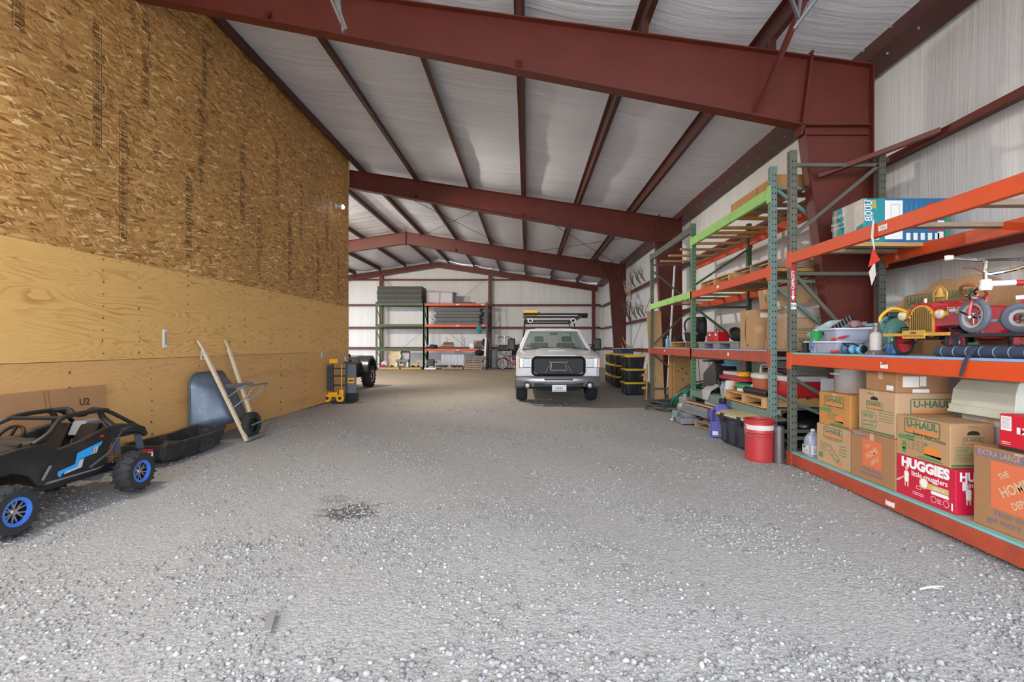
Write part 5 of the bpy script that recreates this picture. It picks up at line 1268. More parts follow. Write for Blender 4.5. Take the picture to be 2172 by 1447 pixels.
# cream case on a pale carton
T, L_, F_ = carton('pale_carton', 'pale grey carton standing behind the large moving carton', 3.42, 4.0, 3.32, 3.8, Z0, 0.83, mat('pale grey carton board', s2l(190, 184, 182), 0.8, 0, 0.05, 5))
loc = Vector((3.68, 3.56, 0.84))
T = thing('plastic_case', 'large cream moulded plastic case beneath the middle orange beam', 'case', loc)
def cr(z, g, y0=3.33, y1=3.85, x0=3.36, x1=4.0): return [(x0+g, y0+g*0.5, z), (x1-g, y0+g*0.5, z), (x1-g, y1-g*0.5, z), (x0+g, y1-g*0.5, z)]
W(T).loft([cr(0.84, 0.0), cr(0.9, 0.0), cr(0.905, 0.012), cr(1.02, 0.025), cr(1.095, 0.07), cr(1.105, 0.1)]).build('shell', cream, T, bevel=0.012)
W(T).loft([cr(0.84, -0.008), cr(0.862, -0.008)]).build('base_rim', cream, T, bevel=0.004)
for x in (3.47, 3.52): W(T).bar((x, 3.335, 0.92), (x+0.012, 3.34, 1.05), 0.012, 0.02, (0,1,0)).build('rib', cream, T)
W(T).loft([[(x, y, z) for x, y, z in ((3.6,3.325,0.93),(3.95,3.325,0.93),(3.95,3.4,0.93),(3.6,3.4,0.93))], [(x, y, z) for x, y, z in ((3.66,3.33,1.08),(3.93,3.33,1.08),(3.93,3.4,1.08),(3.66,3.4,1.08))]]).build('moulded_panel', cream, T, bevel=0.008)
# labelled carton on C
T, L_, F_ = carton('shipping_carton', 'low brown shipping carton with white labels beside the steel pot', 3.06, 3.5, 4.0, 4.36, 0.967, 1.13, card_dk)
F_.rect(0.12, 0.3, 0.42, 0.85, paper, 0.0005, 'label'); scribble(F_, 0.14, 0.35, 0.4, 0.8, 6, black_print, 14, 0.25); F_.rect(0.44, 0.35, 0.56, 0.85, paper, 0.0005, 'label'); F_.rect(0.10, 0.3, 0.12, 0.85, orange_print); F_.rect(0.43, 0.35, 0.445, 0.85, orange_print); F_.rect(0.3, 0.02, 0.62, 0.2, paper, 0.0005, 'label'); L_.rect(0.7, 0.1, 0.92, 0.35, paper, 0.0005, 'label')
# steel pot
T = thing('steel_pot', 'shiny stainless steel stock pot on the amber carton', 'pot', (3.27, 4.82, 0.887))
MB().lathe([(0.0, 0), (0.165, 0), (0.175, 0.01), (0.175, 0.235), (0.182, 0.242), (0.17, 0.245), (0.168, 0.02), (0.0, 0.015)], 40).build('body', stainless, T, smooth=True, ang=50)
for s in (-1, 1): MB().tube([(s*0.17, -0.05, 0.19), (s*0.215, -0.04, 0.19), (s*0.215, 0.04, 0.19), (s*0.17, 0.05, 0.19)], 0.007, 8).build('handle', stainless, T, smooth=True)
# water jug
def jug(name, label, x, y, z, m, label_m, h=0.29, w=0.155):
    T = thing(name, label, 'jug', (x, y, z))
    k = h/0.29; r = w/2
    MB().loft([[(a, b, zz*k) for a, b in rrect(2*r*q, 2*r*q, 2*r*q*0.3, 4)] for zz, q in ((0.0, 0.92), (0.01, 1.0), (0.12, 1.0), (0.17, 0.97), (0.215, 0.75), (0.25, 0.4), (0.262, 0.24), (0.285, 0.24))]).build('bottle', m, T, smooth=True, ang=50)
    MB().lathe([(0.021, 0.27*k), (0.021, 0.292*k), (0.0, 0.292*k)], 14).build('cap', label_m[1], T)
    MB().tube([(-r*0.35, -r*0.5, 0.255*k), (-r*0.7, -r*0.75, 0.235*k), (-r*0.95, -r*0.95, 0.18*k), (-r*0.9, -r*0.9, 0.13*k)], 0.011, 8, sm=3).build('handle', m, T, smooth=True)
    f = Face(T, (-r*0.8, -r-0.001, 0.03), (1,0,0), (0,0,1), 2*r*0.8, 0.09); f.rect(0,0,1,1, label_m[0], name='label'); scribble(f, 0.1, 0.1, 0.9, 0.9, 4, black_print, 15, 0.2)
    f = Face(T, (-r-0.001, r*0.8, 0.03), (0,-1,0), (0,0,1), 2*r*0.8, 0.09); f.rect(0,0,1,1, label_m[0], name='label'); f.rect(0.1, 0.6, 0.5, 0.95, green_print, 0.001); scribble(f, 0.1, 0.1, 0.9, 0.5, 3, black_print, 16, 0.2)
    return T
jug('water_jug', 'clear plastic gallon jug on the bottom shelf by the rack post', 3.12, 5.27, Z0, clear_pl, (paper, white_pl))

# ---------------------------------------------------------------- middle shelf
Z1 = 1.2815
loc = Vector((3.12, 5.36, Z1))
T = thing('label_printer', 'small black device with white top beside the rack post', 'device', loc)
MB().box(-0.05, 0.05, -0.045, 0.045, 0, 0.11).build('body', blk, T, bevel=0.006); MB().box(-0.03, 0.05, -0.04, 0.04, 0.11, 0.125).build('top', white_pl, T, bevel=0.004)
MB().box(-0.01, 0.04, -0.047, -0.044, 0.03, 0.09).build('front_frame', white_pl, T)
jug('detergent_jug', 'pale translucent jug with blue base on the middle shelf beside clear bins', 3.12, 5.2, Z1, clear_pl, (mat('blue label', s2l(110,130,190),0.5), white_pl), 0.24, 0.11)
def clear_bin(label, x, y, z, w, d, h, rz=0.0):
    T = thing('clear_bin', label, 'bin', (x, y, z), rz, group='clear bins on the middle shelf')
    MB().loft([[(a, b, 0) for a, b in rrect(w*0.86, d*0.86, 0.03)], [(a, b, h) for a, b in rrect(w*0.97, d*0.97, 0.03)], [(a, b, h) for a, b in rrect(w*0.93, d*0.93, 0.03)], [(a, b, 0.006) for a, b in rrect(w*0.83, d*0.83, 0.03)]]).build('body', clear_pl, T, smooth=True, ang=40)
    o = rrect(w*1.02, d*1.02, 0.03); MB().tube([(a, b, h) for a, b in o], 0.009, 6, closed=True).build('rim', white_pl, T, smooth=True)
    return T
clear_bin('lower clear plastic bin with white rim on the middle shelf edge', 3.22, 5.0, Z1, 0.3, 0.36, 0.115, 0.1)
clear_bin('upper clear plastic bin stacked on the lower one', 3.27, 4.98, Z1+0.125, 0.34, 0.42, 0.12, -0.15)
def small_stuff(T, seed, n, w, d, h, ms):
    rnd = random.Random(seed)
    for k in range(n):
        MB().cbox((rnd.uniform(-w, w), rnd.uniform(-d, d), rnd.uniform(0.02, h)), (rnd.uniform(0.03, 0.08), rnd.uniform(0.03, 0.08), rnd.uniform(0.01, 0.03)), (rnd.uniform(-.6,.6), rnd.uniform(-.6,.6), rnd.uniform(0, 3))).build('odds_and_ends', ms[k % len(ms)], T, bevel=0.004)
for i, (nm, lb, m, c, s, rz) in enumerate((('work_glove', 'grey work glove lying in the upper clear bin', gray_pl, (3.26, 5.02, Z1+0.15), 0.07, 0.4), ('tape_roll', 'white tape roll in the upper clear bin', white_pl, (3.32, 4.88, Z1+0.17), 0.05, 0.0))):
    T = thing(nm, lb, nm.replace('_', ' '), c, rz)
    if nm == 'tape_roll': MB().torus((0,0,0.0), 0.045, 0.018, 20, 8).build('roll', m, T, smooth=True)
    else:
        MB().ell((0,0,0.015), (0.06, 0.045, 0.02)).build('palm', m, T, smooth=True)
        for k in range(4): MB().tube([(0.04, -0.03+k*0.02, 0.015), (0.1, -0.04+k*0.026, 0.02)], 0.009, 6).build('finger', m, T, smooth=True)
        MB().tube([(0.0, 0.03, 0.015), (0.04, 0.075, 0.02)], 0.01, 6).build('thumb', m, T, smooth=True)
T = thing('green_caddy', 'bright green plastic box tucked beside the upper clear bin', 'box', (3.09, 5.17, Z1+0.128), 0.1)
MB().loft([[(a, b, 0) for a, b in rrect(0.06, 0.09, 0.01)], [(a, b, 0.1) for a, b in rrect(0.075, 0.1, 0.01)]]).build('body', green_pl, T, smooth=True, ang=40); MB().box(-0.04, 0.04, -0.052, 0.052, 0.1, 0.108).build('lid', green_pl, T, bevel=0.003)
loc = Vector((3.35, 5.1, Z1+0.2))
T = thing('file_holder', 'tilted grey plastic tub with black ribbed file holder above the clear bins', 'tub', (3.33, 5.28, Z1+0.17), rot=(R(0), R(-28), R(10)))
MB().loft([[(a, b, 0) for a, b in rrect(0.3, 0.26, 0.05)], [(a, b, 0.12) for a, b in rrect(0.36, 0.3, 0.05)], [(a, b, 0.12) for a, b in rrect(0.34, 0.28, 0.05)], [(a, b, 0.01) for a, b in rrect(0.28, 0.24, 0.05)]]).build('tub', mat('pale grey blue tub', s2l(168,186,192),0.5), T, smooth=True)
MB().box(-0.2, 0.2, -0.16, -0.145, 0.1, 0.16).build('ribbed_edge', blk, T, bevel=0.004)
for k in range(9): MB().box(-0.18+k*0.042, -0.165+k*0.042, -0.163, -0.158, 0.1, 0.17).build('tooth', gray_pl, T)
T = thing('mask_cartridge', 'dusty mauve respirator mask on top of the clear bins', 'respirator', (3.38, 4.98, Z1+0.265), 0.3)
MB().ell((0,0,0.03), (0.07, 0.06, 0.045)).build('facepiece', mat('mauve rubber', s2l(150,112,112),0.6), T, smooth=True)
for s in (-1, 1): MB().cyl((s*0.06, -0.03, 0.03), (s*0.085, -0.06, 0.03), 0.03, 14).build('filter', MATS['mauve rubber'], T)
T = thing('parts_case', 'clear lidded parts case behind the upper bin', 'case', (3.55, 4.8, Z1), 0.05)
MB().box(-0.16, 0.16, -0.12, 0.12, 0, 0.24).build('body', clear_pl, T, bevel=0.01); MB().box(-0.17, 0.17, -0.13, 0.13, 0.24, 0.262).build('lid', white_pl, T, bevel=0.006)
MB().box(-0.12, 0.1, -0.1, 0.1, 0.27, 0.3).build('tray', ltblue, T, bevel=0.006)
# tools along the edge
T = thing('utility_knife', 'red utility knife resting on the upper clear bin rim', 'knife', (3.12, 4.83, Z1+0.13), R(-70))
MB().loft([[(-0.08, y, z) for y, z in ((-0.012,0),(0.012,0),(0.012,0.018),(-0.012,0.018))], [(0.0, y, z) for y, z in ((-0.016,0.01),(0.016,0.01),(0.016,0.034),(-0.016,0.034))], [(0.08, y, z) for y, z in ((-0.01,0.03),(0.01,0.03),(0.01,0.05),(-0.01,0.05))]]).build('handle', red_pl, T, bevel=0.003); MB().box(0.08, 0.11, -0.002, 0.002, 0.035, 0.05).build('blade', alum, T)
T = thing('screwdriver', 'red handled screwdriver lying on the shelf edge', 'screwdriver', (3.05, 4.78, Z1+0.016), R(-80))
MB().lathe([(0.008, -0.05), (0.015, -0.045), (0.013, 0.0), (0.016, 0.03), (0.008, 0.05)], 12, Matrix.Rotation(R(90), 4, 'Y')).build('handle', red_pl, T, smooth=True); MB().cyl((-0.05, 0, 0), (-0.14, 0, 0), 0.004, 8).build('shaft', alum, T)
T = thing('ear_muffs', 'light blue ear muffs lying on the middle shelf edge', 'ear muffs', (3.13, 4.58, Z1), R(100))
for s in (-1, 1):
    MB().ell((s*0.05, 0, 0.045), (0.03, 0.05, 0.045), rot=(0, 0, s*0.3)).build('cup', ltblue, T, smooth=True); MB().ell((s*0.075, 0, 0.045), (0.014, 0.042, 0.038)).build('pad', blk, T, smooth=True)
MB().tube([(-0.05, 0.02, 0.07), (-0.06, 0.09, 0.09), (0, 0.14, 0.1), (0.06, 0.09, 0.09), (0.05, 0.02, 0.07)], 0.007, 8, sm=4).build('band', blk, T, smooth=True)
T = thing('hose_ring', 'coil of pale green garden hose behind the ear muffs', 'hose', (3.34, 4.56, Z1+0.01), rot=(R(-60), 0, R(-30)))
for k in range(2): MB().torus((0, 0.14, 0.02*k), 0.13-0.008*k, 0.011, 30, 8).build('coil', mat('pale green hose', s2l(130,160,110),0.5), T, smooth=True)
T = thing('blue_pouch', 'crumpled blue plastic bag of parts between the bin and ear muffs', 'bag', (3.15, 4.72, Z1), 0.2)
MB().ell((0,0,0.05), (0.07, 0.07, 0.055), 14, 9, seed=5, jit=0.14).build('bag', mat('blue film', s2l(90,130,180),0.25,alpha=0.8), T, smooth=True)
# bottle jack
T = thing('bottle_jack', 'worn steel bottle jack standing at the shelf edge', 'bottle jack', (3.12, 4.32, Z1))
MB().loft([[(a, b, 0) for a, b in rrect(0.13, 0.11, 0.015)], [(a, b, 0.018) for a, b in rrect(0.13, 0.11, 0.015)], [(a, b, 0.04) for a, b in rrect(0.085, 0.085, 0.04)]]).build('base', mat('worn grey iron', s2l(130,126,120),0.5,0.5,0.15,10), T)
MB().lathe([(0.044, 0.035), (0.046, 0.05), (0.046, 0.175), (0.04, 0.19), (0.026, 0.195), (0.026, 0.2), (0.0, 0.2)], 24).build('cylinder', mat('flaked white paint', s2l(196,190,184),0.5,0,0.1,8,dirt=s2l(196,110,80),dirt_amt=0.7), T, smooth=True)
MB().lathe([(0.022, 0.19), (0.022, 0.25), (0.028, 0.255), (0.028, 0.28), (0.0, 0.285)], 18).build('ram', MATS['worn grey iron'], T, smooth=True)
MB().cyl((0.045, -0.02, 0.05), (0.085, -0.03, 0.09), 0.013, 10).build('pump_socket', MATS['worn grey iron'], T)
# green jerry can with yellow handle, blue lower can
T = thing('watering_can', 'teal green can with a yellow handle behind the bottle jack', 'can', (3.32, 4.36, Z1), R(-20))
MB().loft([[(a, b, z) for a, b in rrect(0.2*q, 0.16*q, 0.05)] for z, q in ((0.0, 0.95), (0.02, 1.0), (0.2, 1.0), (0.27, 0.8), (0.31, 0.5), (0.33, 0.3))]).build('body', teal_pl, T, smooth=True, ang=60)
MB().tube([(-0.09, 0, 0.25), (-0.11, 0, 0.33), (-0.03, 0, 0.41), (0.07, 0, 0.39), (0.11, 0, 0.33)], 0.014, 8, sm=4).build('handle', yellow, T, smooth=True)
MB().tube([(-0.09, 0, 0.22), (-0.1, 0, 0.3), (0.0, 0, 0.35), (0.09, 0, 0.31)], 0.018, 8, sm=4).build('arch', teal_pl, T, smooth=True)
MB().box(-0.06, 0.06, -0.03, 0.03, 0.33, 0.38).build('cap', blk, T, bevel=0.01)
T = thing('propane_bottle', 'short blue gas bottle behind the bottle jack', 'gas bottle', (3.16, 4.15, Z1))
MB().lathe([(0.05, 0), (0.06, 0.01), (0.062, 0.06), (0.05, 0.095), (0.02, 0.11), (0.018, 0.125), (0, 0.125)], 24).build('bottle', mat('blue enamel', s2l(30,90,150),0.35), T, smooth=True); MB().box(-0.02,0.02,-0.012,0.012,0.12,0.14).build('valve', brass, T)

# ---------------------------------------------------------------- pedal fire car
hd = math.atan2(-0.22, -0.97)      # heading
T = thing('pedal_car', 'red toy fire engine pedal car with brass grille and bell on the middle shelf', 'pedal car', (3.32, 3.86, Z1), hd)
pc = mat('fire engine red enamel', s2l(176, 24, 36), 0.25, 0, 0.05, 4, coat=0.5)
# local: +x forward (towards the aisle), +y to the car's left, z up
def arch(x, w, z0, z1, n=8):
    pts = [(x, w, z0)]
    for k in range(n+1):
        a = PI*k/n; pts.append((x, w*math.cos(a), z1 - w*0.9 + w*0.9*math.sin(a)))
    pts.append((x, -w, z0)); return pts
MB().loft([arch(0.2, 0.1, 0.17, 0.42), arch(0.16, 0.102, 0.16, 0.425), arch(-0.16, 0.125, 0.16, 0.45), arch(-0.2, 0.127, 0.16, 0.455)]).build('bonnet', pc, T, smooth=True, ang=50)
MB().loft([[(x, s*w, z) for s, z in ((1, 0.13), (1, 0.4), (-1, 0.4), (-1, 0.13))] for x, w in ((-0.2, 0.14), (-0.62, 0.16))]).build('cowl', pc, T, bevel=0.02)
g = MB().loft([arch(0.2, 0.088, 0.18, 0.40), arch(0.212, 0.088, 0.18, 0.40)]).build('grille', brass, T)
for k in range(11): MB().box(0.212, 0.217, -0.075+k*0.015-0.002, -0.075+k*0.015+0.002, 0.19, 0.385 - 0.0009*abs(k-5)**2.6).build('bar', hole, g)
bp_ = MB().box(0.27, 0.285, -0.26, 0.26, 0.155, 0.18).build('bumper', brass, T, bevel=0.004)
pb = MB().box(0.286, 0.292, -0.09, 0.09, 0.135, 0.2).build('name_plate', brass, T, bevel=0.002)
f = Face(pb, (0.292, -0.09, 0.135), (0,1,0), (0,0,1), 0.18, 0.065); f.txt('FIRE', 0.5, 0.66, 0.026, black_print, 0.02); f.txt('LIMITED EDITION', 0.5, 0.3, 0.02, black_print, 0.0, width=0.84)
for s in (-1, 1):
    MB().bar((0.18, s*0.06, 0.15), (0.28, s*0.1, 0.165), 0.02, 0.012).build('bumper_arm', brass, T)
    hl = MB().lathe([(0.0, -0.05), (0.025, -0.045), (0.035, -0.01), (0.037, 0.015), (0.03, 0.018)], 20, Matrix.Translation((0.21, s*0.145, 0.32)) @ Matrix.Rotation(R(90), 4, 'Y')).build('headlamp', brass, T, smooth=True)
    MB().ell((0.225, s*0.145, 0.32), (0.008, 0.03, 0.03)).build('lamp_glass', lens, hl, smooth=True)
    MB().bar((0.16, s*0.09, 0.31), (0.2, s*0.14, 0.31), 0.012, 0.012).build('lamp_arm', brass, T)
    # front mudguard and wheels
    MB().loft([[(0.14+0.125*math.cos(R(a)), s*0.15-0.03, 0.105+0.125*math.sin(R(a))), (0.14+0.125*math.cos(R(a)), s*0.15+0.06*s+0.03, 0.105+0.125*math.sin(R(a))), (0.14+0.132*math.cos(R(a)), s*0.15+0.06*s+0.03, 0.105+0.132*math.sin(R(a))), (0.14+0.132*math.cos(R(a)), s*0.15-0.03, 0.105+0.132*math.sin(R(a)))] for a in range(60, 181, 15)]).build('mudguard', blk_g, T, smooth=True)
    for x in (0.14, -0.5):
        A = Matrix.Translation((x, s*0.2, 0.105)) @ Matrix.Rotation(R(-90)*s, 4, 'X')
        wl_ = MB().torus((0,0,0), 0.092, 0.014, 32, 8, A).build('tyre', rubber, T, smooth=True)
        MB().lathe([(0.0, 0.014), (0.02, 0.014), (0.05, 0.004), (0.082, 0.008), (0.085, -0.006), (0.0, -0.006)], 28, A).build('disc', pc, wl_, smooth=True)
        MB().lathe([(0.0, 0.02), (0.014, 0.02), (0.016, 0.012), (0.0, 0.012)], 12, A).build('hub_cap', chrome, wl_)
    MB().cyl((0.14, s*0.1, 0.105), (0.14, s*0.2, 0.105), 0.01).build('axle', blk, T)
    f = Face(T, (0.06 if s < 0 else -0.12, s*0.128, 0.26), (-1 if s > 0 else 1, 0, 0), (0, 0, 1), 0.2, 0.12, 0.004)
MB().bar((0.14, 0, 0.14), (-0.5, 0, 0.14), 0.16, 0.03).build('chassis', blk, T)
# FIRE on the side that faces out of the shed (local -y... turned with the car)
f = Face(T, (0.16, 0.117, 0.29), (-0.999,0.06,0), (0,0,1), 0.2, 0.1, 0.004); f.txt('FIRE', 0.5, 0.6, 0.07, gold, 0.01)
# bell
MB().lathe([(0.0, 0.075), (0.012, 0.075), (0.018, 0.06), (0.024, 0.03), (0.04, 0.005), (0.038, 0.0)], 20, Matrix.Translation((0.02, 0.0, 0.465))).build('bell', brass, T, smooth=True)
MB().tube([(0.02, -0.045, 0.44), (0.02, -0.05, 0.5), (0.02, 0, 0.555), (0.02, 0.05, 0.5), (0.02, 0.045, 0.44)], 0.005, 6, sm=3).build('bell_frame', brass, T, smooth=True)
MB().cyl((0.17, 0, 0.42), (0.17, 0, 0.45), 0.012).build('radiator_cap', chrome, T)
MB().bar((-0.2, -0.12, 0.46), (-0.2, 0.12, 0.46), 0.02, 0.012).build('dash_rail', chrome, T)
A = Matrix.Translation((-0.32, 0, 0.52)) @ Matrix.Rotation(R(-38), 4, 'Y')
sw = MB().torus((0,0,0), 0.085, 0.011, 28, 8, A).build('steering_wheel', mat('varnished wood', s2l(156,96,50),0.35,coat=0.4), T, smooth=True)
for k in range(3):
    a = R(60+120*k); MB().bar(A @ Vector((0,0,0)), A @ Vector((0.08*math.cos(a), 0.08*math.sin(a), 0)), 0.018, 0.006).build('spoke', blk, sw)
MB().cyl((-0.32, 0, 0.52), (-0.18, 0, 0.42), 0.008).build('column', chrome, sw)

# ---------------------------------------------------------------- flattened carton behind the toys
T = thing('crumpled_carton', 'crumpled brown moving carton standing behind the toy fire engine', 'box', (3.95, 4.5, Z1))
def zz(y): return 0.7 - 0.5*(y+0.1)**2*0.9 + 0.02*math.sin(y*17)
ys_ = [-0.75+1.35*k/18 for k in range(19)]
MB().loft([[(-0.09, y, 0), (0.07, y, 0), (0.05, y, zz(y)), (-0.05+0.02*math.sin(y*9), y, zz(y))] for y in ys_]).build('body', card, T)
f = Face(T, (-0.092, 0.55, 0.0), (0,-1,0), (0.065,0,1), 1.25, 0.6, 0.03)
f.txt('U-HAUL', 0.24, 0.86, 0.11, dkgreen_print, 0.03, width=0.26); f.rect(0.1, 0.68, 0.38, 0.73, orange_print, 0.001); f.txt('SIZE MATTERS', 0.26, 0.56, 0.07, dkgreen_print, 0.02, width=0.26); f.txt('U-HAUL', 0.6, 0.9, 0.1, dkgreen_print, 0.03, width=0.2)
f.border(0.09, 0.76, 0.39, 0.97, 0.008, dkgreen_print, r=0.02)

# ---------------------------------------------------------------- tricycle on a trolley
loc = Vector((3.35, 3.1, Z1))
T = thing('trolley_frame', 'black angle-iron trolley frame under the tricycle', 'trolley', loc)
blk_st = mat('dark painted steel', s2l(44, 50, 60), 0.45, 0.2)
for z in (0.075, 0.155):
    W(T).bar((3.15, 3.55, Z1+z), (3.15, 2.65, Z1+z), 0.02, 0.025).build('rail', blk_st, T); W(T).bar((3.7, 3.55, Z1+z), (3.7, 2.65, Z1+z), 0.02, 0.025).build('rail', blk_st, T)
    W(T).bar((3.15, 3.55, Z1+z), (3.7, 3.55, Z1+z), 0.02, 0.025).build('rail', blk_st, T); W(T).bar((3.15, 2.65, Z1+z), (3.7, 2.65, Z1+z), 0.02, 0.025).build('rail', blk_st, T)
for x in (3.15, 3.7):
    for y in (3.55, 2.65): W(T).bar((x, y, Z1), (x, y, Z1+0.16), 0.025, 0.025, (0,1,0)).build('leg', blk_st, T)
W(T).box(3.15, 3.7, 2.65, 3.55, Z1+0.155, Z1+0.165).build('deck', blk_st, T)
ZT = Z1 + 0.166
loc = Vector((3.3, 3.15, ZT))
T = thing('tricycle', 'red and white child tricycle with chrome handlebar on the trolley frame', 'tricycle', loc)
tr_red = mat('tricycle red paint', s2l(190, 36, 46), 0.3, coat=0.4); tr_wh = mat('tricycle white paint', s2l(224,224,226),0.35); spoke_m = mat('dusty grey rim', s2l(176,178,184),0.5,0.3)
def twheel(c, r, ax, rim_m, name='wheel', tr=0.022, ns=10, band=None):
    A = Matrix.Translation(Vector(c)-loc) @ Vector((0,0,1)).rotation_difference(Vector(ax)).to_matrix().to_4x4()
    o = MB().torus((0,0,0), r-tr*0.6, tr, 36, 8, A).build(name, mat('dusty tyre', s2l(96,102,112),0.8,0,0.15,10), T, smooth=True)
    MB().lathe([(r-tr*1.3, -tr*0.7), (r-tr*1.3, tr*0.7), (r-tr*2.1, tr*0.5), (r-tr*2.1, -tr*0.5)], 32, A, close=True).build('rim', rim_m, o, smooth=True)
    MB().lathe([(0.0, -0.03), (0.02, -0.03), (0.02, 0.03), (0, 0.03)], 14, A).build('hub', chrome, o)
    for k in range(ns):
        a = 2*PI*k/ns; MB().tube([A @ Vector((0.015*math.cos(a+0.5), 0.015*math.sin(a+0.5), 0.015*(-1)**k)), A @ Vector(((r-tr*1.8)*math.cos(a), (r-tr*1.8)*math.sin(a), 0))], 0.003, 5).build('spoke', chrome, o)
    if band: MB().torus((0,0,tr*0.7), r-tr*0.6, 0.006, 30, 6, A).build('whitewall', band, o)
    return o
axf = Vector((-1.0, 0.05, 0.05)).normalized()
fwc = Vector((3.2, 3.26, ZT+0.125))
fw_ = twheel(fwc, 0.116, axf, spoke_m, ns=12)
for s in (-1, 1):
    W(T).tube([fwc + axf*0.035*s, fwc + axf*0.045*s + Vector((0.03,0.0,0.1)), Vector((3.25, 3.25, ZT+0.27)) + axf*0.03*s], 0.011, 8, sm=3).build('fork_blade', tr_red, T, smooth=True)
    W(T).tube([fwc + axf*0.04*s, fwc + axf*0.1*s + Vector((0, 0, 0.03*s))], 0.007, 6).build('crank', chrome, T)
    W(T).cbox(fwc + axf*0.14*s + Vector((0,0,0.03*s)), (0.07, 0.035, 0.022), (0, 0, 0.6)).build('pedal', mat('pedal grey', s2l(130,140,155),0.5), T, bevel=0.004)
fend = MB()
fend.M = Matrix.Translation(-loc)
fend.loft([[fwc + Vector((0.6,0.8,0))*0.14*math.cos(R(a)) + Vector((0,0,0.14*math.sin(R(a)))) + axf*s for s in (-0.03, -0.015, 0.015, 0.03)] for a in range(30, 131, 12)], closed=False)
fend.build('front_fender', chrome, T, smooth=True)
hp = Vector((3.26, 3.24, ZT+0.30))
W(T).lathe([(0.0, 0), (0.032, 0), (0.038, 0.02), (0.03, 0.05), (0.032, 0.075), (0.0, 0.08)], 18, Matrix.Translation(hp)).build('head_tube', tr_wh, T, smooth=True)
W(T).cyl(hp + Vector((0,0,0.07)), hp + Vector((0.0,0.0,0.13)), 0.014).build('stem', chrome, T)
st = hp + Vector((0, 0, 0.12))
W(T).tube([st + Vector((-0.14, 0.12, 0.13)), st + Vector((-0.02, 0.04, 0.1)), st + Vector((0.0, 0.0, 0.09)), st + Vector((0.0, 0.0, 0.0)), st + Vector((0.06, -0.06, 0.0)), st + Vector((0.13, -0.16, 0.03)), st + Vector((0.18, -0.22, 0.1))], 0.012, 8, sm=4).build('handlebar', chrome, T, smooth=True)
W(T).tube([st + Vector((0.0, 0.0, 0.095)), st + Vector((0.18, -0.1, 0.085)), st + Vector((0.3, -0.2, 0.08))], 0.011, 8).build('cross_bar', chrome, T, smooth=True)
W(T).lathe([(0.0, 0), (0.018, 0), (0.02, 0.02), (0.016, 0.05), (0, 0.05)], 12, Matrix.Translation(st + Vector((-0.165, 0.14, 0.13))) @ Vector((0,0,1)).rotation_difference(Vector((0.7,-0.6,0))).to_matrix().to_4x4()).build('grip', cream, T, smooth=True)
W(T).tube([st + Vector((0, 0, 0)), st + Vector((-0.05, 0.03, 0.045)), st + Vector((-0.1, 0.06, 0.05))], 0.009, 8, sm=3).build('bell_lever', mat('brown grip', s2l(110,74,58),0.5), T, smooth=True)
W(T).tube([hp + Vector((0.02,-0.01,0.045)), hp + Vector((0.13,-0.08,0.045))], 0.021, 10).build('frame_sleeve', tr_wh, T, smooth=True)
W(T).tube([hp + Vector((0.12,-0.07,0.045)), hp + Vector((0.24,-0.16,0.02)), hp + Vector((0.34,-0.28,-0.12)), hp + Vector((0.36,-0.32,-0.2))], 0.02, 10, sm=3).build('frame_tube', tr_red, T, smooth=True)
W(T).tube([hp + Vector((0.12,-0.09,-0.06)), hp + Vector((0.24,-0.2,-0.06)), hp + Vector((0.34,-0.3,-0.1))], 0.016, 8, sm=3).build('lower_tube', tr_wh, T, smooth=True)
W(T).ell(hp + Vector((0.25,-0.2,0.085)), (0.13, 0.1, 0.02), rot=(0,0,-0.7)).build('seat', mat('worn pink seat', s2l(190,160,160),0.5,0,0.1,8,dirt=s2l(170,50,60),dirt_amt=0.6), T, smooth=True)
for c, lb in (((3.38, 3.12, ZT+0.1), 0), ((3.5, 2.86, ZT+0.1), 1), ((3.32, 2.9, ZT+0.1), 2)):
    axr = Vector((-0.62, -0.78, 0)) if lb == 0 else Vector((-0.55, -0.83, 0))
    o = twheel(c, 0.092, axr, spoke_m if lb != 1 else tr_wh, ns=8, tr=0.026, band=white_pl if lb == 0 else None)
W(T).cyl((3.36, 3.08, ZT+0.1), (3.55, 2.8, ZT+0.1), 0.012).build('rear_axle', chrome, T)
W(T).tube([(3.42, 3.14, ZT+0.2), (3.48, 3.04, ZT+0.24), (3.52, 2.98, ZT+0.16)], 0.03, 8, sm=3).build('rear_fender', tr_red, T, smooth=True)
W(T).bar((3.44, 2.96, ZT+0.1), (3.52, 2.96, ZT+0.26), 0.05, 0.05).build('rear_bracket', tr_wh, T, bevel=0.008)

T.location += Vector((-0.06, 0.13, 0))
# blue rolled mat with strap
T = thing('rolled_mat', 'rolled dark blue striped mat along the shelf edge', 'mat', (3.085, 3.2, Z1))
MB().cyl((0, 0.42, 0.038), (0, -0.6, 0.038), 0.038, 18).build('roll', navy, T, smooth=True)
for k in range(9): MB().lathe([(0.0384, -0.003), (0.0392, 0), (0.0384, 0.003)], 18, Matrix.Translation((0, 0.36-k*0.1, 0.038)) @ Matrix.Rotation(R(90), 4, 'X')).build('stripe', mat('pale blue stripe', s2l(150,170,196),0.7), T, smooth=True)
MB().cyl((0.075, 0.40, 0.03), (0.075, -0.6, 0.03), 0.03, 14).build('inner_roll', navy, T, smooth=True)
MB().loft([[(-0.045, y, 0.07), (-0.045, y+0.03, 0.07)] + [(-0.042, y+0.03, 0.07), (-0.042, y, 0.07)] for y in (0.06,)] + [[(-0.105, 0.07, -0.02), (-0.105, 0.1, -0.02), (-0.102, 0.1, -0.02), (-0.102, 0.07, -0.02)], [(-0.115, 0.1, -0.13), (-0.115, 0.125, -0.13), (-0.112, 0.125, -0.13), (-0.112, 0.1, -0.13)]]).build('strap', navy, T)
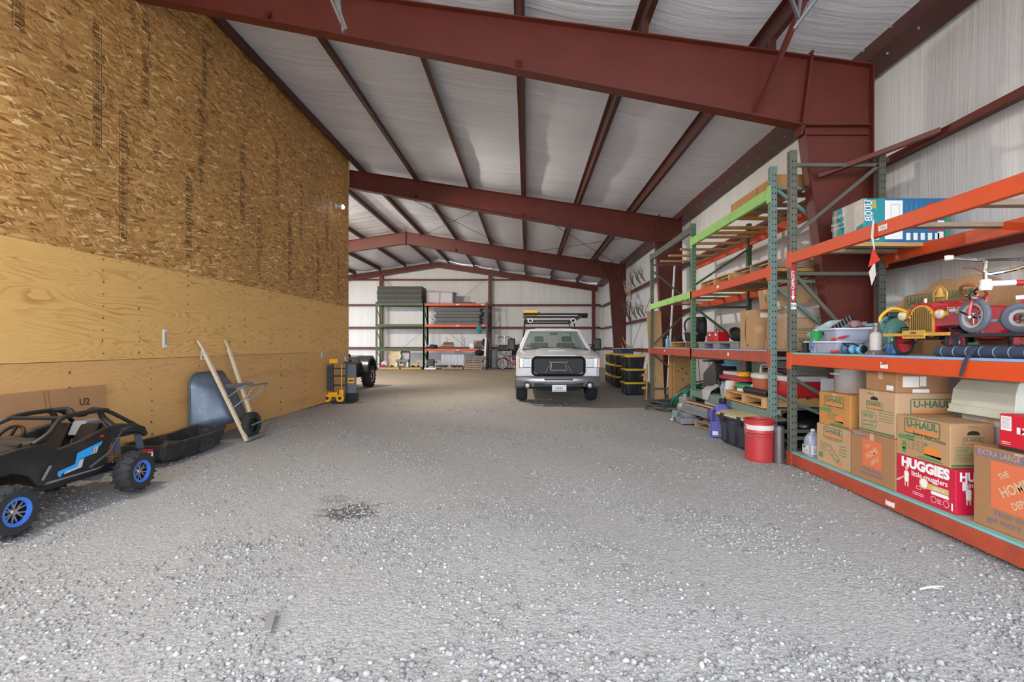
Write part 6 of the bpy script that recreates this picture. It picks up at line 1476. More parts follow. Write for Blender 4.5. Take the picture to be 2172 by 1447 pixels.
# green tray under the fire car
T = thing('green_bag', 'folded green plastic sheet beneath the toy fire engine', 'sheet', (3.38, 3.74, Z1), 0.3)
MB().loft([[(-0.12, -0.02, 0), (0.12, -0.02, 0), (0.12, 0.02, 0.0), (-0.12, 0.02, 0.0)], [(-0.14, -0.03, 0.05), (0.14, -0.03, 0.06), (0.14, 0.03, 0.06), (-0.14, 0.03, 0.05)], [(-0.1, -0.01, 0.12), (0.12, -0.02, 0.11), (0.12, 0.02, 0.11), (-0.1, 0.02, 0.12)]]).build('sheet', mat('leaf green film', s2l(96,150,80),0.5), T, smooth=True)

# ---------------------------------------------------------------- top shelf
ac_teal = mat('teal printed carton', s2l(30, 140, 150), 0.5, 0, 0.06, 3)
T, L_, F_ = carton('appliance_carton', 'teal and blue air conditioner carton with torn tape on the top shelf', 3.45, 4.32, 4.95, 5.46, 2.414, 2.87, ac_teal, flaps=False, seam=False)
blue_p = mat('deep blue print', s2l(36, 106, 150), 0.5); torn = mat('torn tape white', s2l(206, 200, 192), 0.6, 0, 0.08, 12)
F_.rect(0.25, 0.0, 0.97, 1.0, blue_p); F_.rect(0.25, 0.08, 0.46, 0.95, white_print, 0.0006); F_.border(0.32, 0.55, 0.42, 0.86, 0.003, gray_pl, 0.001); F_.rect(0.97, 0.0, 1.0, 1.0, green_pl, 0.0006)
F_.txt('8000', 0.06, 0.72, 0.11, white_print, 0.0, rot=R(90), width=None, lift=0.001); F_.txt('350', 0.12, 0.86, 0.06, yellow, 0.02, rot=R(90), lift=0.001); F_.txt('BTU', 0.1, 0.6, 0.04, white_print, 0.0, rot=R(90), lift=0.001); F_.txt('SQ FT', 0.14, 0.86, 0.025, yellow, 0.0, rot=R(90), lift=0.001)
F_.rect(0.76, 0.72, 0.97, 0.9, red_pl, 0.001); F_.rect(0.76, 0.28, 0.97, 0.36, red_pl, 0.001)
for k in range(5): F_.rect(0.5+k*0.085, 0.06, 0.55+k*0.085, 0.22, white_print, 0.001); 
for k in range(4): F_.rect(0.5+k*0.06, 0.4, 0.503+k*0.06, 0.9, ltblue, 0.001)
F_.rect(0.49, 0.5, 0.56, 0.62, white_print, 0.001); F_.rect(0.87, 0.05, 0.94, 0.25, white_print, 0.001); F_.rect(0.87, 0.4, 0.95, 0.5, white_print, 0.001)
F_.rect(0.33, 0.36, 0.36, 0.5, black_print, 0.0014, 'slot'); F_.txt('28', 0.13, 0.13, 0.1, white_print, 0.0, lift=0.001)
L_.poly([(0.35,0.0),(0.42,0.5),(0.34,0.99),(1.0,1.0),(1.0,0.45),(0.8,0.4),(0.75,0.1),(0.6,0.0)], torn, 0.0006, 'torn_tape'); F_.poly([(0.0,0.95),(0.03,1.0),(0.0,0.4)], torn, 0.001, 'torn_tape')
L_.rect(0.06, 0.0, 0.18, 0.98, mat('brown tape',s2l(170,150,126),0.4), 0.001, 'tape_strip'); L_.txt('Hisense', 0.24, 0.82, 0.07, white_print, 0.0, lift=0.0016); L_.txt('Portable Air', 0.22, 0.64, 0.05, white_print, 0.0, lift=0.0016); L_.txt('Conditioner', 0.22, 0.54, 0.05, white_print, 0.0, lift=0.0016); L_.txt('Hisense', 0.8, 0.2, 0.06, white_print, 0.0, lift=0.0016)
T = thing('marker_ribbon', 'red and white marker ribbon hanging from the top orange beam', 'ribbon', (2.975, 4.15, 2.3))
MB().loft([[(0, -0.01, 0.14), (0, 0.01, 0.14), (0.002, 0.01, 0.14), (0.002, -0.01, 0.14)], [(-0.01, -0.012, 0.0), (-0.01, 0.015, 0.0), (-0.008, 0.015, 0.0), (-0.008, -0.012, 0.0)], [(0.0, -0.02, -0.12), (0.0, -0.01, -0.12), (0.002, -0.01, -0.12), (0.002, -0.02, -0.12)]]).build('white_tail', paper, T)
MB()._add([(-0.004, -0.0, -0.1), (-0.01, -0.09, -0.22), (-0.012, 0.045, -0.26), (-0.006, 0.03, -0.2), (0, 0, -0.1), (-0.006, -0.09, -0.22), (-0.008, 0.045, -0.26), (-0.002, 0.03, -0.2)], [(0,1,2,3), (4,7,6,5), (0,4,5,1), (1,5,6,2), (2,6,7,3), (3,7,4,0)]).build('red_flag', mat('flag red', s2l(226, 52, 40), 0.6), T)
MB()._add([(-0.008, -0.03, -0.22), (-0.014, -0.045, -0.34), (-0.014, 0.0, -0.42), (-0.01, 0.04, -0.3), (-0.006, -0.03, -0.22), (-0.011, -0.045, -0.34), (-0.011, 0.0, -0.42), (-0.007, 0.04, -0.3)], [(0,1,2,3), (4,7,6,5), (0,4,5,1), (1,5,6,2), (2,6,7,3), (3,7,4,0)]).build('white_flag', paper, T)
# ================================================================ things on and under the middle rack
def pallet(label, x, y, z, w=1.0, d=1.2, rz=0.0, ms=(None,), seed=0, cat='pallet', group='wooden pallets', nb=7, rot=None, h=0.13):
    """stringers run along local x, deck boards along local y"""
    T = thing('pallet', label, cat, (x, y, z), rz, group, rot); rnd = random.Random(seed)
    for s in (-1, 0, 1): MB().box(-w/2, w/2, s*(d/2-0.02)-0.02, s*(d/2-0.02)+0.02, 0.016, h-0.016).build('stringer', rnd.choice(ms), T)
    for k in range(nb):
        xx = -w/2 + 0.045 + (w-0.09)*k/(nb-1); MB().box(xx-0.043, xx+0.043, -d/2, d/2, h-0.016, h).build('deck_board', rnd.choice(ms), T)
    for k in range(3):
        xx = -w/2 + 0.045 + (w-0.09)*k/2; MB().box(xx-0.043, xx+0.043, -d/2, d/2, 0, 0.016).build('bottom_board', rnd.choice(ms), T)
    return T
ZS = 2.332
pallet('weathered grey pallet on the upper orange beams near the sage post', 3.55, 6.65, ZS, 0.95, 1.1, 0, (wood_gray, wood), 1)
pallet('yellow pine pallet on the upper orange beams beyond the weathered one', 3.55, 7.95, ZS, 0.95, 1.2, 0, (wood_or, wood), 2)
T, L_, F_ = carton('long_carton', 'long flat brown carton on the lime green top beam', 3.12, 3.5, 6.05, 7.4, 3.312, 3.5, mat('ochre cardboard', s2l(190,140,84),0.8,0,0.06,5), seam=False)
L_.rect(0.63, 0.0, 0.64, 1.0, black_print)
# shelf at 1.304, far bay
Z2 = 1.305
T = thing('spray_bottle', 'light blue spray can standing on the far orange shelf', 'bottle', (3.1, 10.65, Z2))
MB().lathe([(0.0, 0), (0.042, 0), (0.045, 0.01), (0.045, 0.16), (0.035, 0.19), (0.018, 0.2), (0.018, 0.24), (0, 0.245)], 18).build('can', ltblue, T, smooth=True); MB().cyl((0,0,0.24), (0,0,0.26), 0.014).build('nozzle', white_pl, T)
pallet('short brown pallet on the far shelf under the black child carrier', 3.5, 9.75, Z2, 0.9, 0.95, 0, (wood_dk, wood_or), 3, nb=5, h=0.12)
T = thing('child_carrier', 'black padded child seat with a curved carry frame on the far shelf', 'child seat', (3.36, 9.65, Z2+0.121), R(-70))
MB().loft([[(a, b, z) for a, b in rrect(0.36*q, 0.3*q, 0.1)] for z, q in ((0.0, 0.9), (0.03, 1.0), (0.14, 1.05), (0.18, 1.0))]).build('seat_base', cloth_blk, T, smooth=True)
MB().loft([[(x, 0.08+yy, z) for x, yy in ((-w_, 0), (w_, 0), (w_*0.9, 0.09), (-w_*0.9, 0.09))] for z, w_ in ((0.1, 0.16), (0.25, 0.18), (0.42, 0.17), (0.5, 0.12))]).build('backrest', cloth_blk, T, bevel=0.03)
MB().tube([(-0.17, -0.05, 0.12), (-0.2, -0.1, 0.32), (-0.16, -0.08, 0.44), (0.0, -0.06, 0.48), (0.16, -0.08, 0.44), (0.2, -0.1, 0.32), (0.17, -0.05, 0.12)], 0.018, 8, sm=3).build('carry_handle', blk, T, smooth=True)
MB().tube([(-0.18, -0.12, 0.16), (-0.08, -0.16, 0.2), (0.1, -0.16, 0.2), (0.2, -0.1, 0.15)], 0.02, 8, sm=3).build('grey_pad', gray_pl, T, smooth=True)
T = thing('canvas_shoe', 'dark boots standing on the short brown pallet', 'boots', (3.15, 10.1, Z2+0.121), 0.4)
for s in (-1, 1): MB().loft([[(x+s*0.06, y, z) for x, y in rrect(0.07*q, 0.18*q2, 0.03)] for z, q, q2 in ((0, 1, 1), (0.04, 1.0, 1.0), (0.07, 0.85, 0.6), (0.12, 0.8, 0.5))]).build('boot', cloth_blk, T, smooth=True)
# near bay of the shelf
gp = thing('plastic_pallet', 'long grey plastic pallet on the middle shelf under the red toolbox', 'pallet', (3.55, 7.9, Z2))
gpm = mat('dirty grey plastic', s2l(126,126,128),0.6,0,0.12,6,dirt=s2l(90,86,82),dirt_amt=0.5)
MB().box(-0.48, 0.45, -0.85, 0.8, 0.08, 0.115).build('deck', gpm, gp, bevel=0.006)
for yy in (-0.72, -0.05, 0.62): MB().box(-0.48, 0.45, yy-0.13, yy+0.13, 0.0, 0.08).build('foot', gpm, gp, bevel=0.006)
T = thing('toolbox', 'red metal toolbox on the grey pallet next to the green post', 'toolbox', (3.3, 8.35, Z2+0.116), R(90))
MB().box(-0.23, 0.23, -0.1, 0.1, 0, 0.13).build('body', red_m, T, bevel=0.006); MB().box(-0.235, 0.235, -0.105, 0.105, 0.13, 0.17).build('lid', red_m, T, bevel=0.01)
MB().tube([(-0.08, 0, 0.17), (-0.08, 0, 0.21), (0.08, 0, 0.21), (0.08, 0, 0.17)], 0.008, 8).build('handle', blk, T, smooth=True)
for s in (-1, 1): MB().box(s*0.14-0.015, s*0.14+0.015, 0.1, 0.112, 0.1, 0.15).build('latch', chrome, T)
T = thing('flexible_duct', 'black flexible duct lying on the grey plastic pallet', 'duct', (3.4, 7.45, Z2+0.116))
pts = [Vector((0.1*math.sin(k*0.35), 0.42-0.07*k, 0.1)) for k in range(13)]
MB().tube(pts, [0.1 if k % 2 else 0.093 for k in range(13)], 16).build('tube', cloth_blk, T, smooth=True)
MB().torus((0.02, 0.47, 0.12), 0.09, 0.03, 24, 8, Matrix.Rotation(R(80), 4, 'X')).build('end_ring', blk, T, smooth=True)
T = thing('white_cloth_bundle', 'cream cloth bundle behind the black duct', 'cloth', (3.8, 7.75, Z2+0.116), 0)
MB().ell((0,0,0.13), (0.14, 0.2, 0.14), 14, 9, seed=3, jit=0.1).build('cloth', mat('cream cloth', s2l(206,198,184),0.9), T, smooth=True)
# boxes at the near end of that shelf
T, L_, F_ = carton('parcel_carton', 'tall brown parcel carton with a black curved arrow on the middle shelf', 3.08, 3.34, 6.54, 6.98, Z2, 1.845, card, rz=0.0)
# curved arrow print
def swoosh(f, a, b, hgt, m, flip=1):
    n = 14; outer = []; inner = []
    for k in range(n+1):
        t = k/n; ang = -1.25 + 2.5*t
        outer.append((a - flip*0.16*math.cos(ang) + flip*0.12, b - hgt*0.5 + hgt*t)); inner.append((a - flip*(0.16-0.05*math.sin(PI*t))*math.cos(ang) + flip*0.12, b - hgt*0.5 + hgt*t))
    mb = MB(); mb._add([f.pt(*p) for p in outer] + [f.pt(*p) for p in inner], [(k, k+1, n+2+k, n+1+k) for k in range(n)]); mb.build('arrow_print', m, f.p)
    f.poly([(a+flip*0.02, b-hgt*0.5-0.01), (a+flip*0.2, b-hgt*0.48), (a+flip*0.19, b-hgt*0.4), (a+flip*0.15, b-hgt*0.45)], m, 0, 'arrow_print')
swoosh(L_, 0.4, 0.5, 0.85, black_print); F_.rect(0.3, 0.8, 0.7, 0.92, paper, 0.001, 'label'); F_.ellipse(0.25, 0.5, 0.05, 0.05, tape_m, 0.001, 'tape'); F_.rect(0.6, 0.0, 0.66, 0.2, paper, 0.001, 'label')
T, L_, F_ = carton('moving_carton', 'brown moving carton behind the sage post on the middle shelf', 3.22, 3.62, 6.06, 6.5, Z2, 1.7, card_tan)
van_logo(L_, 0.45, 0.82, 0.2); scribble(L_, 0.2, 0.2, 0.7, 0.6, 8, green_print, 21); van_logo(F_, 0.7, 0.6, 0.2); F_.txt('SAVE!', 0.72, 0.3, 0.08, dkgreen_print, 0.03); scribble(F_, 0.55, 0.08, 0.95, 0.22, 3, green_print, 22)
T, L_, F_ = carton('flat_carton', 'pale flat carton lying on the moving carton behind the posts', 3.28, 3.82, 6.05, 6.45, 1.706, 1.83, mat('mauve grey board', s2l(190,172,160),0.85,0,0.05,5))
T, L_, F_ = carton('parcel_carton', 'tilted brown parcel carton perched on the flat carton behind the posts', 3.1, 3.62, 6.08, 6.42, 1.87, 2.12, card, rot=(0, R(-9), R(4)))
F_.rect(0.84, 0.72, 0.95, 0.95, black_print, 0.001, 'print'); F_.rect(0.86, 0.74, 0.93, 0.93, card, 0.0016, 'print'); F_.rect(0.05, 0.05, 0.12, 0.3, paper, 0.001, 'label')
for a in (0.86, 0.9): F_.rect(a, 0.06, a+0.012, 0.16, black_print, 0.001, 'print')
swoosh(L_, 0.5, 0.5, 0.7, black_print)
# low shelf at 0.568
Z3 = 0.569
pallet('yellow pine pallet on the low green shelf near the sage post', 3.45, 6.62, Z3, 1.0, 1.15, 0, (wood_or, wood), 5)
ZP3 = Z3 + 0.131
T = thing('black_chair', 'black plastic seat shell standing on the low green shelf', 'seat', (3.3, 8.3, Z3), R(10))
MB().loft([[(x, y, z) for x, y in ((-0.2, -0.2), (0.2, -0.22), (0.2, 0.18), (-0.2, 0.18))] for z in (0.0, 0.3)] + [[(x, y, 0.5) for x, y in ((-0.2, -0.18), (0.2, -0.2), (0.2, -0.12), (-0.2, -0.12))]]).build('shell', mat('dark brown black plastic', s2l(48,46,46),0.5), T, bevel=0.02)
MB().box(-0.2, 0.2, -0.2, 0.2, 0.5, 0.53).build('top_tray', blk, T, bevel=0.01)
T = thing('brown_bag', 'crumpled tan paper bag on top of the black seat shell', 'bag', (3.28, 8.2, Z3+0.532))
MB().ell((0, 0, 0.08), (0.15, 0.12, 0.09), 12, 8, seed=8, jit=0.15).build('bag', mat('tan paper bag', s2l(176,146,128),0.9), T, smooth=True)
T = thing('blue_boxes', 'light blue boxes beside the tan paper bag under the orange beam', 'box', (3.35, 7.95, Z3+0.45))
MB().box(-0.1, 0.1, -0.14, 0.14, 0.0, 0.035).build('lower_box', ltblue, T, bevel=0.004); MB().box(-0.08, 0.08, -0.1, 0.08, 0.035, 0.1).build('upper_box', edge_m, T, bevel=0.004)
T = thing('storage_tote', 'black tote with red lid on the low shelf', 'tote', (3.45, 7.45, Z3), 0)
MB().loft([[(x, y, 0) for x, y in rrect(0.5, 0.78, 0.05)], [(x, y, 0.26) for x, y in rrect(0.58, 0.86, 0.05)]]).build('body', tote_m, T, smooth=True, ang=40); MB().loft([[(x, y, 0.26) for x, y in rrect(0.63, 0.92, 0.05)], [(x, y, 0.3) for x, y in rrect(0.64, 0.93, 0.05)], [(x, y, 0.32) for x, y in rrect(0.55, 0.84, 0.05)]]).build('lid', mat('faded red lid', s2l(176,58,72),0.45), T, smooth=True)
MB().box(-0.27, -0.25, -0.28, -0.2, 0.12, 0.2).build('label', paper, T)
T = thing('white_grille', 'white wire shelf panel lying on the red tote lid', 'grille', (3.35, 7.6, Z3+0.325), 0)
MB().box(-0.16, 0.16, -0.26, 0.26, 0, 0.05).build('panel', mat('dusty white', s2l(196,190,184),0.7,0,0.1,20), T, bevel=0.004)
T = thing('cord_coil', 'coil of yellow cord on the red tote lid', 'cord', (3.25, 7.22, Z3+0.325))
for k in range(3): MB().torus((0, 0, 0.012+0.02*k), 0.09-0.01*k, 0.011, 24, 6).build('coil', yellow, T, smooth=True)
T = thing('maroon_rope', 'tangle of maroon rope behind the orange cooler jug', 'rope', (3.6, 6.95, Z3+0.33))
rnd = random.Random(7)
MB().tube([Vector((0.18*math.cos(t*0.9)*rnd.uniform(0.6,1.1), 0.2*math.sin(t*0.9)*rnd.uniform(0.6,1.1), 0.02+0.1*abs(math.sin(t*0.5)))) for t in range(26)], 0.008, 6, sm=3).build('rope', mat('maroon cord', s2l(120,60,70),0.8), T, smooth=True)
T = thing('cooler_jug', 'orange brown cooler jug with a cream lid and handle', 'cooler', (3.22, 6.5, ZP3), R(-90))
MB().loft([[(x, y, 0) for x, y in rrect(0.28, 0.26, 0.06)], [(x, y, 0.22) for x, y in rrect(0.32, 0.29, 0.07)]]).build('body', mat('terracotta plastic', s2l(178,96,66),0.45), T, smooth=True, ang=50)
MB().loft([[(x, y, 0.22) for x, y in rrect(0.34, 0.31, 0.07)], [(x, y, 0.27) for x, y in rrect(0.34, 0.31, 0.07)], [(x, y, 0.29) for x, y in rrect(0.28, 0.25, 0.07)]]).build('lid', cream, T, smooth=True, ang=50)
MB().tube([(-0.15, 0, 0.26), (-0.15, 0, 0.36), (-0.1, 0, 0.4), (0.1, 0, 0.4), (0.15, 0, 0.36), (0.16, 0, 0.2)], 0.014, 8, sm=3).build('handle', cream, T, smooth=True)
T = thing('white_bucket', 'upturned white plastic bucket on the low green shelf', 'bucket', (3.14, 7.42, Z3))
MB().lathe([(0.105, 0.0), (0.11, 0.01), (0.1, 0.1), (0.088, 0.24), (0.07, 0.25), (0, 0.25)], 24).build('shell', mat('milky plastic', s2l(206,204,204),0.5), T, smooth=True, ang=50)
T = thing('green_roll', 'green roll with an orange end cap lying on the yellow pallet', 'roll', (3.1, 6.98, ZP3+0.06))
MB().cyl((0, 0.14, 0), (0.06, -0.28, 0), 0.055, 18).build('roll', mat('emerald plastic', s2l(28,128,76),0.4), T, smooth=True); MB().torus((0, 0.16, 0), 0.05, 0.018, 24, 8, Matrix.Rotation(R(90), 4, 'X')).build('end_cap', mat('bright orange plastic', s2l(236,104,44),0.4), T, smooth=True)
MB().box(-0.057, 0.02, -0.2, 0.02, -0.055, -0.02).build('label', paper, T)
T = thing('grey_sack', 'grey plastic sack draped over the low shelf edge', 'sack', (3.06, 8.05, Z3-0.08))
MB().loft([[(0.12+0.03*math.sin(k), -0.22+0.45*k/8, 0.2+0.03*math.cos(k*1.7)) for k in range(9)], [(0.0, -0.24+0.5*k/8, 0.16+0.02*math.cos(k*2.1)) for k in range(9)], [(-0.07, -0.2+0.42*k/8, 0.1+0.015*math.cos(k)) for k in range(9)], [(-0.085, -0.1+0.22*k/8, -0.04) for k in range(9)]], closed=False).build('film', mat('grey film', s2l(176,176,180),0.5), T, smooth=True)
T = thing('glass_jar', 'clear glass jar on the low shelf beside the white bucket', 'jar', (3.15, 7.72, Z3))
MB().lathe([(0.0, 0), (0.05, 0), (0.055, 0.01), (0.055, 0.15), (0.04, 0.17), (0.04, 0.19)], 20).build('glass', clear_pl, T, smooth=True); MB().lathe([(0.044, 0.185), (0.044, 0.21), (0, 0.212)], 18).build('lid', gray_pl, T)
T = thing('blue_cloth', 'light blue face cloth at the pallet corner on the low shelf', 'cloth', (3.06, 7.28, Z3))
MB().loft([[(x, y, 0.0 + 0.02*math.sin(x*30+y*20)) for x, y in ((-0.06, -0.08), (0.06, -0.09), (0.07, 0.08), (-0.06, 0.07))], [(x, y, 0.09) for x, y in ((-0.05, -0.06), (0.05, -0.08), (0.06, 0.07), (-0.05, 0.04))]]).build('cloth', ltblue, T, smooth=True, bevel=0.015)
T = thing('pvc_pipe', 'black pipe lying along the yellow pallet', 'pipe', (3.04, 6.5, ZP3+0.045))
MB().tube([(0.0, 0.2, 0), (0.02, -0.4, 0)], 0.042, 16, caps=False).build('tube', blk, T, smooth=True); MB().torus((0, 0.2, 0), 0.04, 0.006, 20, 6, Matrix.Rotation(R(90), 4, 'X')).build('lip', blk, T)
T = thing('blue_toy', 'blue and white sports bottle bundle on the yellow pallet', 'bottle', (3.12, 6.62, ZP3), 0.2)
for k in range(3): MB().cyl((0.03*k, 0.1-0.02*k, 0.06+0.03*k), (0.05*k, -0.25, 0.1+0.01*k), 0.03, 12).build('bottle', (blue_m, white_pl, navy)[k], T, smooth=True)
T = thing('crumpled_sheet', 'brown paper and purple sheet heaped on the yellow pallet', 'sheet', (3.45, 6.75, ZP3), 0)
MB().loft([[(x, y, z + 0.02*math.sin(x*13+y*11)) for x, y in ((-0.3, -0.35), (0.3, -0.35), (0.3, 0.35), (-0.3, 0.35))] for z in (0.0,)] + [[(x*q, y*q, zz_) for x, y in ((-0.3, -0.35), (0.3, -0.35), (0.3, 0.35), (-0.3, 0.35))] for zz_, q in ((0.05, 0.9), (0.11, 0.5), (0.13, 0.1))]).build('paper', card_tan, T, smooth=True)
T = thing('cooler_box', 'red and white picnic cooler behind the near posts', 'cooler', (3.5, 6.2, ZP3-0.0), 0)
MB().box(-0.25, 0.25, -0.17, 0.17, 0, 0.2).build('body', red_pl, T, bevel=0.02); MB().box(-0.26, 0.26, -0.18, 0.18, 0.2, 0.27).build('lid', white_pl, T, bevel=0.015)
T = thing('leaning_sheet', 'white sheet panel leaning behind the near rack post', 'panel', (3.62, 5.66, 0.75), R(-10)); MB().box(-0.16, 0.12, -0.01, 0.01, 0, 0.22).build('sheet', white_pl, T)
MB().box(-0.12, 0.08, -0.02, 0.02, -0.75, 0.0).build('stand', white_pl, T)
# ---------------------------------------------------------------- floor under the rack
T = thing('fuel_jug', 'violet blue fuel jug with a black spout standing on the gravel', 'jug', (2.88, 7.2, 0), R(-25))
MB().loft([[(a, b, z) for a, b in rrect(w_, 0.2, 0.04)] for z, w_ in ((0.0, 0.27), (0.015, 0.28), (0.2, 0.28), (0.23, 0.26))] ).build('lower_body', purple_bl, T, smooth=True, ang=45)
MB().loft([[(a+0.035, b, z) for a, b in rrect(w_, 0.19*q, 0.04)] for z, w_, q in ((0.2, 0.2, 1), (0.36, 0.2, 1), (0.44, 0.18, 0.9), (0.48, 0.1, 0.5), (0.5, 0.09, 0.45))]).build('upper_body', purple_bl, T, smooth=True, ang=45)
MB().tube([(-0.05, 0, 0.42), (-0.115, 0, 0.38), (-0.12, 0, 0.24), (-0.1, 0, 0.2)], 0.022, 8, sm=3).build('handle', purple_bl, T, smooth=True)
MB().lathe([(0.05, 0.49), (0.055, 0.5), (0.055, 0.56), (0.03, 0.57), (0, 0.57)], 18, Matrix.Translation((0.035, 0, 0))).build('cap', blk, T, smooth=True)
MB().tube([(0.035, 0, 0.56), (0.03, 0, 0.66), (0.0, 0, 0.76)], 0.016, 8).build('hose', mat('clear grey hose', s2l(150,160,168),0.3,alpha=0.8), T, smooth=True); MB().cyl((0.0, 0, 0.75), (-0.03, 0, 0.84), 0.017).build('spout', blk, T)
f = Face(T, (-0.1, -0.1, 0.03), (1,0,0), (0,0,1), 0.08, 0.06); f.rect(0,0,1,1,paper,name='label')
T = thing('storage_tote', 'black lidded tote with a tan lid on the gravel beside the fuel jug', 'tote', (3.02, 6.55, 0), R(8))
MB().loft([[(x, y, 0) for x, y in rrect(0.44, 0.66, 0.06)], [(x, y, 0.34) for x, y in rrect(0.52, 0.76, 0.06)], [(x, y, 0.36) for x, y in rrect(0.56, 0.8, 0.06)], [(x, y, 0.39) for x, y in rrect(0.56, 0.8, 0.06)]]).build('body', mat('faded black tote', s2l(48,52,62),0.45), T, smooth=True, ang=35)
for s in (-1, 0, 1): MB().box(-0.262, -0.2, s*0.22-0.06, s*0.22+0.06, 0.03, 0.33).build('rib', MATS['faded black tote'], T, bevel=0.015)
MB().loft([[(x, y, 0.39) for x, y in rrect(0.58, 0.82, 0.07)], [(x, y, 0.41) for x, y in rrect(0.57, 0.81, 0.07)], [(x, y, 0.45) for x, y in rrect(0.46, 0.7, 0.07)]]).build('lid', mat('sandy lid', s2l(178,168,132),0.5,0,0.06,5), T, smooth=True, ang=35)
for s in (-1, 1): MB().box(-0.29, -0.275, s*0.2-0.05, s*0.2+0.05, 0.3, 0.42).build('latch', blk, T, bevel=0.006)
f = Face(T, (-0.264, 0.3, 0.06), (0,-1,0), (0,0,1), 0.06, 0.2); f.txt('ACTION', 0.5, 0.5, 0.05, gray_pl, 0.0, rot=R(90), lift=0.004)
T = thing('steel_drum_bucket', 'red steel bucket with a white band standing by the near rack post', 'bucket', (2.75, 5.72, 0))
MB().lathe([(0.0, 0.0), (0.15, 0.0), (0.153, 0.012), (0.158, 0.33), (0.168, 0.34), (0.16, 0.352), (0.162, 0.47), (0.174, 0.478), (0.174, 0.49), (0.158, 0.492), (0.156, 0.03), (0.0, 0.025)], 40).build('body', mat('scuffed red steel', s2l(178,52,56),0.4,0,0.08,6,dirt=s2l(120,60,56),dirt_amt=0.4), T, smooth=True, ang=40)
MB().lathe([(0.1615, 0.375), (0.163, 0.375), (0.1635, 0.43), (0.162, 0.43)], 40, close=True).build('white_band', mat('grubby white', s2l(210,200,196),0.5,0,0.08,8), T, smooth=True)
for z in (0.305, 0.455): MB().torus((0,0,z), 0.162, 0.006, 40, 6).build('hoop', MATS['scuffed red steel'], T, smooth=True)
for s in (-1, 1): MB().cbox((s*0.168, 0, 0.4), (0.014, 0.035, 0.05)).build('handle_ear', MATS['scuffed red steel'], T, bevel=0.004)
MB().tube([(-0.175, 0, 0.4), (-0.18, -0.06, 0.33), (-0.15, -0.1, 0.3), (-0.06, -0.165, 0.28)], 0.004, 6, sm=3).build('bail', galv, T, smooth=True)
T = thing('stove_pipe', 'dull metal stove pipe standing between the red bucket and rack post', 'pipe', (2.92, 5.6, 0))
MB().tube([(0,0,0), (0,0,0.42)], 0.058, 24, caps=False).build('tube', mat('dull zinc', s2l(120,116,116),0.4,0.7,0.1,8), T, smooth=True); MB().lathe([(0.056, 0.0), (0.056, 0.01), (0.0, 0.01)], 24).build('base', galv, T)
T = thing('grill_dome', 'black domed barbecue lid on the gravel behind the near post', 'grill', (3.63, 6.32, 0), 0)
MB().lathe([(0.3, 0.28), (0.31, 0.3), (0.3, 0.36), (0.24, 0.45), (0.14, 0.51), (0.0, 0.53)], 32).build('dome', blk_g, T, smooth=True); MB().lathe([(0.0, 0.04), (0.15, 0.06), (0.25, 0.14), (0.3, 0.28)], 32).build('bowl', blk_g, T, smooth=True)
for k in range(3): MB().cyl((0.2*math.cos(k*2.1), 0.2*math.sin(k*2.1), 0.12), (0.25*math.cos(k*2.1), 0.25*math.sin(k*2.1), 0.0), 0.012).build('leg', blk, T)
# coils of hose, pump, blocks, boards
hs = {'green': mat('green garden hose', s2l(24,128,98),0.4), 'grey': mat('grey black hose', s2l(70,72,72),0.6)}
def hose_coil(label, x, y, m, r, n, tilt, seed, rr=0.014):
    T = thing('hose_coil', label, 'hose', (x, y, 0.0), rot=(tilt[0], tilt[1], 0), group='coiled hoses on the gravel'); rnd = random.Random(seed)
    for k in range(n):
        q = r*rnd.uniform(0.7, 1.05); a = rnd.uniform(0.8, 1.15); dz = 0.02+0.02*k
        MB().tube([Vector((q*a*math.cos(t) + rnd.uniform(-.02,.02), q/a*math.sin(t) + rnd.uniform(-.02,.02), dz + 0.02*math.sin(t*2+k))) for t in [2*PI*i/16 for i in range(16)]], rr, 6, closed=True, sm=2).build('coil', m, T, smooth=True)
    return T
hose_coil('coiled green garden hose leaning on the far rack shelf upright', 3.25, 9.55, hs['green'], 0.34, 9, (R(-35), R(-25)), 1).location.z = 0.25
hose_coil('loose grey hose coil spread on gravel at the far rack post', 3.0, 10.3, hs['grey'], 0.42, 8, (0, 0), 2)
hose_coil('black hose coil behind the green one under the far shelf', 3.5, 9.7, hs['grey'], 0.4, 7, (R(-40), R(-10)), 3).location.z = 0.3
T = thing('water_pump', 'battered grey motor pump standing beside the coiled hoses', 'pump', (2.98, 9.0, 0), R(15))
MB().lathe([(0.0, -0.1), (0.1, -0.1), (0.13, -0.06), (0.13, 0.06), (0.1, 0.1), (0.0, 0.1)], 24, Matrix.Translation((-0.05, 0, 0.2)) @ Matrix.Rotation(R(90), 4, 'X')).build('housing', mat('pitted aluminium', s2l(150,146,142),0.5,0.4,0.2,10), T, smooth=True, ang=50)
MB().box(-0.1, 0.02, -0.12, 0.12, 0.0, 0.4).build('frame_block', MATS['pitted aluminium'], T, bevel=0.02); MB().box(0.03, 0.25, -0.12, 0.12, 0.02, 0.36).build('motor', drk, T, bevel=0.02); MB().cyl((-0.04, 0, 0.4), (-0.04, 0, 0.45), 0.04).build('outlet', MATS['pitted aluminium'], T); MB().box(-0.28, -0.12, -0.1, 0.06, 0.0, 0.16).build('valve_box', mat('sea green paint', s2l(110,140,136),0.5), T, bevel=0.015)
blkm = mat('grey metal channel', s2l(140,140,146),0.5,0.3,0.1,6,dirt=s2l(110,104,98),dirt_amt=0.4)
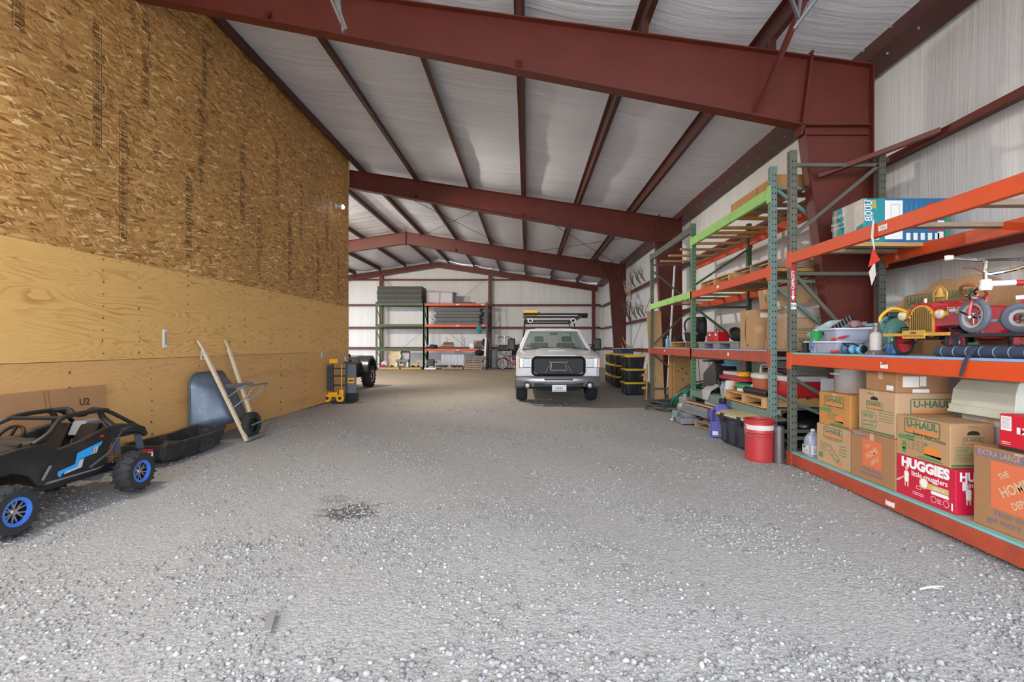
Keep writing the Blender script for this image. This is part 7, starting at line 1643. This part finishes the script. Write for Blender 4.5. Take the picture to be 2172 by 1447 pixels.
for i, (x, y, z, w_, d_, h_, lb, rz) in enumerate(((2.95, 8.28, 0.17, 0.2, 0.9, 0.16, 'grey metal channel on top of the block beside the fuel jug', 0.12), (2.8, 8.45, 0.0, 0.3, 0.32, 0.1, 'lower grey block lying on the gravel near the pump', 0.0), (2.84, 8.5, 0.1, 0.2, 0.22, 0.07, 'small grey block on the lower block near the pump', 0.1))):
    T = thing('metal_block', lb, 'metal block', (x, y, z), rz); MB().box(-w_/2, w_/2, -d_/2, d_/2, 0, h_).build('body', blkm, T, bevel=0.008)
    MB().box(-w_/2-0.002, -w_/2+0.01, -d_/2+0.03, d_/2-0.03, h_*0.25, h_*0.7).build('recess', galv, T)
T = thing('wood_plank', 'long thin plank resting across the metal channel', 'plank', (2.92, 8.1, 0.345), 0.15); MB().box(-0.04, 0.06, -0.55, 0.45, 0, 0.035).build('board', wood_dk, T, bevel=0.003); MB().box(-0.042, -0.039, -0.55, 0.45, 0.005, 0.03).build('pale_edge', wood, T)
T = thing('white_strip', 'thin white trim strip lying on the gravel before the pump', 'strip', (2.72, 9.0, 0.02), R(70)); MB().box(-0.42, 0.3, -0.02, 0.02, 0.0, 0.02).build('bar', white_pl, T); MB().box(-0.42, 0.3, 0.015, 0.02, 0.02, 0.03).build('lip', white_pl, T)
pallet('low broken pallet on the gravel behind the fuel jug', 3.25, 7.75, 0.0, 0.7, 0.9, 0.2, (wood_gray,), 9, nb=5, h=0.1)
T = thing('white_box', 'white plastic bin lid under the low green shelf', 'box', (3.4, 8.2, 0.0), 0); MB().box(-0.28, 0.3, -0.3, 0.3, 0.0, 0.4).build('body', white_pl, T, bevel=0.02); MB().box(-0.3, 0.32, -0.32, 0.32, 0.4, 0.43).build('lid', white_pl, T, bevel=0.01)
# boards leaning by the far post
T = thing('strand_board', 'tall narrow strand board leaning beside the far rack post', 'board', (3.2, 11.9, 0)); m_ = W(T)
pale_osb = mat('pale strand board', s2l(206,166,116),0.8,0,0.14,22,stretch=(1,1,1))
m_.loft([[(3.03, 11.8, 0), (3.36, 11.8, 0), (3.36, 11.82, 0), (3.03, 11.82, 0)], [(3.02, 12.2, 2.22), (3.38, 12.2, 2.22), (3.38, 12.22, 2.22), (3.02, 12.22, 2.22)]]).build('board', pale_osb, T)
T = thing('plywood_offcut', 'knotty plywood offcut leaning inside the far bay of the rack', 'board', (3.5, 11.1, 0)); m_ = W(T)
m_.loft([[(3.2, 10.9, 0), (3.75, 10.9, 0), (3.75, 10.92, 0), (3.2, 10.92, 0)], [(3.32, 11.3, 1.1), (3.85, 11.3, 1.1), (3.85, 11.32, 1.1), (3.32, 11.32, 1.1)]]).build('board', wood, T)
m_ = W(T); 
for x, z in ((3.5, 0.75), (3.6, 0.8), (3.68, 0.7), (3.58, 0.55)): m_.ell((x, 10.9+0.364*z-0.004, z), (0.025, 0.004, 0.03), 10, 6)
tag(m_.build('knots', wood_dk, T), kind='stuff')
for x in (3.24, 3.32): W(T).bar((x, 10.885, 0.0), (x+0.1, 11.27, 1.06), 0.02, 0.06, (1,0,0)).build('edge_strip', wood_or, T)
T = thing('fence_post', 'square wooden post leaning at the far rack corner', 'post', (2.98, 11.95, 0)); W(T).bar((2.93, 11.9, 0.0), (2.99, 12.0, 0.9), 0.07, 0.03, (1,0,0)).build('timber', wood, T)
for z in (0.3, 0.62): W(T).box(2.83, 2.96, 11.88, 11.91, z-0.03, z+0.03).build('stub', wood_or, T)
T = thing('white_pole', 'long white pole leaning against the second red column', 'pole', (3.75, 12.9, 0)); W(T).tube([(3.62, 12.5, 0.0), (4.05, 13.25, 3.55)], 0.026, 12).build('pole', white_pl, T, smooth=True); W(T).cyl((3.617, 12.49, 0.0), (3.622, 12.51, 0.06), 0.032).build('end_cap', gray_pl, T)
# ================================================================ along the back wall
def brack(label, x0, x1, mp, mb_, levels, yf=27.0, yr=28.0, shared=False):
    T = thing('pallet_rack', label, 'pallet rack', ((x0+x1)/2, (yf+yr)/2, 0), group='pallet racks on the back wall')
    for i, x in enumerate((x0, x1)):
        if i == 1 and mb_ is orange: mp = mat('dark slate rack paint', s2l(70, 70, 72), 0.5)
        for y in (yf, yr): W(T).box(x-0.045, x+0.045, y-0.045, y+0.045, 0, 3.75).build('upright_post', mp, T)
        for a, b in ((0.3, 1.1), (1.2, 2.2), (2.4, 3.5)): W(T).bar((x, yf, b), (x, yr, a), 0.03, 0.03).build('brace', mp, T)
        for z in (0.25, 1.15, 2.3, 3.6): W(T).bar((x, yf, z), (x, yr, z), 0.03, 0.03).build('brace', mp, T)
    for z in levels:
        for y in (yf-0.03, yr+0.03): W(T).box(x0+0.05, x1-0.05, y-0.03, y+0.03, z-0.12, z).build('beam', mb_, T)
        W(T).box(x0+0.05, x1-0.05, yf, yr, z, z+0.015).build('shelf_board', wood_gray, T)
        if mb_ is orange:
            for q in (0.55, 0.95): W(T).box(x0+(x1-x0)*q-0.15, x0+(x1-x0)*q+0.05, yf-0.064, yf-0.061, z-0.09, z-0.04).build('label_sticker', cream, T)
    return T
bgreen = mat('faded green rack paint', s2l(68, 94, 60), 0.5, 0, 0.1, 3)
brack('green pallet rack bay carrying thick grey panels on the back wall', -8.42, -5.78, bgreen, bgreen, (3.68, 2.5, 1.12))
brack('orange pallet rack bay beside the back wall post', -5.76, -2.25, bgreen, orange, (3.66, 2.48, 1.12))
# grey foam panels
foam = mat('dark grey foam board', s2l(84, 86, 82), 0.8, 0, 0.1, 2)
rnd = random.Random(11)
for k in range(10):
    T = thing('foam_panel', 'grey panel, %s in the tall stack on the green rack' % ['lowest', 'second', 'third', 'fourth', 'fifth', 'sixth', 'seventh', 'eighth', 'ninth', 'topmost'][k], 'panel', (-7.12 + rnd.uniform(-.02, .02), 27.5 + rnd.uniform(-.02, .02), 3.697 + k*0.093), group='grey panels stacked on the green rack')
    MB().box(-1.24, 1.24, -0.6, 0.6, 0, 0.089).build('core', (foam, mat('mid grey foam board', s2l(94,96,92),0.8,0,0.1,2), mat('deep grey foam board', s2l(76,78,74),0.8,0,0.1,2))[k % 3], T, bevel=0.012); MB().box(1.241, 1.246, -0.58, 0.58, 0.01, 0.08).build('dark_edge', blk, T)  # thin black strip over the right end of each panel
foam2 = mat('slate grey foam slab', s2l(104, 104, 104), 0.8, 0, 0.1, 2)
slabs = [(-3.95, 0.17, 2.5), (-3.9, 0.22, 2.45), (-3.95, 0.15, 2.5), (-3.85, 0.2, 2.5), (-3.95, 0.2, 2.55)]
z = 2.497
for k, (x, h_, w_) in enumerate(slabs):
    T = thing('foam_slab', 'grey slab, %s in the loose stack on the orange rack' % ['lowest', 'second', 'third', 'fourth', 'topmost'][k], 'panel', (x, 27.5, z), group='grey slabs on the orange rack')
    MB().box(-w_/2, w_/2, -0.5, 0.5, 0, h_-0.01).build('slab', foam2, T, bevel=0.02); MB().ext([(w_/2-0.02, 0.01), (w_/2+0.12, 0.03), (w_/2+0.04, h_*0.5), (w_/2+0.16, h_*0.75), (w_/2-0.02, h_-0.012)], -0.5, 0.48, 'y').build('torn_cover', blk, T); z += h_
# plastic crate
T = thing('plastic_kennel', 'lavender grey plastic crate tipped on top of the orange rack', 'crate', (-4.85, 27.5, 3.68), rot=(0, R(2), R(-6)))
lav = mat('lavender grey plastic', s2l(150, 142, 156), 0.45)
MB().box(-0.72, 0.72, -0.4, 0.4, 0.04, 0.62).build('walls', mat('pale mauve translucent panel', s2l(186,178,184),0.5), T, bevel=0.03)
for x in (-0.74, -0.04, 0.7): MB().box(x-0.03, x+0.03, -0.43, -0.4, 0.0, 0.66).build('upright', lav, T, bevel=0.008)
for z_ in (0.03, 0.64): MB().box(-0.77, 0.77, -0.43, 0.43, z_-0.03, z_+0.03).build('frame_band', lav, T, bevel=0.01)
T = thing('flat_black_panel', 'thin dark panel on the orange rack top beside the crate', 'panel', (-3.3, 27.4, 3.68)); MB().box(-0.7, 0.4, -0.4, 0.4, 0, 0.05).build('board', blk, T); MB().box(-0.5, 0.2, -0.3, 0.3, 0.05, 0.08).build('upper_board', foam, T)
T = thing('hanging_bag', 'teal bag hanging from the orange rack middle beam', 'bag', (-2.66, 26.88, 2.4)); MB().ell((0, 0, -0.18), (0.17, 0.06, 0.26), 14, 10).build('bag', teal_cloth, T, smooth=True); MB().tube([(-0.08, 0, 0.0), (0, 0.02, 0.12), (0.08, 0, 0.0)], 0.015, 6).build('strap', teal_cloth, T)
# low orange shelf
ZL = 1.136
def blob(name, label, cat, c, r, m, seed, jit=0.12, extra=None):
    T = thing(name, label, cat, c); MB().ell((0, 0, r[2]), r, 14, 9, seed=seed, jit=jit).build('body', m, T, smooth=True)
    if extra: extra(T)
    return T
blob('tarp_bundle', 'dark blue tarp bundle at the green end of the low orange shelf', 'tarp', (-5.35, 27.4, ZL), (0.3, 0.3, 0.12), navy, 1, extra=lambda T: MB().ell((-0.18, -0.2, 0.16), (0.08, 0.08, 0.07)).build('white_end', white_pl, T, smooth=True))
for k in range(3):
    T = thing('rolled_rug', 'rolled brown rug on the low orange shelf, %s of three' % ('lowest', 'middle', 'topmost')[k], 'rug', (-4.55+0.06*k, 27.3+0.1*(k % 2), ZL+0.07+k*0.12), group='rolled rugs on the low orange shelf')
    MB().cyl((-0.4+0.05*k, 0, 0), (0.42-0.08*k, 0.05, 0), 0.065, 14).build('roll', (brown_cloth, mat('dusty pink rug', s2l(176,140,130),0.9), wood_dk)[k], T, smooth=True); MB().cyl((-0.41+0.05*k, 0, 0), (-0.4+0.05*k, 0, 0), 0.03, 10).build('core', blk, T)
for k, (x, h_) in enumerate(((-3.75, 1.0), (-3.62, 0.8), (-4.6, 0.7))):
    T = thing('dry_branch', ('tall dry branch standing in the low orange shelf', 'shorter dry branch beside the tall one', 'thin stick behind the rolled rugs')[k], 'branch', (x, 27.6, ZL))
    o = MB().tube([(0, 0, 0), (0.04, 0, h_*0.5), (-0.02, 0, h_)], [0.02, 0.014, 0.004], 6, sm=2).build('stem', wood_dk, T)
    for j in range(4): MB().tube([(0.03, 0, h_*(0.4+0.12*j)), (0.03+(-1)**j*0.12, 0, h_*(0.55+0.12*j))], [0.009, 0.003], 5).build('twig', wood_dk, o)
jug('white_can', 'white plastic canister on the low orange shelf', -3.1, 27.3, ZL, white_pl, (paper, white_pl), 0.42, 0.3)
T = thing('generator', 'small green and red generator on the low orange shelf', 'generator', (-2.72, 27.4, ZL)); MB().box(-0.2, 0.2, -0.2, 0.2, 0.08, 0.32).build('engine', mat('dark green enamel', s2l(52,76,60),0.4), T, bevel=0.02); MB().box(-0.18, 0.18, -0.18, 0.18, 0.32, 0.42).build('tank', red_m, T, bevel=0.03); MB().tube([(-0.24, -0.22, 0), (-0.24, -0.22, 0.44), (0.24, -0.22, 0.44), (0.24, -0.22, 0)], 0.018, 6).build('guard', blk, T)
blob('black_bag', 'black round bag at the post end of the low orange shelf', 'bag', (-2.42, 27.35, ZL), (0.18, 0.2, 0.28), cloth_blk, 3, extra=lambda T: MB().ell((-0.02, -0.16, 0.1), (0.12, 0.1, 0.1)).build('blue_pocket', mat('slate blue cloth', s2l(90,110,140),0.8), T, smooth=True))
# floor by the back wall
T, L_, F_ = carton('plain_carton', 'plain brown carton on the floor beside the green rack', -9.05, -8.65, 26.6, 27.0, 0, 0.6, card)
pallet('pallet on the floor under the green rack, nearer the partition', -7.55, 26.9, 0, 1.1, 1.0, 0, (wood_gray, wood), 12, nb=5)
pallet('pallet on the floor under the green rack, nearer the orange bay', -6.35, 26.9, 0, 1.1, 1.0, 0, (wood_gray, wood), 13, nb=5)
pallet('pallet on the floor under the orange rack with a pipe on it', -4.1, 26.9, 0, 1.1, 1.0, 0, (wood_gray, wood), 14, nb=5)
T = thing('straw_disc', 'round straw coloured dish tilted on a stand under the green rack', 'dish', (-7.37, 26.9, 0.131)); MB().lathe([(0.0, 0.02), (0.1, 0.05), (0.12, 0.03), (0.28, 0.02), (0.36, 0.07), (0.37, 0.04), (0.3, -0.02), (0.0, -0.02)], 32, Matrix.Translation((0, 0, 0.55)) @ Matrix.Rotation(R(62), 4, 'X')).build('dish', mat('straw plastic', s2l(200,180,146),0.7), T, smooth=True)
for s in (-1, 1): MB().cyl((s*0.1, 0.05, 0.5), (s*0.26, 0, 0), 0.02).build('leg', white_pl, T)
def toy_truck(label, x, y, z, m):
    T = thing('toy_truck', label, 'toy truck', (x, y, z), 0.2, group='yellow toy trucks under the green rack')
    MB().box(-0.2, 0.1, -0.1, 0.1, 0.1, 0.2).build('bed', m, T, bevel=0.01); MB().box(0.1, 0.22, -0.09, 0.09, 0.07, 0.26).build('cab', m, T, bevel=0.015); MB().box(0.13, 0.19, -0.095, -0.09, 0.17, 0.24).build('window', blk, T)
    for x_ in (-0.14, 0.15):
        for s in (-1, 1): MB().cyl((x_, s*0.08, 0.06), (x_, s*0.12, 0.06), 0.06, 16).build('wheel', rubber, T, smooth=True)
toy_truck('yellow toy truck below the straw dish', -7.3, 26.6, 0.131, yellow); toy_truck('yellow toy truck near the orange bay post', -6.15, 26.6, 0.131, yellow)
blob('pink_bag', 'pink and white bag on the pallet next to the straw dish', 'bag', (-7.85, 26.7, 0.131), (0.2, 0.18, 0.18), mat('pink cloth', s2l(206,188,196),0.8), 4, extra=lambda T: MB().ell((-0.05, -0.12, 0.1), (0.12, 0.08, 0.08)).build('magenta_patch', mat('magenta cloth', s2l(190,60,130),0.8), T, smooth=True))
T = thing('play_bench', 'grey plastic play bench on the pallet under the green rack', 'bench', (-6.85, 26.6, 0.131)); MB().box(-0.36, 0.36, -0.2, 0.2, 0.28, 0.42).build('top', gray_pl, T, bevel=0.03)
for s in (-1, 1): MB().box(s*0.3-0.05, s*0.3+0.05, -0.18, 0.18, 0, 0.28).build('leg', cream, T, bevel=0.02)
MB().ell((0, -0.05, 0.12), (0.12, 0.1, 0.1)).build('ball_seat', mat('beige plastic', s2l(190,176,166),0.5), T, smooth=True)
T = thing('sled', 'white snow sled with red runners leaning under the green rack', 'sled', (-6.9, 27.3, 0.131), rot=(R(-8), 0, 0)); MB().box(-0.25, 0.25, -0.02, 0.02, 0.1, 0.85).build('deck', mat('icy white plastic', s2l(206,216,226),0.4), T, bevel=0.02)
for s in (-1, 1): MB().tube([(s*0.25, -0.03, 0.0), (s*0.25, -0.03, 0.7), (s*0.22, -0.03, 0.86)], 0.035, 8).build('runner', mat('brick red plastic', s2l(160,60,50),0.5), T, smooth=True)
MB().box(-0.25, 0.25, -0.03, 0.03, 0.82, 0.92).build('top_bar', edge_m, T, bevel=0.01)
T = thing('leaf_blower', 'dark wheeled machine with a hose beside the orange rack post', 'machine', (-5.35, 26.8, 0)); MB().box(-0.2, 0.2, -0.18, 0.18, 0.18, 0.55).build('body', drk, T, bevel=0.05); MB().tube([(0.2, 0, 0.4), (0.33, 0, 0.42), (0.36, 0, 0.36)], 0.035, 8).build('nozzle', blk, T)
for s in (-1, 1): MB().cyl((s*0.18, -0.12, 0.09), (s*0.24, -0.12, 0.09), 0.09, 16).build('wheel', rubber, T)
MB().box(-0.3, 0.35, -0.3, -0.2, 0.0, 0.1).build('foot_bar', white_pl, T, bevel=0.02)
T = thing('corrugated_sheet', 'pale corrugated plastic sheet leaning under the orange rack', 'sheet', (-4.25, 27.6, 0.0))
MB().loft([[(-0.66+1.32*k/32, 0.02*(k % 2), z_) for k in range(33)] for z_ in (0.1, 0.8)], closed=False).build('sheet', mat('pale ribbed plastic', s2l(206,212,222),0.5), T); MB().box(-0.68, 0.68, -0.02, 0.03, 0.0, 0.1).build('foot', wood_gray, T)
T = thing('drain_pipe', 'long dark drain pipe lying on the floor pallet', 'pipe', (-4.3, 26.7, 0.19)); MB().cyl((-0.75, 0, 0), (0.75, 0, 0), 0.05, 14).build('tube', drk, T, smooth=True); MB().cyl((-0.05, -0.05, -0.05), (0.12, -0.05, -0.05), 0.09, 14).build('log_end', wood, T)
for k in range(6): pallet('grey pallet, %s in the stack beside the back wall post' % ('lowest', 'second', 'third', 'fourth', 'fifth', 'topmost')[k], -2.95 + 0.04*((k*7) % 3), 26.85, k*0.126, 1.0, 1.0, 0, (wood_gray, mat('ash grey lumber', s2l(130,126,122),0.8,0,0.15,4)), 20+k, nb=5, h=0.125, group='pallets stacked by the back wall post')
blob('dark_sack', 'dark cloth sack on top of the pallet stack', 'sack', (-2.65, 26.85, 0.757), (0.28, 0.25, 0.16), cloth_blk, 6, extra=lambda T: MB().tube([(-0.05, 0, 0.3), (0, 0, 0.37), (0.05, 0, 0.3)], 0.02, 6).build('knot', cloth_blk, T))
T = thing('white_plank', 'tall white plank leaning by the back wall post', 'plank', (-2.38, 26.6, 0.0)); W(T).bar((-2.36, 26.5, 0.0), (-2.3, 26.92, 1.75), 0.03, 0.1, (1,0,0)).build('board', white_pl, T); W(T).bar((-2.36, 26.48, 0.0), (-2.355, 26.5, 0.15), 0.04, 0.11, (1,0,0)).build('scuffed_end', wood_gray, T)
T = thing('hand_dolly', 'blue grey hand dolly behind the red bicycle', 'dolly', (-1.9, 26.9, 0)); dm = mat('slate blue steel', s2l(70,84,104),0.5)
for s in (-1, 1): MB().cyl((s*0.18, 0, 0), (s*0.18, 0.1, 1.35), 0.025).build('rail', dm, T)
for z_ in (0.3, 0.7, 1.1, 1.33): MB().bar((-0.18, 0.02, z_), (0.18, 0.02, z_), 0.03, 0.03).build('rung', dm, T)
MB().box(-0.25, 0.25, -0.3, 0, 0, 0.03).build('toe_plate', dm, T)
# exercise machine, chairs, bicycle
T = thing('exercise_bike', 'dark exercise machine with curved bars beside the back wall post', 'exercise machine', (-1.28, 27.5, 0)); MB().box(-0.35, 0.35, -0.2, 0.2, 1.0, 1.35).build('console', blk, T, bevel=0.05); MB().tube([(-0.4, 0, 1.75), (-0.2, 0, 1.82), (0, 0, 1.75), (0.2, 0, 1.82), (0.42, 0, 1.72)], 0.02, 8, sm=3).build('handlebar', blk, T, smooth=True); MB().cyl((0, 0, 1.3), (0, 0, 1.8), 0.03).build('stem', alum, T)
for s in (-1, 1): MB().cyl((s*0.3, 0, 0), (s*0.28, 0, 1.05), 0.03).build('leg', alum, T)
MB().box(-0.4, 0.4, -0.3, 0.3, 0, 0.05).build('base', blk, T, bevel=0.01)
def office_chair(label, x, y, rz):
    T = thing('office_chair', label, 'chair', (x, y, 0), rz, group='black chairs along the back wall')
    MB().box(-0.26, 0.26, -0.26, 0.24, 0.5, 0.6).build('seat', cloth_blk, T, bevel=0.04); MB().box(-0.26, 0.26, 0.2, 0.28, 0.65, 1.35).build('backrest', cloth_blk, T, bevel=0.05)
    for s in (-1, 1): MB().tube([(s*0.26, -0.1, 0.55), (s*0.32, -0.12, 0.82), (s*0.32, 0.15, 0.84), (s*0.26, 0.2, 0.8)], 0.022, 8).build('armrest', blk, T, smooth=True)
    for a in range(4): MB().cyl((0.22*(-1)**a, 0.2 if a > 1 else -0.2, 0.5), (0.25*(-1)**a, 0.24 if a > 1 else -0.24, 0.0), 0.018).build('leg', alum, T)
office_chair('black chair behind the pickup beside the bicycle', -0.55, 27.4, 0.3); office_chair('black chair behind the pickup, half hidden by its mirror', 0.15, 27.6, -0.3)
T = thing('folding_table', 'light folding bench behind the red bicycle', 'bench', (-0.55, 26.9, 0)); MB().box(-0.5, 0.5, -0.2, 0.2, 0.72, 0.76).build('top', gray_pl, T)
for s in (-1, 1): MB().bar((s*0.42, -0.15, 0), (s*0.42, 0.1, 0.73), 0.03, 0.03).build('leg', alum, T)
T = thing('bicycle', 'red bicycle standing at the back between post and pickup', 'bicycle', (-0.85, 26.4, 0), 0.1); brd = mat('bike red', s2l(150,30,40),0.35)
for s in (-1, 1):
    o = MB().torus((s*0.5, 0, 0.33), 0.3, 0.035, 30, 8, Matrix.Rotation(R(90), 4, 'X')).build('wheel', rubber, T, smooth=True)
    MB().torus((s*0.5, 0, 0.33), 0.26, 0.012, 30, 6, Matrix.Rotation(R(90), 4, 'X')).build('rim', alum if s > 0 else white_pl, o)
    for k in range(8): MB().cyl((s*0.5, 0, 0.33), (s*0.5+0.26*math.cos(k*PI/4), 0, 0.33+0.26*math.sin(k*PI/4)), 0.004, 5).build('spoke', alum, o)
for a, b in (((-0.5,0,0.33), (-0.36,0,0.78)), ((-0.38,0,0.7), (0.05,0,0.3)), ((-0.37,0,0.75), (0.2,0,0.72)), ((0.05,0,0.3), (0.22,0,0.8)), ((0.05,0,0.3), (0.5,0,0.33)), ((0.2,0,0.7), (0.5,0,0.33))): MB().cyl(a, b, 0.025, 8).build('frame_tube', brd, T)
MB().tube([(-0.3, -0.28, 0.92), (-0.36, 0, 0.9), (-0.3, 0.28, 0.92)], 0.016, 8).build('handlebar', blk, T); MB().cyl((-0.36, 0, 0.75), (-0.36, 0, 0.92), 0.016).build('stem', blk, T); MB().ell((0.23, 0, 0.84), (0.13, 0.07, 0.03)).build('saddle', blk, T, smooth=True); MB().box(0.0, 0.1, -0.12, 0.12, 0.22, 0.26).build('pedals', blk, T)
blob('pale_bag', 'pale lunch bag hanging at the bicycle handlebar', 'bag', (-1.4, 26.75, 0.55), (0.14, 0.1, 0.12), mat('khaki bag', s2l(170,166,140),0.8), 9, extra=lambda T: MB().tube([(-0.06, 0, 0.22), (0, 0, 0.4), (0.06, 0, 0.22)], 0.012, 6).build('strap', cloth_blk, T))

T = thing('dry_twig', 'thin bleached twig lying on the gravel before the rack', 'twig', (2.25, 2.68, 0.012))
o = MB().tube([(-0.07, 0.0, 0.0), (0.0, 0.012, 0.006), (0.09, 0.03, 0.0)], [0.006, 0.007, 0.003], 6, sm=3).build('stem', mat('bleached twig', s2l(196,190,180),0.9), T)
MB().tube([(0.0, 0.012, 0.004), (0.04, -0.015, 0.006)], [0.004, 0.002], 5).build('side_twig', MATS['bleached twig'], T)
# ================================================================ loose gravel
def gravel():
    rng = np.random.default_rng(5)
    t = (1 + 5**0.5)/2
    V = np.array([(-1,t,0),(1,t,0),(-1,-t,0),(1,-t,0),(0,-1,t),(0,1,t),(0,-1,-t),(0,1,-t),(t,0,-1),(t,0,1),(-t,0,-1),(-t,0,1)], float); V /= np.linalg.norm(V[0])
    Fc = np.array([(0,11,5),(0,5,1),(0,1,7),(0,7,10),(0,10,11),(1,5,9),(5,11,4),(11,10,2),(10,7,6),(7,1,8),(3,9,4),(3,4,2),(3,2,6),(3,6,8),(3,8,9),(4,9,5),(2,4,11),(6,2,10),(8,6,7),(9,8,1)])
    pts = []
    def add(n, y0, y1, smin, smax, pw=2.2, clump=0.0):
        y = y0 + (y1-y0)*rng.random(n)**1.25
        hw = np.minimum(4.6, 1.1*y + 0.9); x = -np.minimum(4.7, 1.12*y+0.5) + (np.minimum(4.7, 1.12*y+0.5) + np.minimum(4.4, 1.06*y+0.5))*rng.random(n)
        s = smin + (smax-smin)*rng.random(n)**pw
        if clump:
            f = np.sin(x*2.3+1.0)*np.sin(y*2.9+0.4) + 0.6*np.sin(x*5.1+y*3.7) + 0.5*np.sin(x*1.1-y*1.7+2)
            keep = f > rng.random(n)*1.9 - 0.75
            x, y, s = x[keep], y[keep], s[keep]
        pts.append(np.stack([x, y, s], 1))
    add(34000, 1.7, 4.2, 0.003, 0.013, 2.4, 1)
    add(2600, 1.7, 4.0, 0.008, 0.019, 2.2, 1)
    add(30000, 3.2, 8.5, 0.004, 0.014, 2.4, 1)
    add(9000, 6.5, 14, 0.005, 0.015, 2.6, 1)
    add(24000, 1.7, 5.5, 0.0025, 0.007, 1.6)
    # heap of coarser stones at the door sill
    y = 1.75 + 0.75*rng.random(7000)**1.5; x = -1.35 + 4.2*rng.random(7000); s = 0.006 + 0.013*rng.random(7000)**1.7
    k = rng.random(7000) < np.clip(0.85 - (y-1.75)/0.7 - 0.25*np.abs(x-0.1)*0.6, 0, 1); pts.append(np.stack([x[k], y[k], s[k]], 1))
    p = np.concatenate(pts)
    n = len(p)
    sc3 = p[:, 2:3]*np.stack([rng.uniform(0.8, 1.5, n), rng.uniform(0.7, 1.1, n), rng.uniform(0.45, 0.85, n)], 1)
    v = V[None] * (1 + rng.uniform(-0.32, 0.3, (n, 12, 1)))*sc3[:, None, :]
    a = rng.uniform(0, 2*np.pi, n); c, s_ = np.cos(a), np.sin(a)
    tl = rng.uniform(-0.35, 0.35, n); ct, st = np.cos(tl), np.sin(tl)
    y1 = v[:,:,1]*ct[:,None] - v[:,:,2]*st[:,None]; z1 = v[:,:,1]*st[:,None] + v[:,:,2]*ct[:,None]
    X_ = v[:,:,0]*c[:,None] - y1*s_[:,None] + p[:,0:1]; Y_ = v[:,:,0]*s_[:,None] + y1*c[:,None] + p[:,1:2]
    gzz = np.minimum(0.004, 0.012*np.sin(p[:,0]*1.3+0.5)*np.sin(p[:,1]*0.9) + 0.008*np.sin(p[:,0]*3.1+p[:,1]*2.3) - 0.012)
    Z_ = z1 + (gzz + sc3[:,2]*0.35)[:, None]
    co = np.stack([X_, Y_, Z_], 2).reshape(-1, 3)
    fi = (Fc[None] + (np.arange(n)*12)[:, None, None]).reshape(-1)
    me = bpy.data.meshes.new('gravel'); nf = n*20
    me.vertices.add(n*12); me.vertices.foreach_set('co', co.astype(np.float32).ravel())
    me.loops.add(nf*3); me.loops.foreach_set('vertex_index', fi.astype(np.int32))
    me.polygons.add(nf); me.polygons.foreach_set('loop_start', np.arange(0, nf*3, 3, dtype=np.int32)); me.polygons.foreach_set('loop_total', np.full(nf, 3, dtype=np.int32))
    col = me.attributes.new('tone', 'FLOAT', 'POINT'); col.data.foreach_set('value', np.repeat(rng.random(n), 12).astype(np.float32))
    me.update(); me.validate()
    m = bpy.data.materials.new('gravel stone'); N, L, b = nodes_of(m)
    at = N.new('ShaderNodeAttribute'); at.attribute_name = 'tone'
    r = ramp(N, [(0.0, s2l(112, 110, 109)), (0.4, s2l(138, 137, 137)), (0.85, s2l(156, 155, 156)), (1.0, s2l(172, 171, 171))]); L.new(at.outputs['Fac'], r.inputs[0])
    L.new(r.outputs[0], b.inputs['Base Color']); b.inputs['Roughness'].default_value = 0.9
    me.materials.append(m)
    o = bpy.data.objects.new('gravel', me); C.objects.link(o)
    tag(o, 'loose crushed grey stones scattered over the dusty floor', 'gravel', kind='stuff')
    print('gravel stones', n)
gravel()
